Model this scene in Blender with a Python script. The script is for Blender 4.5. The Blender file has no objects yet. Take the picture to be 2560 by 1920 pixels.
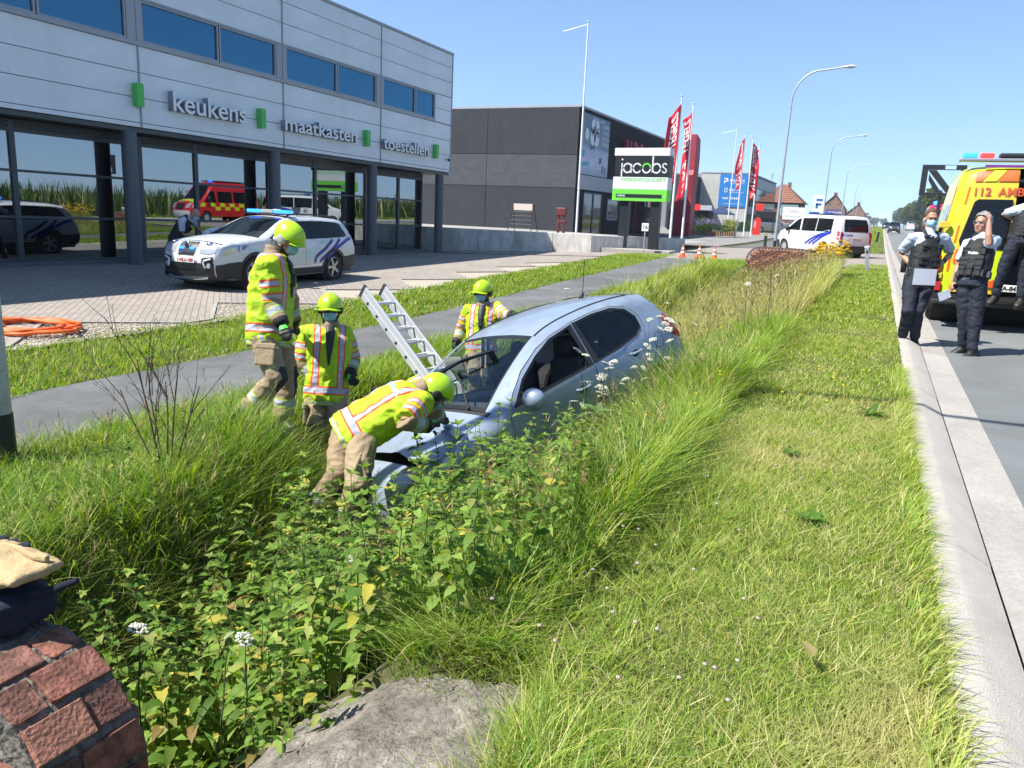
import bpy, bmesh, math, random
import numpy as np
from mathutils import Vector, Matrix, Euler, geometry, noise as mnoise
random.seed(7); RNG = np.random.default_rng(11)
SC = bpy.context.scene; COL = SC.collection
R = math.radians; PI = math.pi

# ---------------------------------------------------------------- camera
CAM = bpy.data.cameras.new('camera'); CAM.sensor_width = 36; CAM.lens = 27.04; CAM.clip_end = 4000; CAM.clip_start = .05
cam = bpy.data.objects.new('camera', CAM); COL.objects.link(cam)
def cam_axes(vpx=2203., vpy=566., roll=.042, f=1923.):
    y = Vector((vpx - 1280, -(vpy - 960), -f)).normalized(); h = Vector((1, -roll, 0))
    z = h.cross(y).normalized()
    if z.y < 0: z = -z
    x = y.cross(z)
    return Matrix((x, y, z))
cam.matrix_world = Matrix.Translation((0, 0, 1.55)) @ cam_axes().to_4x4()
SC.camera = cam
# ---------------------------------------------------------------- sky and sun
SUN_EL, SUN_DIR = R(54), Vector((-.743, -.669, 0))
W = bpy.data.worlds.new('World'); SC.world = W; W.use_nodes = True
nt = W.node_tree; bg = nt.nodes['Background']
sky = nt.nodes.new('ShaderNodeTexSky'); sky.sky_type = 'NISHITA'; sky.sun_disc = False
sky.sun_elevation = SUN_EL; sky.sun_rotation = math.atan2(SUN_DIR.x, SUN_DIR.y); sky.air_density = 1.0; sky.dust_density = .1; sky.ozone_density = 3.4
tcw = nt.nodes.new('ShaderNodeTexCoord'); mpw = nt.nodes.new('ShaderNodeMapping'); mpw.vector_type = 'POINT'   # the haze-free band just above the horizon
mpw.inputs['Scale'].default_value = (1, 1, .86); mpw.inputs['Location'].default_value = (0, 0, .12)
nt.links.new(tcw.outputs['Generated'], mpw.inputs[0]); nt.links.new(mpw.outputs[0], sky.inputs[0])
nt.links.new(sky.outputs[0], bg.inputs[0]); bg.inputs[1].default_value = .108
sd = bpy.data.lights.new('sun', 'SUN'); sd.energy = 5.0; sd.angle = R(.53); sd.color = (1, .955, .88)
sun = bpy.data.objects.new('sun', sd); COL.objects.link(sun)
sv = Vector((SUN_DIR.x * math.cos(SUN_EL), SUN_DIR.y * math.cos(SUN_EL), math.sin(SUN_EL)))
sun.rotation_euler = sv.to_track_quat('Z', 'Y').to_euler(); sun.location = (-20, -10, 40)
SC.view_settings.view_transform = 'Standard'; SC.view_settings.look = 'None'; SC.view_settings.exposure = 1.05; SC.view_settings.gamma = 1
SC.view_settings.use_curve_mapping = False
SC.cycles.max_bounces = 8; SC.cycles.transparent_max_bounces = 12; SC.cycles.caustics_reflective = False; SC.cycles.caustics_refractive = False
SC.cycles.sample_clamp_indirect = 6

# ---------------------------------------------------------------- helpers
def srgb(h):
    if isinstance(h, str):
        h = h.lstrip('#'); c = [int(h[i:i + 2], 16) / 255 for i in (0, 2, 4)]
        return tuple(x / 12.92 if x <= .04045 else ((x + .055) / 1.055) ** 2.4 for x in c)
    return tuple(h)
MATS = {}
def mat(name, col=(.5, .5, .5), rough=.5, metal=0., noise=None, bump=None, coat=0., emit=None, spec=None, trans=0., ior=1.45, col2=None, stretch=None, sheen=0., wear=None):
    """principled material; noise=(scale, amount) mottles the colour towards col2 (or darker), bump=(scale, strength)"""
    if name in MATS: return MATS[name]
    m = bpy.data.materials.new(name); m.use_nodes = True; MATS[name] = m
    n = m.node_tree.nodes; l = m.node_tree.links; b = n['Principled BSDF']
    c = srgb(col); b.inputs['Base Color'].default_value = (*c, 1); b.inputs['Roughness'].default_value = rough; b.inputs['Metallic'].default_value = metal
    b.inputs['Coat Weight'].default_value = coat; b.inputs['Coat Roughness'].default_value = .04
    b.inputs['Transmission Weight'].default_value = trans; b.inputs['IOR'].default_value = ior
    if sheen: b.inputs['Sheen Weight'].default_value = sheen
    if spec is not None: b.inputs['Specular IOR Level'].default_value = spec
    if emit: b.inputs['Emission Color'].default_value = (*srgb(emit[0]), 1); b.inputs['Emission Strength'].default_value = emit[1]
    if noise or bump or wear:
        tc = n.new('ShaderNodeTexCoord'); src = tc.outputs['Object']
        if stretch:
            mp = n.new('ShaderNodeMapping'); mp.inputs['Scale'].default_value = stretch; l.new(src, mp.inputs[0]); src = mp.outputs[0]
    if noise:
        t = n.new('ShaderNodeTexNoise'); t.inputs['Scale'].default_value = noise[0]; t.inputs['Detail'].default_value = 6; t.inputs['Roughness'].default_value = .65
        l.new(src, t.inputs['Vector'])
        r = n.new('ShaderNodeValToRGB'); r.color_ramp.elements[0].position = .32; r.color_ramp.elements[1].position = .68
        d = srgb(col2) if col2 is not None else tuple(x * (1 - noise[1]) for x in c)
        u = c if col2 is not None else tuple(min(1, x * (1 + noise[1] * .6)) for x in c)
        r.color_ramp.elements[0].color = (*d, 1); r.color_ramp.elements[1].color = (*u, 1)
        l.new(t.outputs['Fac'], r.inputs[0]); l.new(r.outputs[0], b.inputs['Base Color'])
    if wear:                                     # broad stains and dirt: (scale, amount)
        t = n.new('ShaderNodeTexNoise'); t.inputs['Scale'].default_value = wear[0]; t.inputs['Detail'].default_value = 8; t.inputs['Roughness'].default_value = .7; t.inputs['Distortion'].default_value = .6
        l.new(src, t.inputs['Vector']); r = n.new('ShaderNodeValToRGB'); r.color_ramp.elements[0].position = .35; r.color_ramp.elements[1].position = .62; k = 1 - wear[1]
        r.color_ramp.elements[0].color = (k, k * .98, k * .95, 1); r.color_ramp.elements[1].color = (1, 1, 1, 1); l.new(t.outputs['Fac'], r.inputs[0])
        mx = n.new('ShaderNodeMix'); mx.data_type = 'RGBA'; mx.blend_type = 'MULTIPLY'; mx.inputs[0].default_value = 1; l.new(r.outputs[0], mx.inputs[7])
        if b.inputs['Base Color'].is_linked: l.new(b.inputs['Base Color'].links[0].from_socket, mx.inputs[6])
        else: mx.inputs[6].default_value = (*c, 1)
        l.new(mx.outputs[2], b.inputs['Base Color'])
    if bump:
        t = n.new('ShaderNodeTexNoise'); t.inputs['Scale'].default_value = bump[0]; t.inputs['Detail'].default_value = 5
        l.new(src, t.inputs['Vector'])
        bp = n.new('ShaderNodeBump'); bp.inputs['Strength'].default_value = bump[1]; bp.inputs['Distance'].default_value = .02
        l.new(t.outputs['Fac'], bp.inputs['Height']); l.new(bp.outputs[0], b.inputs['Normal'])
    return m
def attr_mat(name, rough=.5, trans=0., bump=None, spec=.3):
    """material whose colour is the mesh's own colour attribute 'col' (leaf to leaf, blade to blade variation)"""
    if name in MATS: return MATS[name]
    m = mat(name, rough=rough, bump=bump, spec=spec); n = m.node_tree.nodes; l = m.node_tree.links; b = n['Principled BSDF']
    a = n.new('ShaderNodeAttribute'); a.attribute_name = 'col'
    l.new(a.outputs['Color'], b.inputs['Base Color'])
    if trans:
        tr = n.new('ShaderNodeBsdfTranslucent'); mx = n.new('ShaderNodeMixShader'); mx.inputs[0].default_value = trans
        hs = n.new('ShaderNodeHueSaturation'); hs.inputs['Saturation'].default_value = 1.25; hs.inputs['Value'].default_value = 1.6; hs.inputs['Hue'].default_value = .487
        l.new(a.outputs['Color'], hs.inputs['Color']); l.new(hs.outputs[0], tr.inputs[0])
        l.new(b.outputs[0], mx.inputs[1]); l.new(tr.outputs[0], mx.inputs[2]); l.new(mx.outputs[0], n['Material Output'].inputs[0])
    return m

class MB:
    """collects faces and builds one mesh object"""
    def __init__(s): s.v = []; s.f = []; s.mi = []; s.M = None
    def add(s, vs, fs, m=0):
        o = len(s.v)
        if s.M is not None: vs = [tuple(s.M @ Vector(v)) for v in vs]
        s.v += [tuple(v) for v in vs]; s.f += [tuple(i + o for i in f) for f in fs]; s.mi += [m] * len(fs); return s
    def box(s, x0, x1, y0, y1, z0, z1, m=0):
        vs = [(x, y, z) for z in (z0, z1) for y in (y0, y1) for x in (x0, x1)]
        return s.add(vs, [(0, 2, 3, 1), (4, 5, 7, 6), (0, 1, 5, 4), (1, 3, 7, 5), (3, 2, 6, 7), (2, 0, 4, 6)], m)
    def cbox(s, c, d, m=0): return s.box(c[0] - d[0] / 2, c[0] + d[0] / 2, c[1] - d[1] / 2, c[1] + d[1] / 2, c[2] - d[2] / 2, c[2] + d[2] / 2, m)
    def loft(s, rings, m=0, cap=True, closed=True):
        n = len(rings[0]); vs = [p for r in rings for p in r]; fs = []
        for k in range(len(rings) - 1):
            for i in range(n if closed else n - 1):
                j = (i + 1) % n; fs.append((k * n + i, k * n + j, (k + 1) * n + j, (k + 1) * n + i))
        if cap and closed: fs.append(tuple(range(n - 1, -1, -1))); fs.append(tuple((len(rings) - 1) * n + i for i in range(n)))
        return s.add(vs, fs, m)
    def tube(s, pts, r, n=8, m=0, cap=True):
        pts = [Vector(p) for p in pts]; rs = r if isinstance(r, (list, tuple)) else [r] * len(pts); rings = []; prev = None
        for i, p in enumerate(pts):
            t = (pts[min(i + 1, len(pts) - 1)] - pts[max(i - 1, 0)]).normalized()
            if prev is None:
                a = Vector((0, 0, 1)) if abs(t.z) < .9 else Vector((1, 0, 0)); prev = t.cross(a).normalized()
            else: prev = (prev - t * prev.dot(t)).normalized()
            b = t.cross(prev)
            rings.append([tuple(p + (prev * math.cos(2 * PI * k / n) + b * math.sin(2 * PI * k / n)) * rs[i]) for k in range(n)])
        return s.loft(rings, m, cap)
    def prism(s, poly, axis, d0, d1, m=0):
        """polygon (list of 2D) pushed along axis 'x','y' or 'z' from d0 to d1"""
        f = {'x': lambda p, d: (d, p[0], p[1]), 'y': lambda p, d: (p[0], d, p[1]), 'z': lambda p, d: (p[0], p[1], d)}[axis]
        return s.loft([[f(p, d0) for p in poly], [f(p, d1) for p in poly]], m)
    def ell(s, c, r, n=12, k=8, m=0, rot=None):
        rings = []
        for j in range(k + 1):
            a = -PI / 2 + PI * j / k; q = max(math.cos(a), 1e-3)
            rg = [Vector((r[0] * q * math.cos(2 * PI * i / n), r[1] * q * math.sin(2 * PI * i / n), r[2] * math.sin(a))) for i in range(n)]
            if rot is not None: rg = [rot @ p for p in rg]
            rings.append([tuple(Vector(c) + p) for p in rg])
        return s.loft(rings, m)
    def lathe(s, prof, n=16, c=(0, 0, 0), m=0, axis='z', cap=True):
        rings = []
        for r, h in prof:
            rg = []
            for i in range(n):
                a = 2 * PI * i / n; x, y = r * math.cos(a), r * math.sin(a)
                rg.append({'z': (c[0] + x, c[1] + y, c[2] + h), 'y': (c[0] + x, c[1] + h, c[2] + y), 'x': (c[0] + h, c[1] + x, c[2] + y)}[axis])
            rings.append(rg)
        return s.loft(rings, m, cap)
    def build(s, name, mats, parent=None, smooth=None, bevel=0., loc=None, rot=None):
        me = bpy.data.meshes.new(name); me.from_pydata(s.v, [], s.f)
        return link_mesh(name, me, mats, parent, smooth, bevel, s.mi, loc, rot)
def link_mesh(name, me, mats, parent=None, smooth=None, bevel=0., mi=None, loc=None, rot=None):
    for m in (mats if isinstance(mats, (list, tuple)) else [mats]): me.materials.append(m)
    if mi is not None and len(set(mi)) > 1: me.polygons.foreach_set('material_index', mi)
    bm = bmesh.new(); bm.from_mesh(me); bmesh.ops.recalc_face_normals(bm, faces=bm.faces); bm.to_mesh(me); bm.free()
    if smooth is not None:
        me.polygons.foreach_set('use_smooth', [True] * len(me.polygons)); me.set_sharp_from_angle(angle=R(smooth))
    o = bpy.data.objects.new(name, me); COL.objects.link(o)
    if parent is not None: o.parent = parent
    if loc is not None: o.location = loc
    if rot is not None: o.rotation_euler = rot
    if bevel:
        b = o.modifiers.new('bevel', 'BEVEL'); b.width = bevel; b.segments = 2; b.limit_method = 'ANGLE'; b.harden_normals = False
    return o
def tag(o, label=None, cat=None, group=None, kind=None):
    if label: o['label'] = label
    if cat: o['category'] = cat
    if group: o['group'] = group
    if kind: o['kind'] = kind
    return o
def empty(name, loc, rz=0., label=None, cat=None, group=None):
    o = bpy.data.objects.new(name, None); COL.objects.link(o); o.location = loc; o.rotation_euler = (0, 0, rz); o.empty_display_size = .2
    return tag(o, label, cat, group)
def copy_tree(o, parent=None):
    c = o.copy(); COL.objects.link(c)
    if parent is not None: c.parent = parent
    for ch in [x for x in o.children]: copy_tree(ch, c)
    return c
def text_mesh(txt, size, extrude=0., offset=0., align='LEFT', space=1., res=3):
    cu = bpy.data.curves.new('text', 'FONT'); cu.body = txt; cu.size = size; cu.extrude = extrude; cu.offset = offset; cu.align_x = align; cu.space_character = space; cu.resolution_u = res
    o = bpy.data.objects.new('text', cu); COL.objects.link(o)
    dg = bpy.context.evaluated_depsgraph_get(); me = bpy.data.meshes.new_from_object(o.evaluated_get(dg))
    bpy.data.objects.remove(o); bpy.data.curves.remove(cu); me.materials.clear(); return me
def text(name, txt, size, m, origin, right, up, parent=None, extrude=.004, offset=0., align='LEFT', space=1., fit=None, res=3):
    """lettering lying in the plane of 'right' and 'up' (local to the parent)"""
    me = text_mesh(txt, size, extrude, offset, align, space, res)
    r = Vector(right).normalized(); u = Vector(up).normalized(); n = r.cross(u)
    if fit:
        xs = [v.co.x for v in me.vertices]; k = fit / max(max(xs) - min(xs), 1e-6)
        for v in me.vertices: v.co.x *= k
    Mx = Matrix((r, u, n)).transposed().to_4x4(); Mx.translation = Vector(origin)
    me.transform(Mx); me.materials.append(m)
    o = bpy.data.objects.new(name, me); COL.objects.link(o)
    if parent is not None: o.parent = parent
    return o
def smoothstep(a, b, x):
    t = np.clip((x - a) / (b - a), 0, 1); return t * t * (3 - 2 * t)
def lerp(a, b, t): return a + (b - a) * t
# ---------------------------------------------------------------- the lie of the land
def far_rise(Y): return 1.2 * (1 - np.exp(-np.maximum(Y - 60, 0) / 120))
def z_left(X, Y):
    pz = np.interp(Y, [12, 32], [-.5, 0.]); fz = np.interp(Y, [5, 11.5, 31, 44], [-.2, -.25, -.47, 0.])
    t = np.clip((-8 - X) / 10, 0, 1)
    return lerp(pz, fz, t)
def ground_z(X, Y):
    X = np.asarray(X, float); Y = np.asarray(Y, float)
    zl = z_left(X, Y)
    verge = np.interp(X, [-1.15, .38], [.0, .07])
    base = np.where(X > -1.15, np.where(X > .42, -.06, verge), lerp(zl, 0., smoothstep(-5.1, -1.15, X)))
    ins = smoothstep(1.2, 1.6, Y) * (1 - smoothstep(25.6, 27., Y))           # ditch between the two brick headwalls
    wob = .12 * np.sin(Y * 1.3) + .08 * np.sin(Y * 2.9 + 1)
    u = X + wob * .5
    depth = smoothstep(-1.0, -3.25, u) * smoothstep(-5.15, -4.25, u - np.interp(Y, [2, 4.2, 5.6], [.95, .75, 0]))
    bottom = np.interp(Y, [2, 8, 14, 26], [-1.6, -1.6, -1.25, -1.0])
    z = lerp(base, np.minimum(bottom + .07 * np.sin(X * 5 + Y * 3), base), np.clip(ins * depth, 0, 1))
    z = z + .5 * np.exp(-((X + 3.95) ** 2 + (Y - 5.0) ** 2) / .45 ** 2)
    z = z - .3 * smoothstep(-.80, -.98, X) * smoothstep(-2.9, -2.4, X) * (1 - smoothstep(2.05, 2.2, Y))
    return z + far_rise(Y)
def gz(x, y): return float(ground_z(x, y))
def grid_sheet(name, xs, ys, m, dz=0., zf=ground_z, parent=None, smooth=40):
    X, Y = np.meshgrid(xs, ys, indexing='ij'); Z = zf(X, Y) + dz
    n, k = X.shape; idx = np.arange(n * k).reshape(n, k)
    me = bpy.data.meshes.new(name)
    f = np.stack([idx[:-1, :-1], idx[1:, :-1], idx[1:, 1:], idx[:-1, 1:]], -1).reshape(-1, 4)
    me.from_pydata(np.stack([X, Y, Z], -1).reshape(-1, 3).tolist(), [], f.tolist())
    return link_mesh(name, me, m, parent, smooth)
# ================================================================= SETTING
m_soil = mat('soil', '#4b4a2c', .95, noise=(3, .5), bump=(30, .8))
m_asph = mat('asphalt', (.185, .20, .20), .9, noise=(140, .4), bump=(260, .5), wear=(.45, .3))
m_path = mat('path_asphalt', (.15, .156, .157), .9, noise=(110, .35), bump=(220, .4), wear=(.8, .38))
m_conc = mat('kerb_concrete', (.42, .395, .355), .88, noise=(160, .16), bump=(150, .4), wear=(1.3, .22))
m_gut = mat('gutter_concrete', (.34, .32, .29), .9, noise=(60, .2), bump=(200, .3), wear=(1.1, .22))
m_wallc = mat('wall_concrete', (.68, .655, .61), .9, noise=(2.2, .18), bump=(40, .2), stretch=(1, 1, .35), wear=(3, .35))
m_slab = mat('old_concrete', (.24, .215, .18), .95, noise=(30, .45), bump=(70, 1.0), wear=(4, .5))
m_white_line = mat('line_paint', (.5, .5, .49), .7)
def paving_mat():
    m = mat('paving', (.33, .30, .27), .9); n = m.node_tree.nodes; l = m.node_tree.links; b = n['Principled BSDF']
    tc = n.new('ShaderNodeTexCoord'); mp = n.new('ShaderNodeMapping'); mp.inputs['Rotation'].default_value = (0, 0, R(45)); mp.inputs['Scale'].default_value = (1, 1, 1)
    br = n.new('ShaderNodeTexBrick'); br.inputs['Scale'].default_value = 1; br.inputs['Brick Width'].default_value = .22; br.inputs['Row Height'].default_value = .11; br.inputs['Mortar Size'].default_value = .005
    br.inputs['Color1'].default_value = (.315, .275, .235, 1); br.inputs['Color2'].default_value = (.255, .225, .195, 1); br.inputs['Mortar'].default_value = (.08, .075, .06, 1)
    l.new(tc.outputs['Object'], mp.inputs[0]); l.new(mp.outputs[0], br.inputs['Vector'])
    ns = n.new('ShaderNodeTexNoise'); ns.inputs['Scale'].default_value = .8; ns.inputs['Detail'].default_value = 4; l.new(tc.outputs['Object'], ns.inputs[0])
    mx = n.new('ShaderNodeMix'); mx.data_type = 'RGBA'; mx.blend_type = 'MULTIPLY'; mx.inputs[0].default_value = .5
    rp = n.new('ShaderNodeValToRGB'); rp.color_ramp.elements[0].color = (.55, .55, .55, 1); rp.color_ramp.elements[1].color = (1.2, 1.2, 1.2, 1)
    l.new(ns.outputs['Fac'], rp.inputs[0]); l.new(br.outputs['Color'], mx.inputs[6]); l.new(rp.outputs[0], mx.inputs[7]); l.new(mx.outputs[2], b.inputs['Base Color'])
    bp = n.new('ShaderNodeBump'); bp.inputs['Strength'].default_value = .4; bp.inputs['Distance'].default_value = .01; l.new(br.outputs['Fac'], bp.inputs['Height']); bp.invert = True; l.new(bp.outputs[0], b.inputs['Normal'])
    return m
m_pave = paving_mat()
m_gravel = mat('gravel', (.42, .37, .30), .9, noise=(45, .55), bump=(70, 1.0))

ys_f = np.concatenate([[-60, -25, -12, -6, -2, 0], np.arange(1, 30, .15), np.arange(30, 64, 1.), [70, 80, 95, 115, 140, 180, 240, 320, 450, 700, 1200, 2600]])
xs_f = np.concatenate([[-2400, -900, -400, -180, -90, -45, -26, -19, -15, -11.5, -10, -8.5, -7.5, -6.5, -5.8], np.arange(-5.4, -.8, .1), np.arange(-.8, .42, .2), [.42, .5, 8.6, 9.2, 14, 25, 60, 160, 500, 2400]])
def gnd(X, Y): return ground_z(X, Y) - np.where((X < -5.9) & (X > -19.5), .03, 0) + np.where(X > 8.9, .1, 0)
g_ground = tag(grid_sheet('ground', xs_f, ys_f, m_soil, 0, gnd), kind='structure')
ys_r = np.concatenate([[-60, -20], np.arange(-5, 60, 5.), [60, 70, 80, 95, 115, 140, 180, 240, 320, 450, 700, 1200, 2600]])
rz = lambda X, Y: far_rise(Y)
tag(grid_sheet('road', np.array([.945, 4.2, 7.9]), ys_r, m_asph, 0., rz), kind='structure')
tag(grid_sheet('gutter', np.array([.682, .82, .95]), ys_r, m_gut, .006, rz), kind='structure')
tag(grid_sheet('far_gutter', np.array([7.9, 8.3]), ys_r, m_gut, .006, rz), kind='structure')
# kerb: profile with a flat top, a sloping face; laid in two metre stones
kprof = [(.405, -.12), (.405, .083), (.42, .088), (.50, .088), (.53, .082), (.672, .012), (.678, -.12)]
def kerb_mesh(y0, y1):
    b = MB(); n = max(1, int((y1 - y0) / 4)); rings = []
    for i in range(n + 1):
        y = lerp(y0, y1, i / n); z = float(far_rise(y)); rings.append([(p[0], y, p[1] + z) for p in kprof])
    return b.loft(rings)
kerb = kerb_mesh(40.02, 300).build('kerb', m_conc, smooth=25); tag(kerb, kind='structure')
k0 = MB().loft([[(p[0], y, p[1]) for p in kprof] for y in (.004, 1.996)]).build('kerb_stone', m_conc, kerb, smooth=25)
k0.location = (0, -4, 0)
for i in range(1, 22):
    c = k0.copy(); COL.objects.link(c); c.location = (RNG.normal(0, .002), -4 + 2 * i, RNG.normal(0, .0015))
fk = MB()
rr = []
for y in ys_r: rr.append([(8.3 + (.68 - p[0]) + .0, y, p[1] + float(far_rise(y))) for p in kprof])
fk.loft(rr).build('far_kerb', m_conc)['kind'] = 'structure'
# lane markings down the middle
mk = MB()
for i in range(60):
    y = 6 + i * 6.
    for a, c in ((y, y + 2.5),): mk.add([(4.4, a, far_rise(a) + .005), (4.55, a, far_rise(a) + .005), (4.55, c, far_rise(c) + .005), (4.4, c, far_rise(c) + .005)], [(0, 1, 2, 3)])
tag(mk.build('lane_marking', m_white_line), kind='structure')
# cycle path and the driveway it crosses
ys_p = np.concatenate([[-30], np.arange(-6, 46, 1.), np.arange(46, 400, 12.)])
tag(grid_sheet('cycle_path', np.array([-7.75, -6.8, -5.92]), ys_p, m_path, .012, lambda X, Y: ground_z(np.full_like(X, -6.8) * 0 + X, Y)), kind='structure')
tag(grid_sheet('driveway', np.array([-19, -14, -11.5, -9.9, -8, -6, -4, -2, .395]), np.arange(30.6, 47.1, .5), m_pave, .018, lambda X, Y: np.where(X < -5.1, ground_z(X, Y), np.interp(X, [-5.1, -1.2, .4], [float(0), .02, .078]))), kind='structure')
tag(grid_sheet('forecourt_of_shops', np.array([-30, -17, -12.5, -8.6]), np.arange(47.02, 135, 4.), mat('lot_paving', (.21, .20, .185), .9, noise=(3, .2)), .02, lambda X, Y: far_rise(Y) + 0 * X), kind='structure')
# gravel bed and saw-tooth paving edge
apex = [4.4, 7.5, 10.9, 14.1, 17.2, 20.1, 22.7, 25.0]
ks = []
for a in apex: ks += [(a - 1.45, -9.97), (a, -11.35), (a + 1.45, -9.97)]
def xlim(y): return np.interp(y, [k[0] for k in ks], [k[1] for k in ks])
yy = np.unique(np.round(np.concatenate([np.arange(-30, 31, 1.), [k[0] for k in ks]]), 3)); tt = np.linspace(0, 1, 9)
Xg = -18.62 + (xlim(yy)[None, :] + 18.62) * tt[:, None]; Yg = np.repeat(yy[None, :], 9, 0); Zg = ground_z(Xg, Yg) + .03
idx = np.arange(Xg.size).reshape(Xg.shape); fq = np.stack([idx[:-1, :-1], idx[1:, :-1], idx[1:, 1:], idx[:-1, 1:]], -1).reshape(-1, 4)
me = bpy.data.meshes.new('forecourt'); me.from_pydata(np.stack([Xg, Yg, Zg], -1).reshape(-1, 3).tolist(), [], fq.tolist())
tag(link_mesh('forecourt', me, m_pave), kind='structure')
gb = grid_sheet('gravel_bed', np.linspace(-11.6, -9.8, 13), np.arange(-20, 28, .5), m_gravel, .008); tag(gb, kind='structure')
eb = MB()
for (y0, x0), (y1, x1) in zip(ks[:-1], ks[1:]):
    z0, z1 = gz(x0, y0), gz(x1, y1); d = Vector((x1 - x0, y1 - y0, 0)).normalized(); nn = Vector((d.y, -d.x, 0)) * .07
    a = [(x0, y0), (x1, y1), (x1 + nn.x, y1 + nn.y), (x0 + nn.x, y0 + nn.y)]; zz = [z0, z1, z1, z0]
    eb.loft([[(p[0], p[1], z - .05) for p, z in zip(a, zz)], [(p[0], p[1], z + .036) for p, z in zip(a, zz)]])
tag(eb.build('paving_edge', m_gut), kind='structure')
# pebbles lying loose on the gravel bed
def scatter_stones(n, xr, yr, smin, smax, name, m, mask=None):
    base = MB().ell((0, 0, 0), (1, .8, .55), 5, 3); bv = np.array(base.v); bf = base.f
    X = RNG.uniform(*xr, n); Y = RNG.uniform(*yr, n)
    if mask is not None: k = mask(X, Y); X, Y = X[k], Y[k]
    n = len(X); s = RNG.uniform(smin, smax, n); a = RNG.uniform(0, 6.28, n); Z = ground_z(X, Y) + .012
    ca, sa = np.cos(a)[:, None], np.sin(a)[:, None]
    vx = (bv[None, :, 0] * ca - bv[None, :, 1] * sa) * s[:, None] + X[:, None]; vy = (bv[None, :, 0] * sa + bv[None, :, 1] * ca) * s[:, None] + Y[:, None]; vz = bv[None, :, 2] * s[:, None] + Z[:, None]
    V = np.stack([vx, vy, vz], -1).reshape(-1, 3); nb = len(bv)
    F = [tuple(i + k * nb for i in f) for k in range(n) for f in bf]
    me = bpy.data.meshes.new(name); me.from_pydata(V.tolist(), [], F); me.materials.append(m)
    o = bpy.data.objects.new(name, me); COL.objects.link(o); return tag(o, kind='stuff')
scatter_stones(5200, (-11.4, -9.7), (4.5, 13.5), .012, .03, 'gravel', m_gravel, lambda X, Y: X > xlim(Y) + .05)
# weathered concrete top of the culvert at the viewer's feet
def slab():
    xs = np.linspace(-1.78, -.72, 90); ys = np.linspace(.85, 2.24, 100); X, Y = np.meshgrid(xs, ys, indexing='ij')
    nz = np.array([[mnoise.noise((x * 4, y * 4, 0)) * .03 + mnoise.noise((x * 14, y * 14, 3)) * .014 + min(0, mnoise.noise((x * 34, y * 34, 7))) * .022 + mnoise.noise((x * 70, y * 70, 1)) * .006 for y in ys] for x in xs])
    Z = np.interp(X, [-2.15, -1.6, -1.38, -1.1, -.72], [-.62, -.30, -.15, -.07, -.01]) + nz * .75 - 1.2 * smoothstep(2.19, 2.24, Y)
    n, k = X.shape; idx = np.arange(n * k).reshape(n, k); f = np.stack([idx[:-1, :-1], idx[1:, :-1], idx[1:, 1:], idx[:-1, 1:]], -1).reshape(-1, 4)
    me = bpy.data.meshes.new('culvert_slab'); me.from_pydata(np.stack([X, Y, Z], -1).reshape(-1, 3).tolist(), [], f.tolist())
    return link_mesh('culvert_slab', me, m_slab, None, 60)
tag(slab(), 'weathered concrete culvert top sloping into the ditch beside the brick headwall', 'culvert', kind='structure')

# ================================================================= BRICK HEADWALLS
m_brick = [mat('brick_red', (.26, .105, .07), .85, noise=(16, .5), bump=(60, .6), wear=(26, .5)), mat('brick_brown', (.20, .09, .065), .88, noise=(20, .5), bump=(60, .6), wear=(22, .5)), mat('brick_orange', (.34, .15, .095), .85, noise=(18, .35), bump=(60, .6))]
m_mortar = mat('mortar', (.15, .135, .11), .95, noise=(26, .65), bump=(38, 1.0))
def brick_mesh(a, b, c, seed, mi):
    q = MB(); r = random.Random(seed); n = 3
    bm = bmesh.new(); bmesh.ops.create_cube(bm, size=1); bmesh.ops.bevel(bm, geom=bm.edges[:], offset=.035, segments=1, affect='EDGES')
    for v in bm.verts: v.co = Vector((v.co.x * a + r.uniform(-.004, .004), v.co.y * b + r.uniform(-.004, .004), v.co.z * c + r.uniform(-.003, .003)))
    me = bpy.data.meshes.new('brick'); bm.to_mesh(me); bm.free(); me.materials.append(m_brick[mi]); return me
def piece(name, me, parent, loc, rot=(0, 0, 0), scale=(1, 1, 1)):
    o = bpy.data.objects.new(name, me); COL.objects.link(o); o.parent = parent; o.location = loc; o.rotation_euler = rot; o.scale = scale; return o
# near one: its right end is rounded off, bricks laid radially across its thickness
hw = empty('brick_headwall', (-2.45, 1.25, 0), 0, 'old brick headwall of the culvert with a rounded end close to the viewer', 'brick wall')
prof = [(-1.9, .0)]; Rr = .44; cxr, czr = -.05, -.40
arc = [(cxr + Rr * math.sin(a), czr + Rr * math.cos(a)) for a in np.linspace(0, PI / 2, 12)]
core = [(-1.9, -1.8), (-1.9, .034), (cxr, .034)] + [(cxr + (Rr - .006) * math.sin(a), czr + (Rr - .006) * math.cos(a)) for a in np.linspace(.1, PI / 2, 14)] + [(cxr + Rr - .006, -1.8)]
def lumpy(o, amp, sc, seed=0):
    for v in o.data.vertices:
        p = v.co * sc; v.co += v.normal * (mnoise.noise((p.x, p.y, p.z + seed)) * amp + mnoise.noise((p.x * 3, p.y * 3, p.z * 3 + seed)) * amp * .6)
corem = MB(); rings = [[(p[0], y, p[1]) for p in core] for y in np.linspace(.0, .35, 26)]; corem.loft(rings)
co = corem.build('mortar_core', m_mortar, hw)
ss = co.modifiers.new('sub', 'SUBSURF'); ss.subdivision_type = 'SIMPLE'; ss.levels = ss.render_levels = 2
dp = bpy.data.textures.new('mortar_lumps', 'CLOUDS'); dp.noise_scale = .03; dm = co.modifiers.new('lumps', 'DISPLACE'); dm.texture = dp; dm.strength = .026; dm.mid_level = .5
seed = 0; pitch = .150
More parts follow.
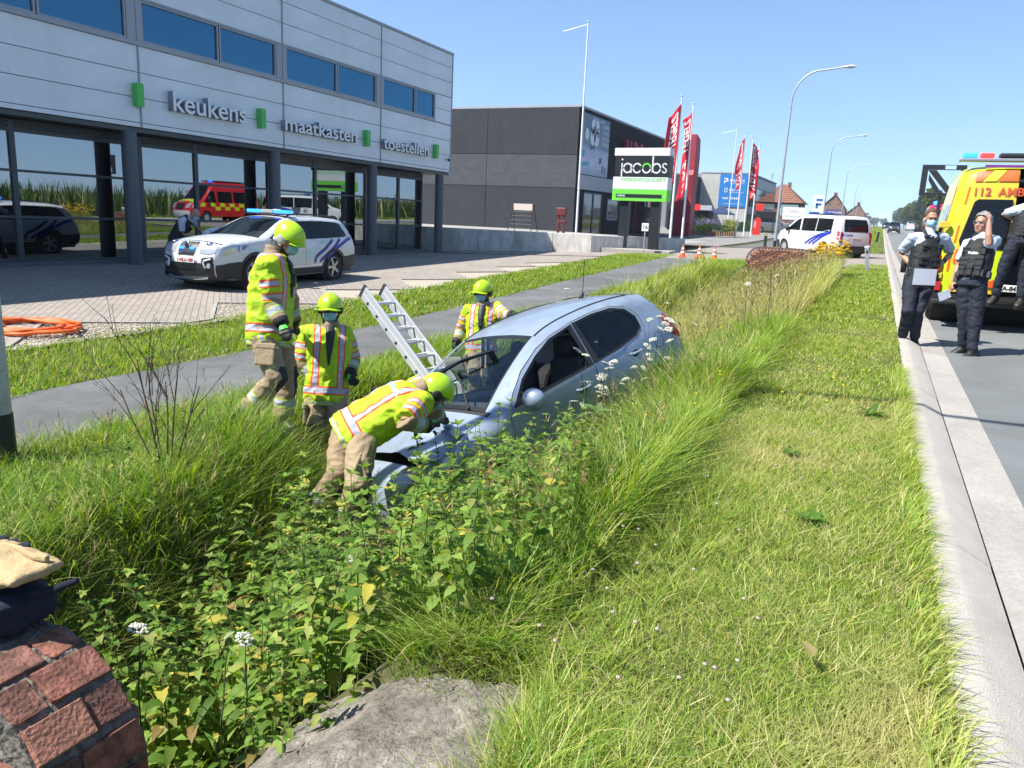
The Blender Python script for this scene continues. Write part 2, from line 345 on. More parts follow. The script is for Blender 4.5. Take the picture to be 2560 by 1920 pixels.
def profile_at(s):                       # s: distance along the top, 0 at the start of the round end
    if s < 0: return (cxr + s, .03), 0.
    a = min(s / Rr, PI / 2); ex = s - Rr * PI / 2
    if ex <= 0: return (cxr + Rr * math.sin(a), czr + Rr * math.cos(a)), a
    return (cxr + Rr, czr - ex), PI / 2
for i in range(-9, 9):
    s = (i + .5) * pitch + .02; (px, pz), a = profile_at(s); hgt = .072
    cuts = [0, .125, .35] if i % 2 else [0, .215, .35]
    if i == -1: cuts = [0, .35]
    for y0, y1 in zip(cuts[:-1], cuts[1:]):
        seed += 1; w = pitch - random.choice([.030, .024, .04]); me = brick_mesh(w, y1 - y0 - .014, hgt, seed, [1, 0, 1, 0, 2, 1][(seed * 7) % 6])
        dn = Vector((math.sin(a), 0, math.cos(a))); dep = -hgt / 2 + .003 + random.uniform(-.006, .006)
        piece('brick', me, hw, (px + dn.x * dep, (y0 + y1) / 2, pz + dn.z * dep), (random.uniform(-.02, .02), a + random.uniform(-.03, .03), random.uniform(-.03, .03)))
for r_ in range(7):                        # courses of the near face and the ditch face
    for c_ in range(9):
        x = -1.72 + c_ * .225 + (.11 if r_ % 2 else 0); z = -.16 - r_ * .085
        if x > cxr + .28 or (x > cxr and z > czr + .22): continue
        seed += 1; me = brick_mesh(.205, .06, .068, seed, (seed * 5) % 3 % 2)
        piece('brick', me, hw, (x, -.012, z)); piece('brick', me, hw, (x, .362, z))
# far one with rounded shoulders at both ends
hw2 = empty('brick_headwall', (-3.95, 27., -.5), 0, 'distant brick headwall with rounded shoulders behind the tall yellow grass', 'brick wall')
wd, ht, rd = 2.1, 1.2, .42
sh = [(0, -.4), (0, ht - rd)] + [(rd - rd * math.cos(a), ht - rd + rd * math.sin(a)) for a in np.linspace(.1, PI / 2, 8)] + [(wd - rd + rd * math.sin(a), ht - rd + rd * math.cos(a)) for a in np.linspace(0, PI / 2, 8)] + [(wd, -.4)]
MB().prism(sh, 'y', 0, .36).build('mortar_core', mat('pale_mortar', (.36, .31, .26), .95, noise=(30, .4)), hw2)
def inside(x, z):
    for cx2 in (rd, wd - rd):
        if z > ht - rd and ((x < rd and cx2 == rd) or (x > wd - rd and cx2 != rd)): return (x - cx2) ** 2 + (z - ht + rd) ** 2 < (rd - .03) ** 2
    return 0 < x < wd and z < ht
bms = [brick_mesh(.195, .05, .058, 900 + i, i) for i in (0, 1, 0, 2)]
for r_ in range(16):
    for c_ in range(-1, 10):
        x = .11 + c_ * .212 + (.106 if r_ % 2 else 0); z = .02 + r_ * .073
        if all(inside(x + dx, z + dz) for dx in (-.1, .1) for dz in (-.03, .03)): piece('brick', bms[(r_ * 3 + c_ * 5) % 4], hw2, (x, -.018, z))
for i in range(26):                        # dark coping bricks on edge over the curve
    t = i / 25; L = (wd - 2 * rd) + PI * rd; s = t * L
    if s < PI * rd / 2: a = s / rd; p = (rd - rd * math.cos(a), ht - rd + rd * math.sin(a)); ang = a - PI / 2
    elif s < PI * rd / 2 + wd - 2 * rd: p = (rd + s - PI * rd / 2, ht); ang = 0
    else: a = (s - PI * rd / 2 - wd + 2 * rd) / rd; p = (wd - rd + rd * math.sin(a), ht - rd + rd * math.cos(a)); ang = a
    piece('coping_brick', bms[1], hw2, (p[0], .16, p[1]), (ang, 0, PI / 2), (1.75, 1.3, .9))
# ================================================================= KITCHEN SHOWROOM (grey panels, left)
m_panel = mat('grey_panel', (.68, .73, .78), .42, metal=.1, noise=(.7, .06), wear=(1.2, .07))
m_pgroove = mat('panel_joint', (.03, .035, .04), .7)
m_alu = mat('grey_aluminium', (.30, .31, .33), .4, metal=.3)
m_dframe = mat('dark_frame', (.055, .065, .075), .45)
m_colm = mat('column_paint', (.085, .10, .12), .5)
def glass_mat(name, refl, tint, base, rough=0.):
    m = bpy.data.materials.new(name); m.use_nodes = True; n = m.node_tree.nodes; l = m.node_tree.links; n.clear()
    o = n.new('ShaderNodeOutputMaterial'); g = n.new('ShaderNodeBsdfGlossy'); g.inputs['Roughness'].default_value = rough; g.inputs['Color'].default_value = (*tint, 1)
    t = n.new('ShaderNodeBsdfTransparent'); t.inputs['Color'].default_value = (*base, 1)
    lw = n.new('ShaderNodeLayerWeight'); lw.inputs['Blend'].default_value = .5
    pw = n.new('ShaderNodeMath'); pw.operation = 'POWER'; pw.inputs[1].default_value = 5; l.new(lw.outputs['Facing'], pw.inputs[0])
    mr = n.new('ShaderNodeMapRange'); mr.inputs['To Min'].default_value = refl; mr.inputs['To Max'].default_value = 1; l.new(pw.outputs[0], mr.inputs[0])
    mx = n.new('ShaderNodeMixShader'); l.new(mr.outputs[0], mx.inputs[0]); l.new(t.outputs[0], mx.inputs[1]); l.new(g.outputs[0], mx.inputs[2]); l.new(mx.outputs[0], o.inputs[0])
    MATS[name] = m; return m
m_shopglass = glass_mat('shop_glass', .30, (.80, .88, .92), (.16, .19, .2))
m_upglass = glass_mat('upper_glass', .30, (.17, .47, .70), (.04, .07, .11))
m_green = mat('sign_green', (.08, .46, .10), .45)
m_letter = mat('letter_face', (.74, .76, .78), .4)
m_letside = mat('letter_side', (.22, .26, .31), .5)
m_dark_room = mat('dark_room', (.035, .038, .04), .8)
m_white_furn = mat('white_furniture', (.55, .58, .56), .5)
bA = empty('showroom_building', (-17.8, 31.1, -.47), 0, 'long grey panelled kitchen showroom with green signs and tinted windows', 'building'); bA.rotation_euler = (-.0105, 0, 0)
J = [-27.0 - 5.4, -27.0, -21.6, -16.2, -10.8, -5.4, 0]      # panel joints along the front (local y)
zs_lo = [3.57, 3.69, 4.31, 4.93, 5.58]; zs_up = [6.75, 7.36, 7.98, 8.50]
pm = {}
def panel(y0, y1, z0, z1):
    k = (round(y1 - y0, 3), round(z1 - z0, 3))
    if k not in pm:
        b = MB().box(-.05, 0, .012, k[0] - .012, .009, k[1] - .009); me = bpy.data.meshes.new('panel'); me.from_pydata(b.v, [], b.f); me.materials.append(m_panel); pm[k] = me
    piece('wall_panel', pm[k], bA, (0, y0, z0))
for y0, y1 in zip(J[:-1], J[1:]):
    for a, b in list(zip(zs_lo[:-1], zs_lo[1:])) + list(zip(zs_up[:-1], zs_up[1:])): panel(y0, y1, a, b)
    MB().box(-.03, .03, y1 - .05, y1 - .012, 3.57, 8.5).build('joint_strip', m_alu, bA)
MB().box(-12, -.052, J[0], 0, 3.57, 5.57).box(-12, -.052, J[0], 0, 6.76, 8.49).build('upper_wall', m_pgroove, bA)
MB().box(-12.02, .035, J[0] - .02, .03, 8.502, 8.6).build('roof_trim', m_alu, bA, bevel=.01)
panel(-1.42, 0, 5.6, 6.17); panel(-1.42, 0, 6.17, 6.74)
MB().box(-12, -.052, -1.41, -.005, 5.58, 6.75).build('end_wall', m_pgroove, bA)
MB().box(-.11, .05, J[0], -1.44, 5.581, 5.68).build('window_sill', m_alu, bA); MB().box(-.08, .02, J[0], -1.44, 6.70, 6.748).build('window_head', m_alu, bA)
def up_window(y0, y1):
    w = MB(); f = .05
    w.box(-.09, .0, y0, y0 + f, 5.69, 6.695).box(-.09, 0, y1 - f, y1, 5.69, 6.695).box(-.09, .0, y0 + f, y1 - f, 5.69, 5.69 + f).box(-.09, 0, y0 + f, y1 - f, 6.695 - f, 6.695)
    o = w.build('window', m_alu, bA); MB().box(-.06, -.05, y0 + f, y1 - f, 5.69 + f, 6.695 - f).build('pane', m_upglass, o)
for i, (y0, y1) in enumerate(zip(J[:-1], J[1:])):
    if i < 5:
        up_window(y0 + .12, y0 + 2.72); up_window(y0 + 2.76, y1 - .33)
        MB().box(-.12, .015, y1 - .32, y1 + .11, 5.69, 6.695).build('window_post', m_alu, bA)
    else: up_window(y0 + .12, -3.0); up_window(-2.96, -1.45)
MB().box(-8, -.3, J[0], -1.45, 5.2, 5.56).build('upper_floor', m_dark_room, bA); MB().box(-5, -4.9, J[0], -1.5, 5.6, 6.7).build('inner_wall', mat('office_wall', (.16, .2, .25), .8), bA)
# shopfront
MB().box(-12, -.06, J[0], -.02, 3.45, 3.56).build('soffit', m_dframe, bA)
MB().box(-12, -.55, J[0] - .5, -1.2, -.12, .14).build('plinth', mat('plinth', (.11, .12, .13), .8), bA)
GX = -.72
ylist = []
for y0, y1 in zip(J[:-1], J[1:]):
    last = y1 == 0; e = -1.22 if last else y1
    ylist += [(y0 + .02, y0 + .42), (y0 + .46, y0 + 2.35 if not last else y0 + 2.3), ((y0 + 2.39) if not last else y0 + 2.34, e - .02)]
for y0, y1 in ylist:
    b = MB(); f = .045
    b.box(GX - .06, GX + .05, y0 - .02, y0 + f, .14, 3.4); b.box(GX - .06, GX + .05, y1 - f, y1 + .018, .14, 3.4)
    for z in (.14, 1.17, 2.24, 3.14): b.box(GX - .055, GX + .045, y0 + f, y1 - f, z, z + .06)
    o = b.build('shop_window', m_dframe, bA)
    for z0, z1 in ((.2, 1.17), (1.23, 2.24), (2.3, 3.14)):
        MB().box(GX - .01, GX, y0 + f, y1 - f, z0, z1).build('pane', m_shopglass, o)
    lb = MB()
    for k in range(4): lb.box(GX - .03, GX + .06, y0 + f, y1 - f, 3.21 + k * .055, 3.245 + k * .055)
    lb.build('louvre', m_dframe, o)
b = MB()                                   # glazed return at the end
b.box(GX - 5, GX - .06, -1.24, -1.2, .14, .2).box(GX - 5, GX - .06, -1.24, -1.2, 1.17, 1.23).box(GX - 5, GX - .06, -1.24, -1.2, 2.24, 2.3).box(GX - 5, GX - .06, -1.24, -1.2, 3.14, 3.45)
for x in (GX - 5, GX - 2.5): b.box(x, x + .06, -1.25, -1.19, .14, 3.4)
o = b.build('side_window', m_dframe, bA); MB().box(GX - 4.9, GX - .06, -1.225, -1.215, .2, 3.14).build('pane', m_shopglass, o)
for y in J[:-1] + [0]:
    if y == 0: y = -.58
    else: y -= .27
    MB().lathe([(.19, -.05), (.19, 3.45)], 20, (-.2, y, 0)).build('column', m_colm, bA, smooth=40)
MB().box(-9, GX - .15, J[0], -1.3, .1, .145).build('shop_floor', mat('shop_floor', (.16, .16, .155), .4), bA)
MB().box(-9.1, -9, J[0], -1.3, .14, 3.45).build('back_wall', m_dark_room, bA)
for k, (y, w, h, x) in enumerate([(-2.6, 1.5, .95, -2.), (-4.6, .8, .95, -2.2), (-7.2, 1.2, 2.0, -3.2), (-8.9, 1.1, 1.4, -2.2), (-13.2, 2.2, .95, -2.4), (-17.6, 2.6, .95, -1.9), (-20.5, 1.8, .9, -2.4)]):
    t = empty('kitchen_unit', (-17.8 + x, 31.1 + y, -.33 - .0105 * y), 0, ['white low kitchen unit behind the last shop window by the corner column', 'narrow white kitchen unit second from the building corner', 'tall white kitchen cupboard deep inside the shop', 'pale shelf unit behind the window left of the third column', 'wide white kitchen island behind the police estate car', 'long white kitchen island behind the wide left window', 'white kitchen island far left behind the tinted glass'][k], 'kitchen unit', 'kitchen units on display inside the showroom')
    MB().box(-.3, .3, -w / 2, w / 2, .06, h - .04).build('carcass', m_white_furn, t); MB().box(-.33, .33, -w / 2 - .02, w / 2 + .02, h - .038, h).build('worktop', m_letside, t)
    n = max(1, int(w / .6))
    for i in range(n): MB().box(.302, .32, -w / 2 + i * w / n + .008, -w / 2 + (i + 1) * w / n - .008, .08, h - .06).build('cupboard_door', m_white_furn, t)
# lettering and green blocks
def word(txt, y0, y1, zb, cap):
    t = empty('sign_word', (-17.8, 31.1, -.47)); t.rotation_euler = (-.0105, 0, 0)
    tag(t, {'keukens': 'raised white lettering reading keukens', 'maatkasten': 'raised white lettering reading maatkasten', 'toestellen': 'raised white lettering reading toestellen'}[txt], 'sign lettering', 'raised words on the grey showroom front')
    n = len(txt); me = text_mesh(txt, 1, .0, .012); xs = [v.co.x for v in me.vertices]; W0 = max(xs) - min(xs); bpy.data.meshes.remove(me)
    k = (y1 - y0) / W0; sz = cap / .72; cur = 0
    for i, ch in enumerate(txt):
        adv = text_mesh(txt[:i + 1], 1, 0, .012); ax = max(v.co.x for v in adv.vertices); bpy.data.meshes.remove(adv)
        g = text_mesh(ch, 1, 0, .012); gx1 = max(v.co.x for v in g.vertices); gx0 = min(v.co.x for v in g.vertices); bpy.data.meshes.remove(g)
        off = ax - gx1
        g = text_mesh(ch, 1, .095, .012, res=4)
        for v in g.vertices: v.co = Vector(((v.co.x + off) * k, v.co.y * sz, v.co.z))
        Mx = Matrix(((0, 0, 1, .1), (1, 0, 0, y0 - 31.1), (0, 1, 0, zb), (0, 0, 0, 1))); g.transform(Mx); g.materials.append(m_letter); g.materials.append(m_letside)
        g.update()
        for p in g.polygons: p.material_index = 0 if p.normal.x > .7 else 1
        o = bpy.data.objects.new('letter', g); COL.objects.link(o); o.parent = t
word('keukens', 15.72, 18.4, 4.12, .52); word('maatkasten', 20.1, 23.9, 4.13, .46); word('toestellen', 25.65, 28.95, 4.10, .45)
for y, lab in ((14.78, 'green sign block left of the word keukens'), (19.21, 'green sign block between keukens and maatkasten'), (24.69, 'green sign block between maatkasten and toestellen'), (29.69, 'green sign block right of the word toestellen near the corner')):
    tag(MB().box(.0, .2, -.1, .1, 0, .57).build('sign_block', m_green, None, bevel=.006, loc=(-17.795, y, -.47 + 4.07 + .0105 * (31.1 - y))), lab, 'sign block', 'green blocks on the grey showroom front')
t = empty('security_camera', (-17.78, 30.75, 3.65), 0, 'small round security camera on the corner panel of the grey showroom', 'camera')
MB().lathe([(.05, 0), (.05, .06)], 12, axis='x').build('mount', m_letter, t, smooth=40); MB().ell((.12, 0, -.02), (.07, .06, .06)).build('dome', m_dframe, t, smooth=60)

# ================================================================= DARK TILE SHOP BEHIND
m_dkwall = mat('dark_render', (.036, .040, .050), .9, noise=(6, .18), bump=(60, .3), wear=(.7, .2)); m_dkmid = mat('smooth_dark_concrete', (.062, .066, .076), .8, noise=(1.6, .22), bump=(10, .1), stretch=(1, 1, 2.2))
m_dkfac = mat('dark_facade', (.011, .014, .019), .7, spec=.15); m_red = mat('dark_red_metal', (.30, .03, .045), .55, noise=(1.5, .15)); m_greyband = mat('grey_band', (.34, .35, .38), .6)
bB = empty('dark_shop_building', (-17.3, 45.8, .0), 0, 'dark charcoal tile shop with a tall poster on its corner and red letters', 'building')
MB().box(-45, 0, .16, 21, -.3, 7.85).build('hall', m_dkfac, bB)
MB().box(-45, .02, .14, 21.02, 7.852, 7.98).build('roof_trim', m_greyband, bB)
xs = [-45, -36, -26, -17.5, -6.2, -.02]
for z0, z1, m in ((-.3, 3.08, m_dkwall), (3.08, 5.06, m_dkmid), (5.06, 7.85, m_dkwall)):
    for a, c in zip(xs[:-1], xs[1:]): MB().box(a + .015, c - .015, 0, .158, z0 + .015, z1 - .015).build('wall_panel', m, bB)
# front (faces the road, local +x)
for y0, y1, z in ((8.2, 9.7, 4.2),): pass
MB().box(.0, .12, .25, 8.7, 3.05, 3.92).box(.0, .9, 8.7, 20.5, 3.05, 3.92).build('canopy_band', m_greyband, bB)
gl = mat('dark_glass', (.012, .02, .022), .04, spec=.9)
for k, (y0, y1, z0, z1) in enumerate([(1.4, 3.2, .05, 2.9), (3.3, 5.0, .05, 2.9), (6.3, 8.6, 1.2, 2.6), (10, 13, .1, 2.9), (13.2, 16.2, .1, 2.9), (16.4, 18.6, .1, 2.9)]):
    f = MB(); 
    for a, c, d, e in ((y0, y0 + .08, z0, z1), (y1 - .08, y1, z0, z1), (y0 + .08, y1 - .08, z0, z0 + .08), (y0 + .08, y1 - .08, z1 - .08, z1)): f.box(.0, .06, a, c, d, e)
    o = f.build('window', m_greyband if k == 2 else m_dframe, bB); MB().box(.002, .03, y0 + .08, y1 - .08, z0 + .08, z1 - .08).build('pane', gl, o)
def poster_mat():
    m = mat('poster_print', (.5, .55, .62), .5); n = m.node_tree.nodes; l = m.node_tree.links; b = n['Principled BSDF']
    tc = n.new('ShaderNodeTexCoord'); sx = n.new('ShaderNodeSeparateXYZ'); l.new(tc.outputs['Generated'], sx.inputs[0])
    r = n.new('ShaderNodeValToRGB'); r.color_ramp.interpolation = 'EASE'
    e = r.color_ramp.elements; e[0].position = 0; e[0].color = (.30, .36, .46, 1); e[1].position = 1; e[1].color = (.10, .17, .22, 1)
    for p, c in ((.22, (.46, .52, .62)), (.42, (.36, .43, .55)), (.5, (.16, .24, .32)), (.75, (.12, .2, .27))): q = e.new(p); q.color = (*c, 1)
    l.new(sx.outputs[2], r.inputs[0])
    ns = n.new('ShaderNodeTexNoise'); ns.inputs['Scale'].default_value = 5; l.new(tc.outputs['Generated'], ns.inputs[0])
    mx = n.new('ShaderNodeMix'); mx.data_type = 'RGBA'; mx.blend_type = 'OVERLAY'; mx.inputs[0].default_value = .35
    l.new(r.outputs[0], mx.inputs[6]); l.new(ns.outputs['Color'], mx.inputs[7]); l.new(mx.outputs[2], b.inputs['Base Color']); return m
t = empty('wall_poster', (-17.27, 46.0, 0), 0, 'tall printed room scene poster on the front corner of the dark shop', 'poster')
MB().box(0, .03, .1, 5.5, 3.98, 7.6).build('print', poster_mat(), t)
mw = mat('print_white', (.62, .66, .72), .5); mb2 = mat('print_blue', (.06, .10, .16), .5); mt = mat('print_teal', (.05, .33, .44), .5)
for q, (y, z, w, h, m) in enumerate([(2.2, 5.75, .9, .5, mb2), (3.9, 4.95, .55, .45, mb2), (1.0, 4.6, 1.4, .35, mt), (.6, 5.2, .5, .5, mt), (4.4, 4.45, .25, .6, mb2), (4.9, 4.4, .2, .5, mb2)]):
    MB().prism([(y - w / 2, z - h / 2), (y + w / 2, z - h / 2 + .12), (y + w / 2, z + h / 2), (y - w / 2, z + h / 2 - .06)], 'x', .031, .036 + q * .0015).build('print_shape', m, t)
cl = MB()
for cy_, cz_, r_ in ((2.2, 6.3, .5), (2.9, 6.25, .48), (2.25, 6.95, .45), (2.9, 6.95, .42), (1.1, 6.4, .35)):
    cl.lathe([(r_, 0), (r_, .012)], 24, (.04 , cy_, cz_), axis='x')
cl.build('round_logo', mw, t)
text('print_lettering', 'VDS', .85, mb2, (.062, 1.75, 6.35), (0, 1, 0), (0, 0, 1), t, .003, fit=1.5)
for i, s in enumerate(['VLOEREN', 'WANDTEGELS', 'NATUURSTEEN', 'TERRASTEGELS']): text('print_lettering', s, .36, mw, (.034, 4.0, 7.0 - i * .36), (0, 1, 0), (0, 0, 1), t, .003, fit=1.4)
text('print_lettering', 'TEGELLAND', .3, mw, (.034, 2.2, 7.3), (0, 1, 0), (0, 0, 1), t, .003, fit=2.2)
t = empty('shop_letters', (-17.2, 54.6, 5.0), 0, 'big red VDS letters standing on the dark shop front', 'sign lettering')
for i, ch in enumerate('VDS'):
    g = text_mesh(ch, 2.6, .12, .03); g.transform(Matrix(((0, 0, 1, .15), (.72, 0, 0, i * 1.62), (0, 1, 0, 0), (0, 0, 0, 1)))); g.materials.append(m_red); o = bpy.data.objects.new('letter', g); COL.objects.link(o); o.parent = t
t = empty('roof_vent', (-21.6, 49, 7.95), 0, 'small round vent cap on the flat roof of the dark shop', 'roof vent'); MB().lathe([(.2, 0), (.2, .22), (.45, .24), (.42, .34), (.1, .42)], 14).build('cap', m_greyband, t, smooth=40)
# red fin at the far end of the dark shop
fin = [(0, 0), (.0, 3.2), (-.25, 5.0), (0, 5.4), (.0, 8.2), (1.4, 7.9), (1.7, 6.4), (1.5, 3.0), (1.3, 0)]
t = empty('red_fin', (-14.9, 65, 0), 0, 'tall dark red fin standing in front of the dark shop', 'sign pillar')
MB().prism([(y, z) for y, z in fin], 'x', 0, .55).build('blade', m_red, t, bevel=.02)
MB().box(-1.1, -.002, .1, 1.2, 0, 3.0).build('porch_wall', m_red, t)

# low concrete retaining wall
def wallseg(name, pts, h, label, th=.22):
    t = empty(name, (*pts[0][:2], pts[0][2]), 0, label, 'wall'); o0 = Vector(pts[0])
    for i, (a, c) in enumerate(zip(pts[:-1], pts[1:])):
        a, c = Vector(a) - o0, Vector(c) - o0; d = (c - a); d.z = 0; d.normalize(); n_ = Vector((-d.y, d.x, 0)) * th; a2 = a + d * .008; c2 = c - d * .008
        za, zc = a.z, c.z; top = h - (o0.z)
        MB().loft([[(p.x, p.y, z) for p, z in ((a2, za - .15), (c2, zc - .15), (c2 + n_, zc - .15), (a2 + n_, za - .15))], [(p.x, p.y, top) for p in (a2, c2, c2 + n_, a2 + n_)]]).build('wall_section', m_wallc, t, bevel=.012)
    return t
L0, L1 = Vector((-20.5, 31.8, -.47)), Vector((-11.7, 33.4, -.2))
pts = [L0.lerp(L1, i / 5) for i in range(6)]
wallseg('retaining_wall', pts, .66, 'low pale concrete retaining wall below the dark shop')
wallseg('retaining_wall', [(-11.69, 33.41, -.2), (-9.9, 35.5, -.1), (-8.2, 36.6, 0.)], .62, 'end of the low concrete wall running behind the black sign legs')
tag(grid_sheet('upper_yard', np.array([-44, -30, -20.6, -12.5, -8.6]), np.array([37.2, 41, 45.9]), mat('yard_gravel', (.3, .29, .27), .9, noise=(8, .3)), 0, lambda X, Y: np.where(X < -12.6, .45, .35) + 0 * Y), kind='structure')
tag(MB().box(-12.4, -8.2, -.55, .75, -.5, .1).build('step_kerb', m_gut, None, bevel=.02, loc=(0, 34.3, 0)), kind='structure')

# jacobs pylon
m_blackp = mat('black_panel', (.012, .014, .018), .45); m_whitep = mat('white_panel', (.60, .61, .64), .45); m_limep = mat('lime_panel', (.14, .56, .06), .45)
py = empty('pylon_sign', (-9.97, 34.8, .1), R(-4), 'two legged black and white pylon sign reading jacobs woonconcept', 'sign')
py.scale = (.88, .88, .88)
for x in (-.82, .85): MB().box(x - .23, x + .23, -.2, .2, -.3, 2.38).build('leg', m_blackp, py, bevel=.01)
MB().box(-1.46, 1.46, -.35, .35, 2.4, 2.98).build('lime_band', m_limep, py, bevel=.008); MB().box(-1.46, 1.46, -.35, .35, 2.985, 3.58).build('white_band', m_whitep, py, bevel=.008)
MB().box(-1.4, 1.46, -.34, .34, 3.585, 4.62).build('black_band', m_blackp, py, bevel=.008); MB().box(-1.46, 1.46, -.35, .35, 4.625, 5.0).build('top_band', m_whitep, py, bevel=.008)
MB().box(-1.25, 1.2, -.37, -.352, 2.58, 2.74).build('display', m_blackp, py)
text('display_text', '10:29:45', .13, mat('led_dots', (.5, .6, .65), .5, emit=((.6, .8, .9), .6)), (-1.2, -.372, 2.61), (1, 0, 0), (0, 0, 1), py, .001)
text('lettering', 'WOONCONCEPT', .24, m_limep, (-1.05, -.355, 3.38), (1, 0, 0), (0, 0, 1), py, .006, fit=2.4)
def ring_arc(y, z, cx_, cz_, r0, r1, a0, a1, n=14):
    b = MB(); a = np.linspace(a0, a1, n)
    vs = [(cx_ + r1 * math.cos(t), y, cz_ + r1 * math.sin(t)) for t in a] + [(cx_ + r0 * math.cos(t), y, cz_ + r0 * math.sin(t)) for t in a]
    vs2 = [(p[0], y + .015, p[2]) for p in vs]; q = [list(range(n)) + list(range(2 * n - 1, n - 1, -1))]
    for i in range(n - 1): b.add([vs[i], vs[i + 1], vs[n + i + 1], vs[n + i]], [(0, 1, 2, 3)])
    return b
def sgn(b, m, nm='letter'): b.build(nm, m, py)
zc = 4.02; r1, r0 = .24, .165; yl = -.352
cxs = [-.72, -.20, .30, .82]                 # a c o b
for i, cx_ in enumerate(cxs):
    g0, g1 = (.35, 2 * PI - .35) if i == 1 else (0, 2 * PI)
    up = ring_arc(yl, 0, cx_, zc + .018, r0, r1, .05 if i != 1 else .5, PI - .05); sgn(up, m_limep if i == 2 else m_whitep)
    lo = ring_arc(yl, 0, cx_, zc - .018, r0, r1, PI + .05, 2 * PI - (.05 if i != 1 else .5)); sgn(lo, m_whitep)
b = MB(); b.box(-1.06, -.99, yl, yl + .012, 3.60, zc - .02).box(-1.06, -.99, yl, yl + .012, zc + .02, zc + .24); b.lathe([(.045, 0), (.045, .012)], 14, (-1.02, yl, zc + .42), axis='y')
b.box(cxs[0] + .165, cxs[0] + .24, yl, yl + .012, zc - .24, zc + .2); b.box(cxs[3] - .245, cxs[3] - .17, yl, yl + .012, zc - .2, 4.62)
sgn(b, m_whitep)
sgn(ring_arc(yl, 0, 1.24, zc + .13, .07, .13, .3, 1.5 * PI), m_whitep); sgn(ring_arc(yl, 0, 1.24, zc - .11, .07, .13, -PI * .6, PI * .5), m_whitep); sgn(ring_arc(yl, 0, 1.24, zc - .11, .07, .13, PI + .2, 1.45 * PI), m_whitep)
# ================================================================= VEHICLES
m_rub = mat('tyre_rubber', (.018, .018, .018), .85); m_rim = mat('rim_alloy', (.45, .46, .47), .3, metal=.8); m_blk = mat('black_plastic', (.018, .019, .02), .55)
m_tint = mat('tinted_window', (.006, .008, .010), .03, spec=.35); m_inner = mat('car_interior', (.016, .016, .018), .8)
m_lens = mat('headlamp_lens', (.45, .47, .5), .12, metal=.3, coat=1.); m_redl = mat('tail_lamp_red', (.42, .01, .015), .15, coat=1.)
m_chrome = mat('chrome', (.7, .7, .72), .12, metal=1.); m_plate = mat('plate_white', (.72, .72, .70), .5); m_plred = mat('plate_red', (.30, .02, .03), .5)
m_whitecar = mat('white_car_paint', (.58, .59, .60), .3, coat=.6); m_silver = mat('silver_blue_paint', (.30, .365, .46), .34, metal=.3, coat=.6, wear=(3.5, .15))
m_polblue = mat('police_blue', (.022, .03, .30), .4); m_poltur = mat('police_pale_blue', (.40, .62, .68), .4)
m_bluelamp = mat('blue_lamp', (.02, .10, .6), .2, emit=((.02, .16, 1.), 2.2)); m_bluedome = mat('blue_dome', (.03, .12, .5), .15, coat=1.)
m_carglass = glass_mat('car_glass', .05, (.9, .97, 1.), (.74, .80, .79)); m_indic = mat('indicator_amber', (.6, .22, .02), .3)

def tri2d(poly, holes=(), step=.06):
    """fine triangulation of a polygon with holes"""
    P = [tuple(p) for p in poly]; pts = []; edges = []
    def ring(r):
        o = len(pts); k = []
        for i in range(len(r)):
            a, b = np.array(r[i]), np.array(r[(i + 1) % len(r)]); n = max(1, int(np.hypot(*(b - a)) / step + .5))
            for j in range(n): k.append(tuple(a + (b - a) * j / n))
        pts.extend(k); edges.extend([(o + i, o + (i + 1) % len(k)) for i in range(len(k))]); return k
    rings = [ring(P)] + [ring(h) for h in holes]
    R0 = [np.array(r) for r in rings]
    x0, z0 = np.min(R0[0], 0); x1, z1 = np.max(R0[0], 0)
    gx, gz_ = np.meshgrid(np.arange(x0 + step / 2, x1, step), np.arange(z0 + step / 2, z1, step)); g = np.stack([gx.ravel(), gz_.ravel()], 1)
    allp = np.concatenate(R0)
    if len(g):
        dd = np.min(np.hypot(g[:, None, 0] - allp[None, :, 0], g[:, None, 1] - allp[None, :, 1]), 1); g = g[dd > step * .55]
        g = g[inpoly(g, R0[0])]
        for h in R0[1:]:
            if len(g): g = g[~inpoly(g, h)]
    vs = [Vector(p) for p in pts] + [Vector(p) for p in g.tolist()]
    ov, oe, of, *_ = geometry.delaunay_2d_cdt(vs, edges, [], 1, 1e-6)
    V = np.array([(p.x, p.y) for p in ov]); F = []
    if len(of):
        cen = np.array([V[list(f)].mean(0) for f in of]); ok = inpoly(cen, R0[0])
        for h in R0[1:]: ok &= ~inpoly(cen, h)
        F = [tuple(f) for f, k in zip(of, ok) if k]
    return V, F
def inpoly(p, poly):
    x, y = p[:, 0], p[:, 1]; c = np.zeros(len(p), bool); n = len(poly); j = n - 1
    for i in range(n):
        xi, yi = poly[i]; xj, yj = poly[j]
        t = ((yi > y) != (yj > y)); xx = (xj - xi) * (y - yi) / (yj - yi + 1e-12) + xi
        c ^= t & (x < xx); j = i
    return c
def catmull(pts, n=6, sharp=()):
    P = [np.array(p, float) for p in pts]; out = []
    for i in range(len(P) - 1):
        p1, p2 = P[i], P[i + 1]; p0 = P[i - 1] if i > 0 and i not in sharp else p1; p3 = P[i + 2] if i + 2 < len(P) and (i + 1) not in sharp else p2
        for k in range(n):
            t = k / n; out.append(.5 * ((2 * p1) + (p2 - p0) * t + (2 * p0 - 5 * p1 + 4 * p2 - p3) * t * t + (3 * p1 - p0 - 3 * p2 + p3) * t ** 3))
    out.append(P[-1]); return np.array(out)

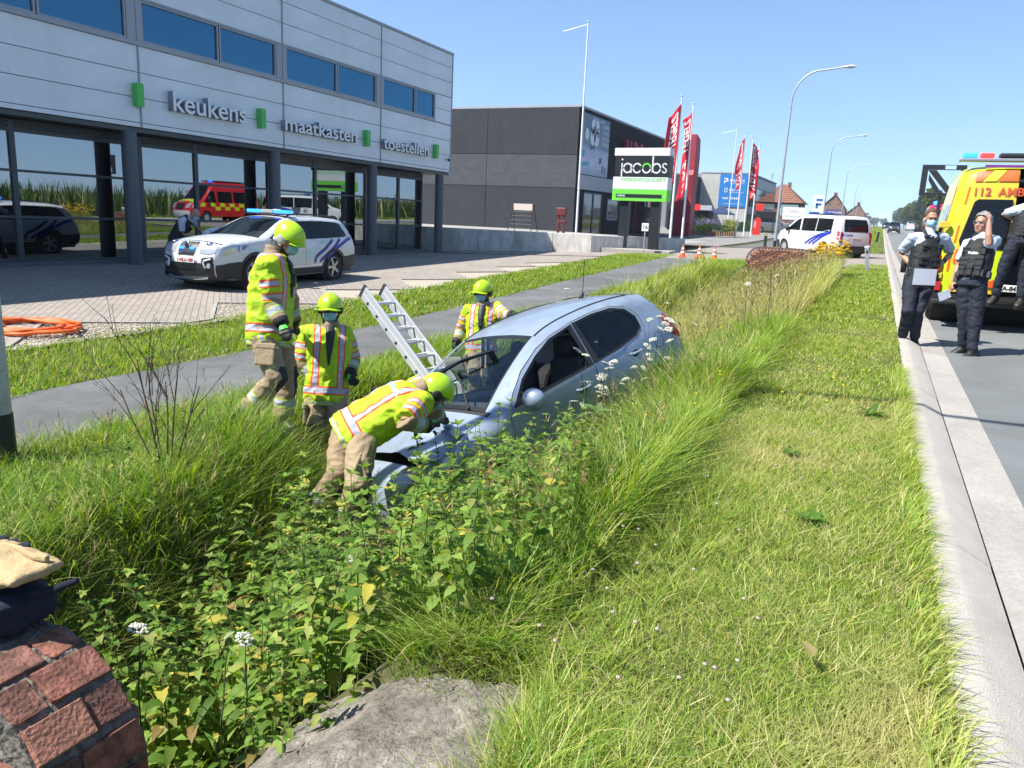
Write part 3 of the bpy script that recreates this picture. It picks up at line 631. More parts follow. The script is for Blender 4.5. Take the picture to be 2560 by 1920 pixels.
class Shell:
    """a car body: a side surface over the (x, z) plane and a skin stretched between the two sides along the top outline"""
    def __init__(s, path, crown, W, belt, tum, front, rear, sill, arches, ra, round_=.06, sharp=(), low=.03, n=5):
        s.ctrl = path; s.path = catmull(path, n, sharp); s.n = n; d = np.hypot(*np.diff(s.path, axis=0).T); s.S = np.concatenate([[0], np.cumsum(d)])
        s.crown = np.interp(np.arange(len(s.path)) / n, np.arange(len(path)), crown)
        t = np.gradient(s.path, axis=0); t /= np.linalg.norm(t, axis=1)[:, None]; s.nrm = np.stack([t[:, 1], -t[:, 0]], 1)
        if s.nrm[len(s.nrm) // 2, 1] < 0: s.nrm = -s.nrm
        s.W, s.belt, s.tum, s.front, s.rear, s.sill, s.rnd, s.low = W, belt, tum, front, rear, sill, round_, low
        s.arches, s.ra = arches, ra
        bot = []; xs0, xs1 = s.path[-1], s.path[0]
        bot.append((xs0[0], sill))
        for ax, az in sorted(arches):
            h = math.acos(min(1, max(-1, (sill - az) / ra)))
            for a in np.linspace(-h, h, 13): bot.append((ax + ra * math.sin(a), az + ra * math.cos(a)))
        bot.append((xs1[0], sill))
        s.outline = [tuple(p) for p in s.path] + bot
    def c(s, i): return float(s.S[min(int(i * s.n), len(s.S) - 1)])
    def halfw(s, x, z, edge=False):
        x = np.asarray(x, float); z = np.asarray(z, float)
        y = s.W - s.low * np.clip((s.belt * .68 - z) / .4, 0, 2) ** 2 - .03 * np.clip((z - s.belt * .68) / (s.belt * .32), 0, 1) ** 2 - s.tum * np.maximum(z - s.belt, 0) - .10 * s.tum * np.maximum(z - s.belt, 0) ** 2
        y = y - s.front[1] * np.clip((x - s.front[0]) / s.front[2], 0, 2) ** 2.2 - s.rear[1] * np.clip((s.rear[0] - x) / s.rear[2], 0, 2) ** 2
        if edge: return y - s.rnd
        a = s.path[:-1]; b = s.path[1:]; p = np.stack([x.ravel(), z.ravel()], 1); ab = b - a
        t = np.clip(((p[:, None] - a[None]) * ab[None]).sum(-1) / (ab ** 2).sum(-1)[None], 0, 1); q = a[None] + ab[None] * t[..., None]
        d = np.min(np.hypot(*(p[:, None] - q).transpose(2, 0, 1)), 1).reshape(x.shape); d = np.minimum(d, s.rnd)
        return y - (s.rnd - np.sqrt(np.maximum(s.rnd ** 2 - (s.rnd - d) ** 2, 0)))
    def side(s, V, off=0., sg=1): y = s.halfw(V[:, 0], V[:, 1]) + off; return np.stack([V[:, 0], sg * y, V[:, 1]], 1)
    def skin(s, u, sv, off=0.):
        x = np.interp(sv, s.S, s.path[:, 0]); z = np.interp(sv, s.S, s.path[:, 1]); nx = np.interp(sv, s.S, s.nrm[:, 0]); nz = np.interp(sv, s.S, s.nrm[:, 1]); cr = np.interp(sv, s.S, s.crown)
        y = s.halfw(x, z, True); b = cr * (1 - np.abs(u) ** 2.3) + off
        return np.stack([x + nx * b, u * y, z + nz * b], 1)
    def panel(s, name, poly, m, parent, holes=(), off=0., sides=(1, -1), step=.06, smooth=50):
        V, F = tri2d(poly, holes, step); out = []
        for sg in sides:
            me = bpy.data.meshes.new(name); me.from_pydata(s.side(V, off, sg).tolist(), [], F if sg > 0 else [f[::-1] for f in F]); out.append(fin_mesh(name, me, m, parent, smooth))
        return out
    def top(s, name, s0, s1, m, parent, u0=-1., u1=1., off=0., ds=.05, nu=15, smooth=50, deform=None):
        ss = np.linspace(s0, s1, max(2, int((s1 - s0) / ds) + 1)); uu = np.linspace(u0, u1, nu); U, S_ = np.meshgrid(uu, ss, indexing='ij'); n, k = U.shape
        P = s.skin(U.ravel(), S_.ravel(), off)
        if deform is not None: P = deform(P, U.ravel(), S_.ravel())
        idx = np.arange(n * k).reshape(n, k); F = np.stack([idx[:-1, :-1], idx[1:, :-1], idx[1:, 1:], idx[:-1, 1:]], -1).reshape(-1, 4)
        me = bpy.data.meshes.new(name); me.from_pydata(P.tolist(), [], F.tolist()); return fin_mesh(name, me, m, parent, smooth)
    def patch(s, name, poly, m, parent, off=.004, step=.05, mirror=False):
        V, F = tri2d(poly, (), step); out = []
        for sg in ((1, -1) if mirror else (1,)):
            me = bpy.data.meshes.new(name); me.from_pydata(s.skin(V[:, 0] * sg, V[:, 1], off).tolist(), [], F); out.append(fin_mesh(name, me, m, parent, 50))
        return out
    def stripe(s, name, pts, w, m, parent, off=.003, sides=(1, -1)):
        pts = np.array(pts, float); t = np.gradient(pts, axis=0); t /= np.linalg.norm(t, axis=1)[:, None] + 1e-9; nn = np.stack([-t[:, 1], t[:, 0]], 1) * w / 2
        poly = [tuple(p) for p in pts + nn] + [tuple(p) for p in (pts - nn)[::-1]]; return s.panel(name, poly, m, parent, off=off, sides=sides, step=max(.03, w * .8))
def fin_mesh(name, me, m, parent, smooth=50):
    me.materials.append(m); me.polygons.foreach_set('use_smooth', [True] * len(me.polygons)); me.set_sharp_from_angle(angle=R(smooth))
    o = bpy.data.objects.new(name, me); COL.objects.link(o); o.parent = parent; return o
WH = {}
def wheel(parent, x, y, r, w, rim=.66, spokes=5, mrim=None):
    """tyre with rim and spokes; y sign gives the outer side"""
    sg = 1 if y > 0 else -1; k = (r, w, rim, spokes, sg, mrim)
    o = empty('wheel', (x, y, r)); o.parent = parent
    if k not in WH:
        t = MB().lathe([(r * rim, -w / 2), (r * .94, -w / 2), (r, -w * .36), (r, w * .36), (r * .94, w / 2), (r * rim, w / 2), (r * rim * .97, 0), (r * rim, -w / 2)], 28, axis='y', cap=False)
        me1 = t.build('tyre', m_rub, None, smooth=35); h = MB(); f = sg * w * .30
        h.lathe([(r * rim, f - .03), (r * rim, f + sg * .035), (r * rim * .93, f + sg * .04), (r * rim * .9, f - sg * .02), (r * rim * .9, f - sg * .05)], 28, axis='y', cap=False)
        for i in range(spokes):
            a = 2 * PI * i / spokes; c_, s_ = math.cos(a), math.sin(a)
            def pt(rr, dx, yy): return (rr * c_ - dx * s_, yy, rr * s_ + dx * c_)
            w0, w1 = r * .10, r * .085; r0, r1 = r * .1, r * rim * .93
            h.loft([[pt(r0, -w0, f + sg * .03), pt(r0, w0, f + sg * .03), pt(r0, w0, f), pt(r0, -w0, f)], [pt(r1, -w1, f + sg * .02), pt(r1, w1, f + sg * .02), pt(r1, w1, f - sg * .01), pt(r1, -w1, f - sg * .01)]])
        h.lathe([(.001, f + sg * .036), (r * .16, f + sg * .034), (r * .17, f - sg * .02)], 16, axis='y')
        me2 = h.build('rim', mrim or m_rim, None, smooth=35); d = MB().lathe([(.01, f - sg * .045), (r * rim * .95, f - sg * .045)], 20, axis='y').build('brake_shadow', m_blk, None)  # flat black disc stands in for the shadow behind the spokes
        WH[k] = [me1.data, me2.data, d.data]
        for q in (me1, me2, d): bpy.data.objects.remove(q)
    for nm, me in zip(('tyre', 'rim', 'shadow_disc'), WH[k]): piece(nm, me, o, (0, 0, 0))
    return o
def plate(parent, txt, loc, fwd, red=True):
    """number plate whose face looks along fwd (+1 front, -1 rear)"""
    o = MB().cbox((0, 0, 0), (.012, .52, .11)).build('number_plate', m_plate, parent, bevel=.004, loc=loc)
    r = (0, fwd, 0)
    text('plate_text', txt, .098, m_plred if red else m_blk, (fwd * .008, -fwd * .215, -.034), r, (0, 0, 1), o, .001, .004, fit=.43); return o
def mirror_part(parent, x, y, z, m, sg, size=(.11, .20, .14)):
    b = MB(); b.ell((0, sg * .1, 0), (size[0], size[1] / 1.9, size[2] / 1.8), 14, 8)
    o = b.build('mirror', m, parent, smooth=60, loc=(x, sg * y, z)); MB().box(-.03, .03, min(sg * -.05, sg * .03), max(sg * -.05, sg * .03), -.05, .0).build('mirror_foot', m_blk, o)
    MB().lathe([(.001, 0), (.075, 0), (.08, .01)], 14, (-size[0] * .8, sg * .1, 0), axis='x').build('mirror_glass', m_tint, o); return o
def handles(sh, parent, pts, m):
    for x, z in pts:
        for sg in (1, -1):
            y = float(sh.halfw(np.array([x]), np.array([z]))[0])
            b = MB().tube([(x - .1, sg * (y + .004), z), (x - .07, sg * (y + .035), z + .003), (x + .07, sg * (y + .035), z + .006), (x + .1, sg * (y + .004), z + .008)], .013, 8)
            b.build('door_handle', m, parent, smooth=60)
def offset_poly(p, d):
    c = np.mean(np.array(p), 0); return [tuple(c + (np.array(q) - c) * (1 + d / max(np.hypot(*(np.array(q) - c)), 1e-6))) for q in p]
def box_mats(parent, name, m, *a, bevel=.02): return MB().box(*a).build(name, m, parent, bevel=bevel, smooth=40)

# ---------------------------------------------------------------- the silver hatchback in the ditch
def hatch():
    path = [(1.70, .2), (1.93, .26), (2.0, .42), (1.975, .57), (1.87, .71), (1.70, .79), (1.42, .875), (1.15, .935), (.95, .985), (.63, 1.15), (.30, 1.295), (.0, 1.40), (-.28, 1.445), (-.65, 1.455), (-1.05, 1.44), (-1.42, 1.395), (-1.67, 1.345), (-1.78, 1.20), (-1.88, 1.03), (-1.95, .88), (-2.0, .72), (-2.0, .45), (-1.92, .27), (-1.68, .2)]
    crown = [.10, .12, .13, .11, .08, .06, .05, .045, .05, .055, .05, .045, .04, .035, .035, .035, .035, .05, .06, .06, .06, .07, .07, .06]
    sh = Shell(path, crown, .865, .96, .40, (1.05, .30, .95), (-1.2, .055, .8), .2, [(1.25, .30), (-1.29, .30)], .335, .075, sharp=(8, 16))
    t = empty('crashed_car', (-3.061, 7.279, -1.083)); tag(t, 'silver blue hatchback nose down in the ditch with a crumpled bonnet', 'car')
    t.rotation_euler = Euler((R(11.22), R(13.59), R(250.65)), 'XYZ')
    P = m_silver
    win_f = [(.66, .985), (.50, 1.115), (.25, 1.235), (-.02, 1.325), (-.34, 1.365), (-.35, .985)]
    win_r = [(-.50, .99), (-.47, 1.37), (-.75, 1.372), (-1.02, 1.345), (-1.20, 1.28), (-1.29, 1.18), (-1.28, 1.09), (-1.15, 1.035), (-.85, 1.005)]
    door_f = [(.84, .27), (.86, .6), (.80, .955), (.68, 1.065), (.45, 1.20), (.15, 1.32), (-.1, 1.378), (-.40, 1.405), (-.415, .9), (-.40, .27)]
    door_r = [(-.42, .27), (-.435, .9), (-.42, 1.406), (-.75, 1.41), (-1.05, 1.385), (-1.27, 1.31), (-1.37, 1.18), (-1.36, 1.06), (-1.22, .86), (-1.02, .64), (-.93, .42), (-.90, .27)]
    sh.panel('body_side', sh.outline, P, t, holes=[offset_poly(door_f, .0065), offset_poly(door_r, .0065)])
    band = [(.72, .968), (.50, 1.14), (.22, 1.265), (-.05, 1.352), (-.37, 1.388), (-.75, 1.392), (-1.05, 1.365), (-1.24, 1.295), (-1.325, 1.18), (-1.31, 1.07), (-1.17, 1.015), (-.85, .98), (-.35, .965)]
    m_frame = mat('window_seal', (.01, .01, .011), .35)
    dl = {}
    for nm, door, win, fr in (('front_door', door_f, win_f, [(.735, .966), (.50, 1.145), (.22, 1.27), (-.05, 1.357), (-.41, 1.392), (-.41, .966)]), ('rear_door', door_r, win_r, [(-.43, .967), (-.428, 1.395), (-.75, 1.398), (-1.04, 1.371), (-1.235, 1.30), (-1.325, 1.19), (-1.318, 1.075), (-1.17, 1.012), (-.85, .982)])):
        for sg in (1, -1):
            o = empty(nm, (0, 0, 0)); o.parent = t
            if nm == 'front_door' and sg < 0:      # swung open on the far side
                h = Vector((.84, -float(sh.halfw(np.array([.84]), np.array([.7]))[0]), 0)); o.matrix_local = Matrix.Translation(h) @ Matrix.Rotation(R(-58), 4, 'Z') @ Matrix.Translation(-h); o['label'] = 'passenger door swung wide open'
            sh.panel('door_skin', door, P, o, holes=[fr], sides=(sg,)); sh.panel('window_frame', fr, m_frame, o, holes=[win], off=.001, sides=(sg,))
            if not (nm == 'front_door' and sg > 0): sh.panel('window_pane', win, m_carglass, o, off=-.008, sides=(sg,))
            sh.panel('door_card', [p for p in door if p[1] < .97], m_inner, o, off=-.06, sides=(sg,), step=.12)
            hx, hz = (-.16, .80) if nm == 'front_door' else (-1.06, .86)
            y = float(sh.halfw(np.array([hx]), np.array([hz]))[0])
            MB().tube([(hx - .1, sg * (y + .0), hz), (hx - .07, sg * (y + .035), hz + .003), (hx + .07, sg * (y + .035), hz + .01), (hx + .1, sg * (y + .0), hz + .014)], .015, 8).build('door_handle', P, o, smooth=60)
            MB().ell((hx, sg * (y - .012), hz - .012), (.09, .02, .05), 14, 6).build('handle_recess', m_inner, o, smooth=60)
            if nm == 'front_door': mirror_part(o, .60, .86, .985, P, sg, (.10, .23, .19))
    c = sh.c
    sh.top('front_bumper', c(0), c(3.9), P, t)
    rn = random.Random(4)
    def crumple(Pn, U, S_):
        k = (S_ - c(5)) / (c(8) - c(5)); k = np.clip(k, 0, 1)
        Pn[:, 2] += .075 * (1 - k) * (.75 - .5 * U) + .035 * np.exp(-((k - .45) / .07) ** 2) * (1 - .4 * U) + .02 * np.sin(U * 4 + k * 3) * (1 - k) + .03 * np.exp(-((U - .45 + .6 * k) / .12) ** 2) * (1 - k)
        Pn[:, 0] -= .05 * (1 - k); return Pn
    sh.top('bonnet', c(4.9), c(7.75), P, t, -.93, .93, ds=.025, nu=25, smooth=30, deform=crumple)
    sh.top('bonnet_edge', c(3.92), c(4.88), P, t)
    for a, b in ((-1, -.945), (.945, 1)): sh.top('wing_top', c(4.9), c(7.75), P, t, a, b, nu=3)
    sh.top('engine_bay', c(4.9), c(7.8), m_blk, t, -.93, .93, off=-.12)
    sh.top('scuttle', c(7.76), c(8.28), m_blk, t, off=-.012)
    for a, b in ((-1, -.90), (.90, 1)): sh.top('windscreen_pillar', c(8.0), c(11.1), P, t, a, b, nu=4)
    sh.top('windscreen_seal', c(8.0), c(8.35), m_frame, t, -.90, .90, off=-.002); sh.top('windscreen_seal', c(10.85), c(11.1), m_frame, t, -.90, .90, off=-.002)
    for a, b in ((-.9, -.865), (.865, .9)): sh.top('windscreen_seal', c(8.0), c(11.1), m_frame, t, a, b, nu=3, off=-.002)
    sh.top('windscreen', c(8.3), c(10.9), m_carglass, t, -.88, .88, off=-.004)
    sh.top('roof', c(11.1), c(15.4), P, t)
    for sg in (1, -1):                         # roof gutter strips
        MB().tube([tuple(sh.skin(np.array([sg * .93]), np.array([s_]), .003)[0]) for s_ in np.linspace(c(11.1), c(15.2), 24)], .009, 5).build('roof_strip', m_blk, t)
    sh.top('spoiler', c(15.4), c(16.05), P, t, -.93, .93, off=.02); sh.top('spoiler_underside', c(15.35), c(16.2), P, t)
    for a, b in ((-1, -.90), (.90, 1)): sh.top('rear_pillar', c(16.05), c(17.75), P, t, a, b, nu=4)
    sh.top('rear_window', c(16.1), c(17.7), m_carglass, t, -.9, .9, off=-.004)
    sh.top('tailgate', c(17.75), c(20), P, t); sh.top('rear_bumper', c(20.05), c(23), P, t, off=.012)
    # lamps
    sh.patch('tail_lamp', [(.76, c(17.8)), (1.0, c(17.65)), (1.0, c(19.6)), (.84, c(19.4))], m_redl, t, .006, .04, True)
    sh.panel('tail_lamp', [(-1.70, 1.06), (-1.83, 1.10), (-1.945, .90), (-1.91, .76), (-1.78, .83), (-1.68, .97)], m_redl, t, off=.006, step=.04)
    sh.panel('headlamp', [(1.94, .66), (1.84, .73), (1.66, .80), (1.42, .86), (1.52, .77), (1.70, .68), (1.90, .60)], m_lens, t, off=.004, step=.04)
    sh.panel('pillar_cover', [(-.345, .985), (-.352, 1.368), (-.408, 1.385), (-.406, .98)], m_blk, t, off=.006, step=.1); sh.panel('pillar_cover', [(-.432, .98), (-.43, 1.386), (-.475, 1.386), (-.505, .985)], m_blk, t, off=.006, step=.1)
    sh.stripe('belt_seal', [(.74, .962), (-.40, .972)], .022, m_blk, t, off=.008); sh.stripe('belt_seal', [(-.44, .973), (-.85, .985), (-1.17, 1.018), (-1.30, 1.075)], .020, m_blk, t, off=.008)
    sh.stripe('fuel_flap', [(-1.5 + .085 * math.cos(a), .86 + .085 * math.sin(a)) for a in np.linspace(0, 2 * PI, 25)], .006, m_blk, t, sides=(1,))
    sh.panel('side_trim', [(.8, .5), (-.9, .5), (-.9, .545), (.8, .545)], P, t, off=.012)
    # antenna, wheels, underside
    p = sh.skin(np.array([0.]), np.array([c(14.9)]))[0]
    a = MB().tube([p, p + (-.06, 0, .05)], [.028, .016], 10).build('antenna_base', m_blk, t, smooth=50); MB().tube([p + (-.05, 0, .045), p + (-.22, 0, .40)], .005, 5).build('antenna_rod', m_blk, a)
    for x in (1.25, -1.29):
        for sg in (1, -1): wheel(t, x, sg * .74, .30, .19, .63, 7)
    MB().box(-1.9, 1.85, -.66, .66, .17, .24).box(-.95, .9, -.8, .8, .19, .26).build('floor_pan', m_inner, t)
    for ax in (1.25, -1.29):
        MB().lathe([(.36, -.80), (.36, .80)], 20, (ax, 0, .32), axis='y').build('wheel_well', m_inner, t)
    # inside
    d = MB(); d.loft([[(.95, -.66, .60), (.95, .66, .60), (.95, .66, .93), (.95, -.66, .93)], [(.62, -.68, .62), (.62, .68, .62), (.62, .68, .95), (.62, -.68, .95)], [(.40, -.66, .64), (.40, .66, .64), (.42, .66, .86), (.42, -.66, .86)]])
    d.build('dashboard', mat('dashboard_grey', (.05, .055, .06), .7), t, bevel=.04, smooth=50)
    w_ = MB(); q = [Vector((.30 + .08 * math.sin(a) * .5, .36 + .18 * math.cos(a), .84 + .17 * math.sin(a))) for a in np.linspace(0, 2 * PI, 21)]; w_.tube(q, .016, 6, cap=False); w_.tube([(.32, .36, .84), (.5, .36, .78)], .04, 8); w_.box(.30, .33, .2, .52, .82, .86); w_.build('steering_wheel', m_blk, t, smooth=60)
    m_seat = mat('seat_fabric', (.045, .047, .055), .9)
    for x, ys_ in ((-.22, (.36, -.36)), (-1.05, (.36, -.36))):
        for y in ys_:
            s_ = MB(); s_.loft([[(x + .32, y - .23, .40), (x + .32, y + .23, .40), (x + .32, y + .23, .52), (x + .32, y - .23, .52)], [(x - .2, y - .24, .36), (x - .2, y + .24, .36), (x - .2, y + .24, .5), (x - .2, y - .24, .5)]])
            s_.loft([[(x - .12, y - .24, .42), (x - .12, y + .24, .42), (x - .26, y + .24, .42), (x - .26, y - .24, .42)], [(x - .26, y - .22, 1.0), (x - .26, y + .22, 1.0), (x - .38, y + .22, 1.0), (x - .38, y - .22, 1.0)]])
            o = s_.build('seat', m_seat, t, bevel=.04, smooth=50); MB().ell((x - .34, y, 1.12), (.05, .13, .09), 12, 8).build('headrest', m_seat, o, smooth=60)
    MB().tube([(.62, 0, 1.26), (.60, 0, 1.20)], .015, 6).ell((.56, 0, 1.2), (.03, .12, .035), 12, 6).build('inside_mirror', m_blk, t, smooth=50)
    MB().box(.36, .365, -.52, -.22, 1.20, 1.34).build('sun_visor', mat('visor_grey', (.3, .3, .28), .8), t)
    q = [tuple(sh.skin(np.array([u]), np.array([s_]), .012)[0]) for u, s_ in ((.62, c(8.15)), (.22, c(8.9)), (-.1, c(9.25)))]
    wp = MB().tube(q, .011, 6).build('wiper', m_blk, t)
    return t, sh
car, car_sh = hatch()
def badge(parent, x, y, z, fwd):
    pass
# ---------------------------------------------------------------- police estate on the forecourt
def estate():
    path = [(2.06, .24), (2.30, .30), (2.36, .50), (2.355, .72), (2.28, .90), (2.14, .975), (1.85, 1.03), (1.45, 1.075), (1.08, 1.10), (.75, 1.235), (.38, 1.40), (.06, 1.505), (-.40, 1.55), (-1.1, 1.55), (-1.75, 1.52), (-2.08, 1.475), (-2.24, 1.28), (-2.36, 1.06), (-2.43, .88), (-2.48, .68), (-2.47, .45), (-2.36, .30), (-2.1, .24)]
    crown = [.10, .12, .12, .10, .08, .06, .05, .05, .05, .05, .05, .045, .04, .035, .03, .03, .05, .06, .06, .07, .07, .07, .06]
    sh = Shell(path, crown, .93, 1.03, .42, (1.45, .20, .95), (-1.5, .12, .95), .24, [(1.42, .35), (-1.40, .35)], .40, .07, sharp=(8, 15)); c = sh.c
    t = empty('police_car', (-13.13, 14.30, -.36), R(271.5), 'white police estate car with blue lights parked facing left on the forecourt', 'police car')
    P = m_whitecar
    sh.panel('body_side', sh.outline, P, t)
    m_mesh = mat('grille_mesh', (.012, .013, .015), .4)
    # windows: near black glass band plus door pillars
    dlo = [(.92, 1.09), (.62, 1.225), (.30, 1.355), (.0, 1.44), (-.45, 1.475), (-1.1, 1.475), (-1.7, 1.445), (-1.86, 1.40), (-2.04, 1.13), (-1.9, 1.09), (-.5, 1.06)]
    sh.panel('side_window', dlo, m_tint, t, off=.003)
    for x0, x1 in ((-.22, -.28), (-1.20, -1.25)): sh.panel('pillar', [(x0, 1.07), (x0 + .06, 1.07), (x1 + .06, 1.47), (x1, 1.47)], m_blk, t, off=.006)
    for x in (.86, -.30, -1.12): sh.stripe('door_seam', [(x, .5), (x + (.02 if x > 0 else 0), 1.05)], .008, m_blk, t)
    clad = [(2.35, .26), (2.36, .55), (2.1, .60), (1.88, .62)] + [(1.42 + .47 * math.cos(a), .35 + .47 * math.sin(a)) for a in np.linspace(.6, PI - .5, 9)] + [(.9, .40), (-.9, .40)] + [(-1.40 + .47 * math.cos(a), .35 + .47 * math.sin(a)) for a in np.linspace(.5, PI - .6, 9)] + [(-2.0, .62), (-2.46, .66), (-2.46, .42), (-2.1, .26)]
    lo = [(-2.1, .25)] + [p for p in sh.outline if p[1] < .8 and -1.86 < p[0] < -.98] + [(-.9, .25), (.9, .25)] + [p for p in sh.outline if p[1] < .8 and .98 < p[0] < 1.86] + [(2.05, .25)]
    sh.panel('wheel_arch_cladding', clad + lo, m_blk, t, off=.012)
    sh.stripe('sill_trim', [(.8, .44), (-.86, .46)], .016, m_chrome, t, off=.03)
    # livery
    ch = [[(-.32, .55), (-.42, .72), (-.72, .86), (-1.02, 1.04)], [(-.62, .50), (-.70, .66), (-1.02, .82), (-1.36, 1.04)], [(-.84, .5), (-.90, .58), (-1.32, .80), (-1.66, 1.05)], [(-1.10, .60), (-1.5, .83), (-2.0, 1.02), (-2.2, 1.05)]]
    sh.stripe('livery_stripe', catmull(ch[0], 4), .09, m_poltur, t)
    for s_ in ch[1:]: sh.stripe('livery_stripe', catmull(s_, 4), .085, m_polblue, t)
    sh.stripe('livery_stripe', [(1.6, .90), (1.2, .82), (.6, .80)], .05, m_poltur, t)
    sh.top('tail_lamp', c(15.3), c(18.6), m_redl, t, .93, 1.0, off=.012, nu=3); sh.top('tail_lamp', c(15.3), c(18.6), m_redl, t, -1., -.93, off=.012, nu=3)
    handles(sh, t, [(-.08, .93), (-.98, .96)], P)
    # skin
    sh.top('front_bumper', c(0), c(4.95), P, t, nu=25, ds=.03); sh.top('bonnet', c(5), c(7.95), P, t); sh.top('scuttle', c(7.95), c(8.1), m_blk, t)
    for a, b in ((-1, -.91), (.91, 1)): sh.top('windscreen_pillar', c(8.1), c(11), P, t, a, b, nu=3)
    sh.top('windscreen', c(8.1), c(11), m_carglass, t, -.91, .91); sh.top('cabin_backdrop', c(8.1), c(11), m_inner, t, -.9, .9, off=-.35)
    d = MB(); d.loft([[(.95, -.7, .7), (.95, .7, .7), (.95, .7, 1.04), (.95, -.7, 1.04)], [(.5, -.7, .7), (.5, .7, .7), (.5, .7, 1.02), (.5, -.7, 1.02)]]); d.build('dashboard', mat('dashboard_grey', (.05, .055, .06), .7), t, bevel=.03)
    sh.top('roof', c(11), c(15.05), P, t); sh.top('rear_window', c(15.3), c(17), m_tint, t, -.92, .92); sh.top('tailgate', c(15.06), c(18.9), P, t, off=-.008); sh.top('rear_bumper', c(18.9), c(22), m_blk, t, off=.01)
    # face: grille, lamps, lower bumper
    sh.patch('grille', [(-.30, c(3.05)), (.30, c(3.05)), (.36, c(4.1)), (.30, c(4.5)), (-.30, c(4.5)), (-.36, c(4.1))], m_mesh, t, .012)
    g = MB()
    for i in range(7):
        for u0, u1 in (((-.34 + i * .1), (-.26 + i * .1)),):
            for s0, s1 in ((3.2, 4.4), (4.4, 3.2)):
                a, b = sh.skin(np.array([u0, u1]), np.array([c(s0), c(s1)]), .018); g.tube([a, b], .006, 4)
    a, b = sh.skin(np.array([.31, -.31]), np.array([c(4.5), c(3.05)]), .022); g.tube([a, b], .014, 4); g.build('grille_bars', m_chrome, t)
    cen = sh.skin(np.array([0.]), np.array([c(3.8)]), .03)[0]; MB().lathe([(.045, -.01), (.075, 0), (.06, .012), (.045, .012)], 20, cen, axis='x').build('badge', m_chrome, t, smooth=40)
    for u in (.2, -.2):
        q = sh.skin(np.array([u]), np.array([c(3.6)]), .02)[0]; MB().cbox(q, (.02, .12, .05)).build('blue_flasher', m_bluelamp, t, bevel=.008)
    sh.patch('headlamp', [(.46, c(4.25)), (.50, c(3.35)), (.80, c(3.3)), (1.0, c(3.4)), (1., c(4.45)), (.8, c(4.4))], m_lens, t, .008, .04, True)
    sh.panel('headlamp', [(2.345, .76), (2.30, .88), (2.2, .935), (1.98, .98), (1.82, .985), (1.93, .88), (2.15, .77)], m_lens, t, off=.006, step=.04)
    for sg in (.62, -.62):
        q = sh.skin(np.array([sg * 1.08]), np.array([c(4.5)]), -.0)[0]; MB().ell(q + np.array((-.0, 0, 0.0)), (.06, .07, .05), 12, 8).build('lamp_bowl', m_chrome, t, smooth=60)
    sh.top('lower_bumper', c(.3), c(2.5), m_blk, t, off=.012, nu=25, ds=.03)
    sh.patch('air_intake', [(-.42, c(1.9)), (.42, c(1.9)), (.36, c(2.5)), (-.36, c(2.5))], m_mesh, t, .02)
    sh.patch('side_intake', [(.58, c(1.75)), (.98, c(1.8)), (.98, c(3.0)), (.62, c(2.9))], m_blk, t, .016, .05, True)
    for sg in (1, -1):
        q = [sh.skin(np.array([sg * u]), np.array([c(s_)]), .03)[0] for u, s_ in ((.93, 2.85), (.72, 2.75), (.70, 2.4), (.76, 2.0))]; MB().tube(q, .022, 6).build('bumper_trim', P, t, smooth=60)
        q = sh.skin(np.array([sg * .84]), np.array([c(2.3)]), .012)[0]; MB().lathe([(.001, .02), (.05, .02), (.06, 0)], 16, q, axis='x').build('fog_lamp', m_lens, t, smooth=40)
    q = [tuple(sh.skin(np.array([u]), np.array([c(1.25)]), .035)[0]) for u in np.linspace(-.8, .8, 13)]; MB().tube(q, .028, 6).build('skid_plate', m_chrome, t, smooth=60)
    f = sh.skin(np.array([0.]), np.array([c(2.75)]), .02)[0]; plate(t, '1-NLU-180', f, 1)
    # "C 101" on the wing and the crest word on the bonnet
    y = float(sh.halfw(np.array([1.75]), np.array([.93]))[0])
    for sg in (1, -1): text('livery_text', '( 101', .15, m_polblue, (1.90 if sg > 0 else 1.5, sg * (y + .01), .86), (-sg, 0, 0), (0, 0, 1), t, .002, .003)
    for sg in (1, -1): mirror_part(t, .80, .92, 1.10, P, sg, (.09, .22, .15))
    for x in (1.42, -1.40):
        for sg in (1, -1): wheel(t, x, sg * .80, .36, .235, .70, 5)
        MB().lathe([(.43, -.86), (.43, .86)], 20, (x, 0, .37), axis='y').build('wheel_well', m_inner, t)
    MB().box(-2.3, 2.2, -.75, .75, .22, .30).build('floor_pan', m_inner, t)
    for sg in (1, -1):
        q = [tuple(sh.skin(np.array([sg * .86]), np.array([s_]), .055)[0]) for s_ in np.linspace(c(11.3), c(14.8), 12)]; q[0] = tuple(np.array(q[0]) - (0, 0, .05)); q[-1] = tuple(np.array(q[-1]) - (0, 0, .05)); MB().tube(q, .018, 6).build('roof_rail', m_blk, t, smooth=60)
    lb = empty('light_bar', (-.15, 0, 1.60)); lb.parent = t
    MB().box(-.12, .12, -.62, .62, 0, .03).build('bar_base', m_blk, lb, bevel=.008); MB().box(-.11, .11, -.18, .18, .032, .11).build('bar_middle', mat('bar_grey', (.35, .37, .4), .4), lb, bevel=.01)
    for sg in (1, -1):
        MB().box(-.11, .11, min(sg * .185, sg * .61), max(sg * .185, sg * .61), .032, .105).build('blue_lens', m_bluelamp, lb, bevel=.02)
    MB().box(-.5, -.28, -.1, .1, 1.6, 1.72).build('roof_beacon', mat('cream_dome', (.6, .58, .5), .4), t, bevel=.05, smooth=50)
    MB().box(-.62, -.6, .28, .52, 1.66, 1.78).box(-.62, -.6, .39, .41, 1.58, 1.66).build('roof_aerial', m_blk, t)
    return t
estate()
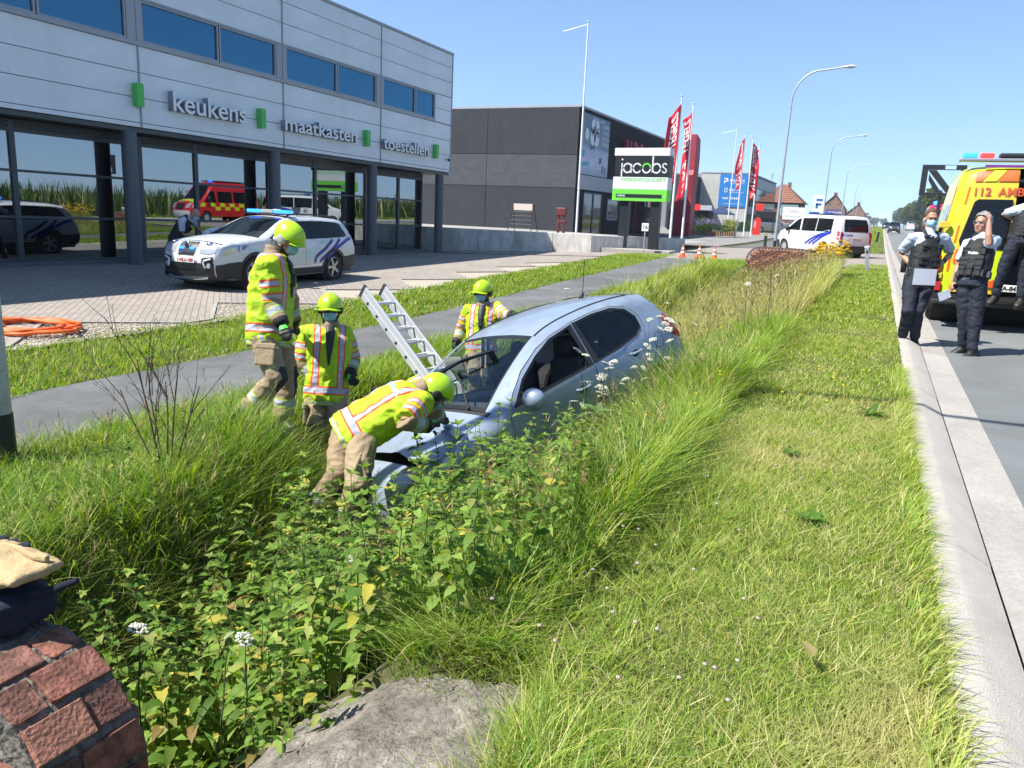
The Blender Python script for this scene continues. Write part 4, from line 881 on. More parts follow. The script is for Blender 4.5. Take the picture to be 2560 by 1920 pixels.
# ---------------------------------------------------------------- mid size vans
def van(loc, rz, P, label, cat, stripes=True, tallroof=1.0, name='police_van'):
    path = [(2.2, .26), (2.46, .32), (2.52, .55), (2.50, .80), (2.38, 1.0), (2.15, 1.10), (1.75, 1.22), (1.25, 1.52), (.78, 1.79), (.45, 1.875), (.0, 1.90), (-1.2, 1.90), (-2.1, 1.875), (-2.36, 1.82), (-2.46, 1.55), (-2.53, 1.18), (-2.57, .85), (-2.56, .50), (-2.46, .30), (-2.2, .26)]
    crown = [.10, .14, .15, .12, .10, .08, .06, .06, .05, .04, .03, .03, .03, .03, .05, .06, .06, .06, .06, .05]
    sh = Shell(path, crown, .965, 1.12, .17, (1.5, .16, 1.0), (-2.0, .06, .6), .26, [(1.62, .33), (-1.60, .33)], .39, .08, sharp=(6, 13)); c = sh.c
    t = empty(name, loc, rz, label, cat)
    sh.panel('body_side', sh.outline, P, t)
    sh.panel('side_window', [(1.50, 1.17), (1.22, 1.38), (.80, 1.66), (.50, 1.745), (.42, 1.15)], m_tint, t, off=.003)
    sh.panel('side_window', [(.30, 1.15), (.36, 1.75), (-.78, 1.77), (-.80, 1.15)], m_tint, t, off=.003); sh.panel('side_window', [(-.86, 1.15), (-.84, 1.77), (-1.98, 1.75), (-2.02, 1.2), (-1.95, 1.15)], m_tint, t, off=.003)
    for p in ([(1.28, .5), (1.34, 1.1)], [(.36, .45), (.36, 1.82)], [(-.83, .45), (-.83, 1.82)], [(-.9, .95), (-2.0, .95)]): sh.stripe('door_seam', p, .008, m_blk, t)
    handles(sh, t, [(.52, 1.0), (-.70, 1.0)], P)
    sh.panel('bumper_cladding', [(2.5, .28), (2.5, .62), (2.1, .66), (2.02, .28)], m_blk, t, off=.008); sh.panel('bumper_cladding', [(-2.54, .3), (-2.56, .55), (-2.1, .55), (-2.0, .28)], m_blk, t, off=.008)
    if stripes:
        for k in range(3): sh.stripe('livery_stripe', catmull([(-.15 - k * .30, .55), (-.75 - k * .28, .85), (-1.4 - k * .2, 1.06), (-2.05, 1.16 - k * .02)], 5), .10, m_polblue, t)
        sh.stripe('livery_stripe', catmull([(.15, .6), (-.4, .85), (-1.0, 1.06), (-1.9, 1.22)], 5), .07, m_poltur, t)
    sh.top('front_bumper', c(0), c(2.6), m_blk, t, nu=21); sh.top('nose', c(2.6), c(4.5), P, t, nu=21); sh.top('bonnet', c(4.52), c(5.98), P, t)
    sh.patch('grille', [(-.42, c(2.8)), (.42, c(2.8)), (.45, c(3.8)), (-.45, c(3.8))], m_blk, t, .008); sh.patch('headlamp', [(.52, c(3.3)), (.8, c(3.4)), (1., c(4.0)), (1., c(5.0)), (.8, c(4.4)), (.55, c(3.9))], m_lens, t, .008, .05, True)
    sh.panel('headlamp', [(2.47, .8), (2.40, .96), (2.15, 1.06), (2.1, .98), (2.3, .84)], m_lens, t, off=.005)
    for a, b in ((-1, -.92), (.92, 1)): sh.top('windscreen_pillar', c(6), c(8.6), P, t, a, b, nu=3)
    sh.top('windscreen', c(6), c(8.6), m_tint, t, -.92, .92); sh.top('roof', c(8.6), c(13.1), P, t); sh.top('tailgate', c(13.1), c(16.9), P, t); sh.top('rear_bumper', c(16.9), c(19), m_blk, t, off=.03)
    sh.patch('rear_window', [(-.80, c(13.5)), (.80, c(13.5)), (.84, c(14.2)), (.80, c(15.1)), (-.80, c(15.1)), (-.84, c(14.2))], m_tint, t, .006)
    sh.patch('tail_lamp', [(.86, c(15.05)), (1., c(15.0)), (1., c(16.6)), (.86, c(16.5))], m_redl, t, .01, .05, True); sh.panel('tail_lamp', [(-2.40, 1.22), (-2.52, 1.2), (-2.56, .86), (-2.46, .84)], m_redl, t, off=.005)
    q = sh.skin(np.array([0.]), np.array([c(16.1)]), .012)[0]; plate(t, '1-VWC-420', q, -1)
    if stripes:
        q = sh.skin(np.array([.3]), np.array([c(15.45)]), .012)[0]; text('livery_text', 'Politie', .17, m_polblue, (q[0] - .012, .62, q[2] - .07), (0, -1, 0), (0, 0, 1), t, .002, .003); MB().lathe([(.075, 0), (.075, .01)], 16, (q[0] - .01, .74, q[2] - .01), axis='x').build('police_mark', m_polblue, t)
        lb = empty('light_bar', (.2, 0, 1.94)); lb.parent = t; MB().box(-.14, .14, -.62, .62, 0, .04).build('bar_base', m_blk, lb, bevel=.01)
        for sg in (1, -1): MB().box(-.13, .13, min(sg * .2, sg * .6), max(sg * .2, sg * .6), .042, .12).build('blue_lens', m_bluedome, lb, bevel=.02)
        MB().box(-1.6, -.2, -.5, .5, 1.935, 1.955).build('roof_rack', m_blk, t)
    for sg in (1, -1): mirror_part(t, 1.28, .96, 1.22, m_blk, sg, (.09, .2, .24))
    for x in (1.62, -1.60):
        for sg in (1, -1): wheel(t, x, sg * .83, .34, .22, .64, 10, m_lens)
        MB().lathe([(.42, -.88), (.42, .88)], 20, (x, 0, .34), axis='y').build('wheel_well', m_inner, t)
    MB().box(-2.4, 2.3, -.8, .8, .24, .34).build('floor_pan', m_inner, t)
    return t
van((-2.6, 41.1, .05), R(129), m_whitecar, 'white police van with blue stripes parked behind the far brick headwall', 'police van')
# ---------------------------------------------------------------- large vans: ambulance and fire van
m_ambyel = mat('ambulance_yellow', (.52, .56, .015), .35, coat=.4); m_ambgold = mat('rear_yellow', (.60, .42, .025), .35, coat=.4); m_hiora = mat('reflective_orange', (.62, .10, .012), .4); m_hiyel = mat('reflective_yellow', (.46, .62, .01), .4)
m_pale = mat('pale_yellow', (.62, .66, .38), .4); m_firered = mat('fire_red', (.50, .012, .015), .3, coat=.6); m_redlamp = mat('red_lamp', (.6, .02, .02), .2, emit=((1, .03, .02), 2.)); m_violet = mat('violet_lens', (.18, .03, .22), .2)
def bigvan(loc, rz, P, label, cat, name, kind):
    path = [(2.55, .30), (2.86, .36), (2.93, .62), (2.90, .92), (2.74, 1.15), (2.4, 1.28), (2.05, 1.42), (1.62, 1.82), (1.32, 2.18), (1.0, 2.42), (.55, 2.54), (-.6, 2.56), (-2.0, 2.54), (-2.55, 2.48), (-2.75, 2.36), (-2.84, 1.9), (-2.92, 1.35), (-2.95, .95), (-2.95, .62), (-2.93, .46), (-2.6, .42)]
    crown = [.10, .16, .17, .14, .12, .10, .08, .07, .06, .05, .05, .05, .05, .05, .06, .06, .05, .04, .04, .04, .03]
    sh = Shell(path, crown, 1.0, 1.2, .12, (1.9, .18, 1.1), (-2.4, .05, .6), .42, [(1.83, .36), (-1.83, .36)], .43, .13, sharp=(6,)); c = sh.c
    t = empty(name, loc, rz, label, cat)
    amb = kind == 'amb'
    sh.panel('body_side', sh.outline, P, t)
    sh.panel('side_window', [(1.95, 1.32), (1.66, 1.68), (1.40, 1.98), (1.05, 2.0), (.95, 1.28)], m_tint, t, off=.003)
    if amb:
        sh.panel('high_roof_side', [(1.0, 1.95), (.9, 2.35), (-2.5, 2.42), (-2.55, 1.75)], m_pale, t, off=.003); sh.panel('side_window', [(-.6, 1.45), (-.62, 1.95), (-2.3, 1.95), (-2.3, 1.45)], m_tint, t, off=.006)
        for k in range(8): sh.panel('side_check', [(-2.7 + k * .45, .75), (-2.7 + k * .45 + .44, .75), (-2.7 + k * .45 + .44, 1.05), (-2.7 + k * .45, 1.05)], m_hiora if k % 2 else m_hiyel, t, off=.005, step=.2)
        sh.stripe('corner_stripe', [(-2.55, 1.2), (-2.6, 2.2)], .1, m_hiora, t)
    else:
        sh.panel('side_window', [(.80, 1.30), (.80, 1.98), (-.45, 2.0), (-.45, 1.30)], m_tint, t, off=.003); sh.panel('side_window', [(-.6, 1.30), (-.6, 2.0), (-2.4, 1.98), (-2.45, 1.30)], m_tint, t, off=.003)
        for r_ in range(2):
            for k in range(12):
                x = -2.7 + k * .42
                if (k + r_) % 2 == 0 and not (x > 1.2 and r_ == 0): sh.panel('side_check', [(x, .82 + r_ * .22), (x + .42, .82 + r_ * .22), (x + .42, 1.04 + r_ * .22), (x, 1.04 + r_ * .22)], m_hiyel, t, off=.004, step=.2)
    for x in (.86, -.52): sh.stripe('door_seam', [(x, .5), (x, 2.15)], .009, m_blk, t)
    sh.top('front_bumper', c(0), c(2.4), m_blk if amb else m_whitecar, t, nu=21); sh.top('nose', c(2.4), c(4.5), P, t, nu=21); sh.top('bonnet', c(4.52), c(5.98), P, t)
    sh.patch('grille', [(-.4, c(2.6)), (.4, c(2.6)), (.5, c(3.9)), (-.5, c(3.9))], m_blk, t, .01); sh.patch('headlamp', [(.6, c(2.9)), (.92, c(3.0)), (1., c(4.2)), (.9, c(4.5)), (.62, c(3.7))], m_lens, t, .01, .06, True); sh.panel('headlamp', [(2.87, .95), (2.72, 1.14), (2.5, 1.2), (2.62, .95)], m_lens, t, off=.006)
    for a, b in ((-1, -.92), (.92, 1)): sh.top('windscreen_pillar', c(6), c(8.5), P, t, a, b, nu=3)
    sh.top('windscreen', c(6), c(8.5), m_tint, t, -.92, .92); sh.top('roof', c(8.5), c(13.3), P, t)
    for sg in (1, -1): mirror_part(t, 1.72, 1.02, 1.5, m_blk, sg, (.1, .24, .36))
    for x in (1.83, -1.83):
        for sg in (1, -1): wheel(t, x, sg * .86, .36, .24, .62, 10, m_lens)
        MB().lathe([(.46, -.92), (.46, .92)], 20, (x, 0, .38), axis='y').build('wheel_well', m_inner, t)
    MB().box(-2.85, 2.7, -.85, .85, .4, .5).build('floor_pan', m_inner, t)
    if not amb:
        sh.top('rear_panel', c(13.3), c(20), P, t)
        for sg in (1, -1): MB().ell((1.0, sg * .55, 2.6), (.14, .14, .09), 14, 8).build('blue_beacon', m_bluelamp, t, smooth=60)
        MB().box(-2.3, .5, -.7, .7, 2.6, 2.66).build('roof_rack', m_blk, t); sh.top('bonnet_band', c(4.7), c(5.6), m_hiyel, t, -.9, .9, off=.004)
        return t
    i0 = 13 * sh.n; zz_, ss_ = sh.path[i0:, 1][::-1], sh.S[i0:][::-1]
    Zs = lambda z: float(np.interp(z, zz_, ss_))
    # ambulance rear: left door shut, right door swung out
    sh.top('rear_frame_top', c(13.3), Zs(2.44), P, t)
    ld = empty('rear_door', (0, 0, 0)); ld.parent = t; ld['label'] = 'closed left rear door with a big tinted window'
    u0, u1 = .03, .93
    sh.top('corner_post', Zs(2.44), Zs(.45), m_hiyel, t, .93, 1.0, nu=3, off=.004); sh.top('corner_post', Zs(2.44), Zs(.45), m_ambyel, t, -1., -.9, nu=3)
    sh.top('door_panel', Zs(2.43), Zs(.55), m_ambgold, ld, u0, u1, off=.01, nu=9)
    def tile(name, poly, m, off=.016): sh.patch(name, [(u, Zs(z)) for u, z in poly], m, ld, off + .014, .05)
    tile('door_window', [(.08, 2.0), (.74, 2.0), (.80, 1.96), (.90, 1.36), (.86, 1.27), (.08, 1.24)], m_tint, .018)
    tile('reflective_tile', [(.90, 2.41), (.58, 2.41), (.76, 2.27), (.90, 2.27)], m_hiora); tile('reflective_tile', [(.56, 2.41), (.30, 2.41), (.48, 2.27), (.74, 2.27)], m_hiyel); tile('reflective_tile', [(.28, 2.41), (.05, 2.41), (.05, 2.27), (.46, 2.27)], m_hiora)
    tile('reflective_tile', [(.91, 1.22), (.62, 1.22), (.42, .98), (.70, .92), (.91, 1.02)], m_hiora); tile('reflective_tile', [(.60, 1.22), (.05, 1.22), (.05, .66), (.91, .66), (.91, 1.0), (.70, .90), (.40, .98)], m_hiyel); tile('reflective_tile', [(.48, .66), (.05, .84), (.05, .66)], m_hiora, .02)
    for z in (2.2, 1.6, 1.15): sh.patch('edge_tile', [(.945, Zs(z)), (.985, Zs(z)), (.985, Zs(z - .28)), (.945, Zs(z - .28))], m_hiora, t, .01, .06)
    me = text_mesh('112  AMBULANCE', .17, .0, .004, res=4); bm = bmesh.new(); bm.from_mesh(me); bmesh.ops.subdivide_edges(bm, edges=[e for e in bm.edges if e.calc_length() > .05], cuts=2); bm.to_mesh(me); bm.free()
    V = np.array([v.co[:] for v in me.vertices]); yy_ = .62 - V[:, 0]; zz2 = 2.06 + V[:, 1]; xx_ = np.interp(np.array([Zs(z) for z in zz2]), sh.S, sh.path[:, 0]); hw_ = sh.halfw(xx_, zz2, True); Q = sh.skin(yy_ / hw_, np.array([Zs(z) for z in zz2]), .024)
    for v, q in zip(me.vertices, Q): v.co = q
    me.materials.append(mat('livery_red', (.42, .06, .02), .5)); o = bpy.data.objects.new('livery_text', me); COL.objects.link(o); o.parent = ld
    for z in (1.55, .75): MB().box(-2.97, -2.88, .86, 1.0, z, z + .10).build('door_hinge', m_ambgold, ld, bevel=.01)
    q = sh.skin(np.array([.06]), np.array([Zs(1.1)]), .03)[0]; MB().box(q[0] - .03, q[0], .04, .10, q[2] - .1, q[2] + .1).build('door_handle', m_blk, ld, bevel=.01)
    rd_ = empty('rear_door', (-2.90, -.93, 0)); rd_.parent = t; rd_.rotation_euler = (0, 0, R(97)); rd_['label'] = 'right rear door swung fully open'
    MB().box(-.03, .03, .02, .93, .55, 2.34).build('door_panel', m_ambgold, rd_, bevel=.02); MB().box(-.04, .04, .14, .82, 1.4, 2.1).build('door_window', m_tint, rd_)
    MB().box(-2.70, .8, -.80, -.77, .5, 2.3).box(-2.70, .8, .77, .80, .5, 2.3).box(-2.70, .8, -.77, .77, 2.3, 2.33).box(.78, .8, -.77, .77, .5, 2.3).build('cabin_lining', mat('cabin_grey', (.2, .22, .24), .6), t)
    MB().box(-2.84, .78, -.86, .86, .501, .521).build('cabin_floor', m_blk, t); MB().box(-2.4, -.4, -.5, .1, .6, 1.0).build('stretcher', mat('stretcher_navy', (.02, .025, .05), .7), t, bevel=.05)
    MB().box(-3.18, -2.93, -.95, .96, .36, .43).build('rear_step', m_blk, t, bevel=.02); MB().box(-2.98, -2.9, -.95, .99, .44, .52).build('rear_sill', m_blk, t)
    for sg in (1, -1):
        MB().box(-2.99, -2.93, min(sg * .86, sg * .985), max(sg * .86, sg * .985), .55, .70).build('tail_lamp', m_redl, t, bevel=.012); MB().box(-2.99, -2.93, min(sg * .90, sg * .995), max(sg * .90, sg * .995), .86, 1.12).build('tail_lamp', m_redl, t, bevel=.012)
        sh.panel('bumper_corner', [(-2.94, .42), (-2.94, .75), (-2.3, .75), (-2.3, .42)], m_blk, t, off=.006, sides=(sg,))
    plate(t, '1-XUA-847', (-2.99, .0, .66), -1, False)
    lb = empty('light_bar', (-2.55, 0, 2.6)); lb.parent = t
    MB().box(-.14, .12, -.86, .86, 0, .05).build('bar_base', m_alu, lb, bevel=.012)
    for y, w, m in ((.72, .22, m_bluelamp), (.49, .2, m_redlamp), (.12, .4, m_blk), (-.22, .26, m_bluelamp), (-.5, .22, m_blk), (-.74, .2, m_redlamp)): MB().box(-.15, .10, y - w / 2, y + w / 2, .052, .125).build('lamp_lens', m, lb, bevel=.02)
    MB().box(-2.80, -2.72, -.12, .5, 2.5, 2.54).box(-2.82, -2.74, -.5, -.15, 2.5, 2.56).build('work_lamp', m_violet, t)
    MB().box(-.3, -.1, 1.0, 1.05, 2.1, 2.2).build('side_beacon', m_blk, t)
    return t
bigvan((1.93, 17.25, .02), R(88.5), m_ambyel, 'yellow ambulance with orange markings and its right rear door open', 'ambulance', 'ambulance', 'amb')
bigvan((2.55, 38.6, 0), R(269), m_firered, 'red fire service van with yellow checks standing beyond the ambulance', 'fire van', 'fire_van', 'fire')
# ---------------------------------------------------------------- traffic further along
def smallcar(loc, rz, P, label, h=1.0, name='parked_car', group=None, cat='car', boxy=False):
    path = [(2.0, .26), (2.22, .32), (2.27, .55), (2.22, .78), (2.02, .92), (1.5, 1.0), (1.02, 1.06), (.55, 1.32), (.15, 1.52), (-.4, 1.60), (-1.3, 1.58), (-1.9, 1.5), (-2.12, 1.22), (-2.22, .95), (-2.27, .6), (-2.2, .34), (-1.95, .26)] if not boxy else [(1.9, .26), (2.15, .32), (2.2, .6), (2.1, .95), (1.8, 1.08), (1.5, 1.15), (1.25, 1.25), (.85, 1.55), (.5, 1.78), (0, 1.83), (-1.3, 1.82), (-2.0, 1.78), (-2.14, 1.5), (-2.2, 1.0), (-2.22, .6), (-2.2, .34), (-1.95, .26)]
    path = [(x, z * h) for x, z in path]
    sh = Shell(path, [.1, .12, .12, .1, .07, .05, .05, .05, .05, .04, .04, .04, .05, .06, .06, .06, .05], .90, 1.03 * h, .3 if not boxy else .18, (1.2, .2, 1.), (-1.5, .1, .8), .26, [(1.38, .33), (-1.36, .33)], .38, .08, sharp=(6, 11), n=3); c = sh.c
    t = empty(name, loc, rz, label, cat, group)
    sh.panel('body_side', sh.outline, P, t, step=.12)
    sh.panel('side_window', [(.85, 1.06 * h), (.48, 1.28 * h), (.12, 1.45 * h), (-.4, 1.52 * h), (-1.3, 1.50 * h), (-1.75, 1.35 * h), (-1.85, 1.1 * h)], m_tint, t, off=.004, step=.12)
    sh.top('front_bumper', c(0), c(2.4), P, t, ds=.1, nu=9); sh.top('bonnet', c(2.4), c(6), P, t, ds=.1, nu=9); sh.top('windscreen', c(6), c(8.3), m_tint, t, ds=.1, nu=9); sh.top('roof', c(8.3), c(11), P, t, ds=.1, nu=9); sh.top('rear_window', c(11), c(12.2), m_tint, t, ds=.1, nu=9); sh.top('tailgate', c(12.2), c(16), P, t, ds=.1, nu=9)
    sh.patch('grille', [(-.4, c(1.4)), (.4, c(1.4)), (.5, c(3.)), (-.5, c(3.))], m_blk, t, .01, .1); sh.patch('headlamp', [(.62, c(2.6)), (.98, c(2.8)), (.98, c(3.6)), (.66, c(3.3))], m_lens, t, .01, .1, True); sh.patch('tail_lamp', [(.8, c(12.3)), (1, c(12.3)), (1, c(13.2)), (.8, c(13.2))], m_redl, t, .01, .1, True)
    q = sh.skin(np.array([0.]), np.array([c(1.2)]), .02)[0]; MB().cbox(q, (.02, .5, .11)).build('number_plate', m_plate, t)
    for sg in (1, -1): mirror_part(t, .75, .9, 1.08 * h, P, sg)
    for x in (1.38, -1.36):
        for sg in (1, -1): wheel(t, x, sg * .78, .34, .22, .64, 5)
    MB().box(-2.1, 2.1, -.75, .75, .22, .4).build('floor_pan', m_inner, t)
    return t
m_darkcar = mat('dark_car_paint', (.03, .036, .045), .25, coat=.8); m_greycar = mat('grey_car_paint', (.16, .17, .18), .3, metal=.4, coat=.6)
def road_z(y): return float(far_rise(y))
smallcar((1.9, 139, road_z(139)), R(270), m_darkcar, 'dark grey car driving towards the viewer in the near lane', 1.1)
smallcar((1.2, 205, road_z(205)), R(270), m_darkcar, 'small dark car far away behind the dark grey car', 1.05)
smallcar((5.9, 195, road_z(195)), R(90), m_whitecar, 'white delivery van driving away in the far lane', 1.08, 'delivery_van', None, 'van', True)
smallcar((6.3, 126, road_z(126)), R(90), m_greycar, 'grey car driving away in the far lane behind the white van', 1.0)
smallcar((-11.0, 93, road_z(93)), R(5), m_greycar, 'grey car parked behind the red pillar at the shops', 1.1)
smallcar((-7.6, 97, road_z(97)), R(20), m_darkcar, 'dark low car parked right of the grey car behind the lamp post', .95)
JO = 'head neck SL SR HL HR EL WL FL KL AL TL ER WR FR KR AR TR'.split()
POSE = {
 'A': [[-4.89,5.62,1.206],[-4.998,5.539,1.078],[-5.064,5.705,0.96],[-4.899,5.334,0.976],[-4.97,5.506,0.343],[-4.92,5.266,0.378],[-4.99,5.717,0.633],[-5.014,5.819,0.395],[-5.095,5.92,0.285],[-4.93,5.605,-0.073],[-4.955,5.548,-0.488],[-4.763,5.49,-0.483],[-4.849,5.324,0.644],[-4.666,5.262,0.47],[-4.551,5.178,0.376],[-4.709,5.202,0.009],[-4.973,5.129,-0.309],[-5.062,5.232,-0.456]],
 'B': [[-4.911,6.227,0.505],[-4.889,6.196,0.338],[-4.787,6.293,0.271],[-5.062,6.055,0.272],[-4.747,6.097,-0.324],[-4.925,6.013,-0.332],[-4.716,6.326,-0.009],[-4.6,6.126,-0.129],[-4.461,6.035,-0.167],[-4.578,5.914,-0.674],[-4.563,5.869,-1.091],[-4.414,5.736,-1.103],[-5.071,5.97,-0.022],[-4.866,5.994,-0.18],[-4.72,5.961,-0.26],[-4.804,5.836,-0.705],[-4.786,5.784,-1.121],[-4.66,5.63,-1.143]],
 'C': [[-3.149,5.346,0.055],[-3.235,5.256,0.078],[-3.324,5.352,0.086],[-3.105,5.078,0.032],[-3.774,4.957,-0.22],[-3.51,4.817,-0.27],[-3.293,5.536,-0.137],[-3.339,5.756,-0.266],[-3.361,5.907,-0.342],[-3.641,4.701,-0.539],[-3.862,4.643,-0.891],[-3.981,4.72,-1.032],[-3.093,4.799,-0.043],[-3.013,5.032,-0.126],[-3.034,5.2,-0.127],[-3.33,4.529,-0.534],[-3.479,4.612,-0.918],[-3.337,4.473,-0.901]],
 'D': [[-4.621,9.006,0.484],[-4.586,8.982,0.322],[-4.424,9.05,0.299],[-4.775,8.937,0.263],[-4.461,8.897,-0.254],[-4.612,8.825,-0.261],[-4.207,8.87,0.231],[-4.016,8.702,0.281],[-3.901,8.585,0.326],[-4.304,8.609,-0.533],[-4.343,8.701,-0.94],[-4.247,8.526,-0.927],[-4.877,8.931,-0.009],[-4.866,8.748,-0.193],[-4.805,8.597,-0.242],[-4.458,8.536,-0.54],[-4.493,8.63,-0.947],[-4.407,8.45,-0.934]],
 'E': [[-14.663,13.64,1.165],[-14.815,13.557,1.109],[-14.864,13.708,1.035],[-14.798,13.348,1.011],[-15.089,13.391,0.493],[-14.993,13.215,0.514],[-14.999,13.921,0.893],[-15.021,14.119,0.727],[-15.117,14.248,0.67],[-15.146,13.475,0.075],[-15.286,13.527,-0.317],[-15.323,13.717,-0.369],[-14.79,13.337,0.706],[-14.602,13.536,0.653],[-14.593,13.704,0.676],[-14.962,13.203,0.085],[-15.095,13.233,-0.312],[-15.136,13.421,-0.364]],
 'F': [[0.592,11.865,1.675],[0.59,11.824,1.514],[0.777,11.947,1.436],[0.397,11.712,1.42],[0.662,11.694,0.853],[0.457,11.599,0.852],[0.903,12.11,1.232],[0.812,11.893,1.121],[0.729,11.761,1.053],[0.584,11.51,0.472],[0.606,11.657,0.079],[0.645,11.468,0.029],[0.29,11.872,1.203],[0.431,11.707,1.061],[0.467,11.549,1.011],[0.467,11.42,0.462],[0.451,11.636,0.101],[0.453,11.441,0.056]],
 'G': [[1.147,11.49,1.639],[1.174,11.465,1.487],[1.309,11.403,1.439],[1.063,11.504,1.391],[1.202,11.276,0.945],[1.045,11.336,0.93],[1.208,11.132,1.406],[1.189,11.204,1.655],[1.205,11.343,1.751],[1.222,11.231,0.5],[1.242,11.168,0.045],[1.079,11.077,-0.027],[0.961,11.5,1.097],[0.931,11.363,0.878],[0.883,11.224,0.793],[1.098,11.29,0.499],[1.156,11.34,0.086],[0.99,11.287,-0.01]],
 'H': [[2.032,14.161,2.129],[2.023,14.124,1.994],[1.867,14.027,1.89],[2.204,14.185,1.906],[1.854,13.911,1.447],[2.051,14.001,1.446],[1.686,14.238,1.809],[1.921,14.206,1.701],[2.002,14.336,1.627],[1.764,13.905,0.993],[1.732,13.966,0.578],[1.635,13.82,0.482],[2.361,14.159,1.528],[2.371,14.327,1.33],[2.409,14.459,1.23],[2.046,13.983,0.989],[2.068,13.95,0.558],[1.993,13.789,0.466]],
}
# ================================================================= PEOPLE
def band_mat(name, base, edge, ew, pad=(.015, .015, .016), rough=.75, noise=14):
    """garment colour; the mesh attributes 'band' (distance to a reflective tape) and 'pad' pick tape, tape edge and pad"""
    m = mat(name, base, rough, noise=(noise, .16), bump=(26, .35)); n = m.node_tree.nodes; l = m.node_tree.links; b = n['Principled BSDF']
    src = b.inputs['Base Color'].links[0].from_socket
    a = n.new('ShaderNodeAttribute'); a.attribute_name = 'band'; p = n.new('ShaderNodeAttribute'); p.attribute_name = 'pad'
    def lt(s, v): k = n.new('ShaderNodeMath'); k.operation = 'LESS_THAN'; k.inputs[1].default_value = v; l.new(s, k.inputs[0]); return k.outputs[0]
    def mix(f, x, c): k = n.new('ShaderNodeMix'); k.data_type = 'RGBA'; l.new(f, k.inputs[0]); l.new(x, k.inputs[6]); k.inputs[7].default_value = (*c, 1); return k.outputs[2]
    c = mix(lt(p.outputs['Fac'], 0), src, pad); c = mix(lt(a.outputs['Fac'], 0), c, edge); c = mix(lt(a.outputs['Fac'], -ew), c, (.34, .35, .40)); l.new(c, b.inputs['Base Color']); return m
m_hivis = band_mat('hi_vis_yellow', (.36, .53, .010), (.74, .075, .012), .015); m_turn = band_mat('turnout_beige', (.28, .205, .12), (.36, .50, .04), .013, noise=9)
m_turnj = band_mat('turnout_coat', (.235, .172, .10), (.34, .48, .05), .013, noise=9)
m_skin = mat('skin', (.40, .205, .14), .5, noise=(18, .12)); m_skin2 = mat('skin_dark', (.12, .055, .035), .5, noise=(18, .12))
m_navy = mat('police_navy', (.011, .015, .028), .8, noise=(7, .35), bump=(22, .5)); m_shirt = mat('police_shirt', (.42, .48, .58), .75, bump=(20, .5)); m_vest = mat('police_vest', (.008, .009, .011), .7, bump=(40, .5))
m_boot = mat('black_boot', (.02, .019, .018), .5, bump=(40, .3)); m_helm = mat('helmet_yellow', (.38, .60, .012), .32, coat=.35, noise=(6, .12)); m_mask = mat('face_mask', (.27, .46, .54), .8, bump=(50, .2))
m_grmuff = mat('ear_muff', (.33, .32, .30), .5); m_glove = mat('black_glove', (.012, .013, .012), .6); m_glgreen = mat('glove_green', (.06, .50, .05), .5); m_paper = mat('paper', (.62, .64, .70), .8)
m_hairb = mat('brown_hair', (.11, .06, .03), .7, noise=(60, .5), bump=(90, .8)); m_hairg = mat('grey_hair', (.30, .29, .27), .7, noise=(50, .6), bump=(80, .8)); m_eye = mat('eye', (.02, .015, .012), .2); m_lip = mat('lips', (.30, .10, .08), .5)
def fuse(name, mb, m, parent, voxel=.011, smooth=8, fold=0., fsc=7., seed=0., attrs=None):
    """closes the overlapping volumes of mb into one continuous skin and adds cloth folds"""
    me = bpy.data.meshes.new(name); me.from_pydata(mb.v, [], mb.f)
    bm = bmesh.new(); bm.from_mesh(me); bmesh.ops.recalc_face_normals(bm, faces=bm.faces); bm.to_mesh(me); bm.free()
    o = bpy.data.objects.new(name, me); COL.objects.link(o)
    r = o.modifiers.new('remesh', 'REMESH'); r.mode = 'VOXEL'; r.voxel_size = voxel
    s = o.modifiers.new('smooth', 'SMOOTH'); s.iterations = smooth; s.factor = .5
    dg = bpy.context.evaluated_depsgraph_get(); out = bpy.data.meshes.new_from_object(o.evaluated_get(dg)); bpy.data.objects.remove(o); bpy.data.meshes.remove(me)
    out.name = name; n = len(out.vertices); V = np.empty(n * 3); out.vertices.foreach_get('co', V); V = V.reshape(-1, 3)
    if attrs:
        for k, fn in attrs.items():
            a = out.attributes.new(k, 'FLOAT', 'POINT'); a.data.foreach_set('value', fn(V).astype(np.float32))
    if fold:
        N = np.empty(n * 3); out.vertices.foreach_get('normal', N); N = N.reshape(-1, 3)
        d = np.array([mnoise.noise((x * fsc + seed, y * fsc, z * fsc * 1.7)) + .6 * (1 - 2 * abs(mnoise.noise((x * fsc * 1.6, y * fsc * 1.6 + seed, z * fsc * 2.4)))) for x, y, z in V])
        V = V + N * (d * fold)[:, None]; out.vertices.foreach_set('co', V.ravel())
    out.materials.clear(); out.materials.append(m); out.polygons.foreach_set('use_smooth', [True] * len(out.polygons)); out.update()
    q = bpy.data.objects.new(name, out); COL.objects.link(q)
    if parent is not None: q.parent = parent; q.matrix_parent_inverse = parent.matrix_world.inverted()
    return q
def vv(p): return Vector(p)
def frame(f, up=(0, 0, 1)):
    f = vv(f).normalized(); l = vv(up).cross(f).normalized(); u = f.cross(l); return Matrix((f, l, u)).transposed()
def ring(c, ax, lat, a, b, n=18, e=2.3):
    ax = vv(ax).normalized(); lat = (vv(lat) - ax * vv(lat).dot(ax)).normalized(); fr = lat.cross(ax); out = []
    for i in range(n):
        t = 2 * PI * i / n; c_, s_ = math.cos(t), math.sin(t); k = (abs(c_) ** e + abs(s_) ** e) ** (-1 / e); out.append(tuple(vv(c) + lat * (c_ * k * a) + fr * (s_ * k * b)))
    return out
def seg(V, a, b):
    a, b = np.array(a), np.array(b); d = b - a; L = np.linalg.norm(d); d = d / L; t = (V - a) @ d; q = a + np.clip(t, 0, L)[:, None] * d; return t, np.linalg.norm(V - q, axis=1), L
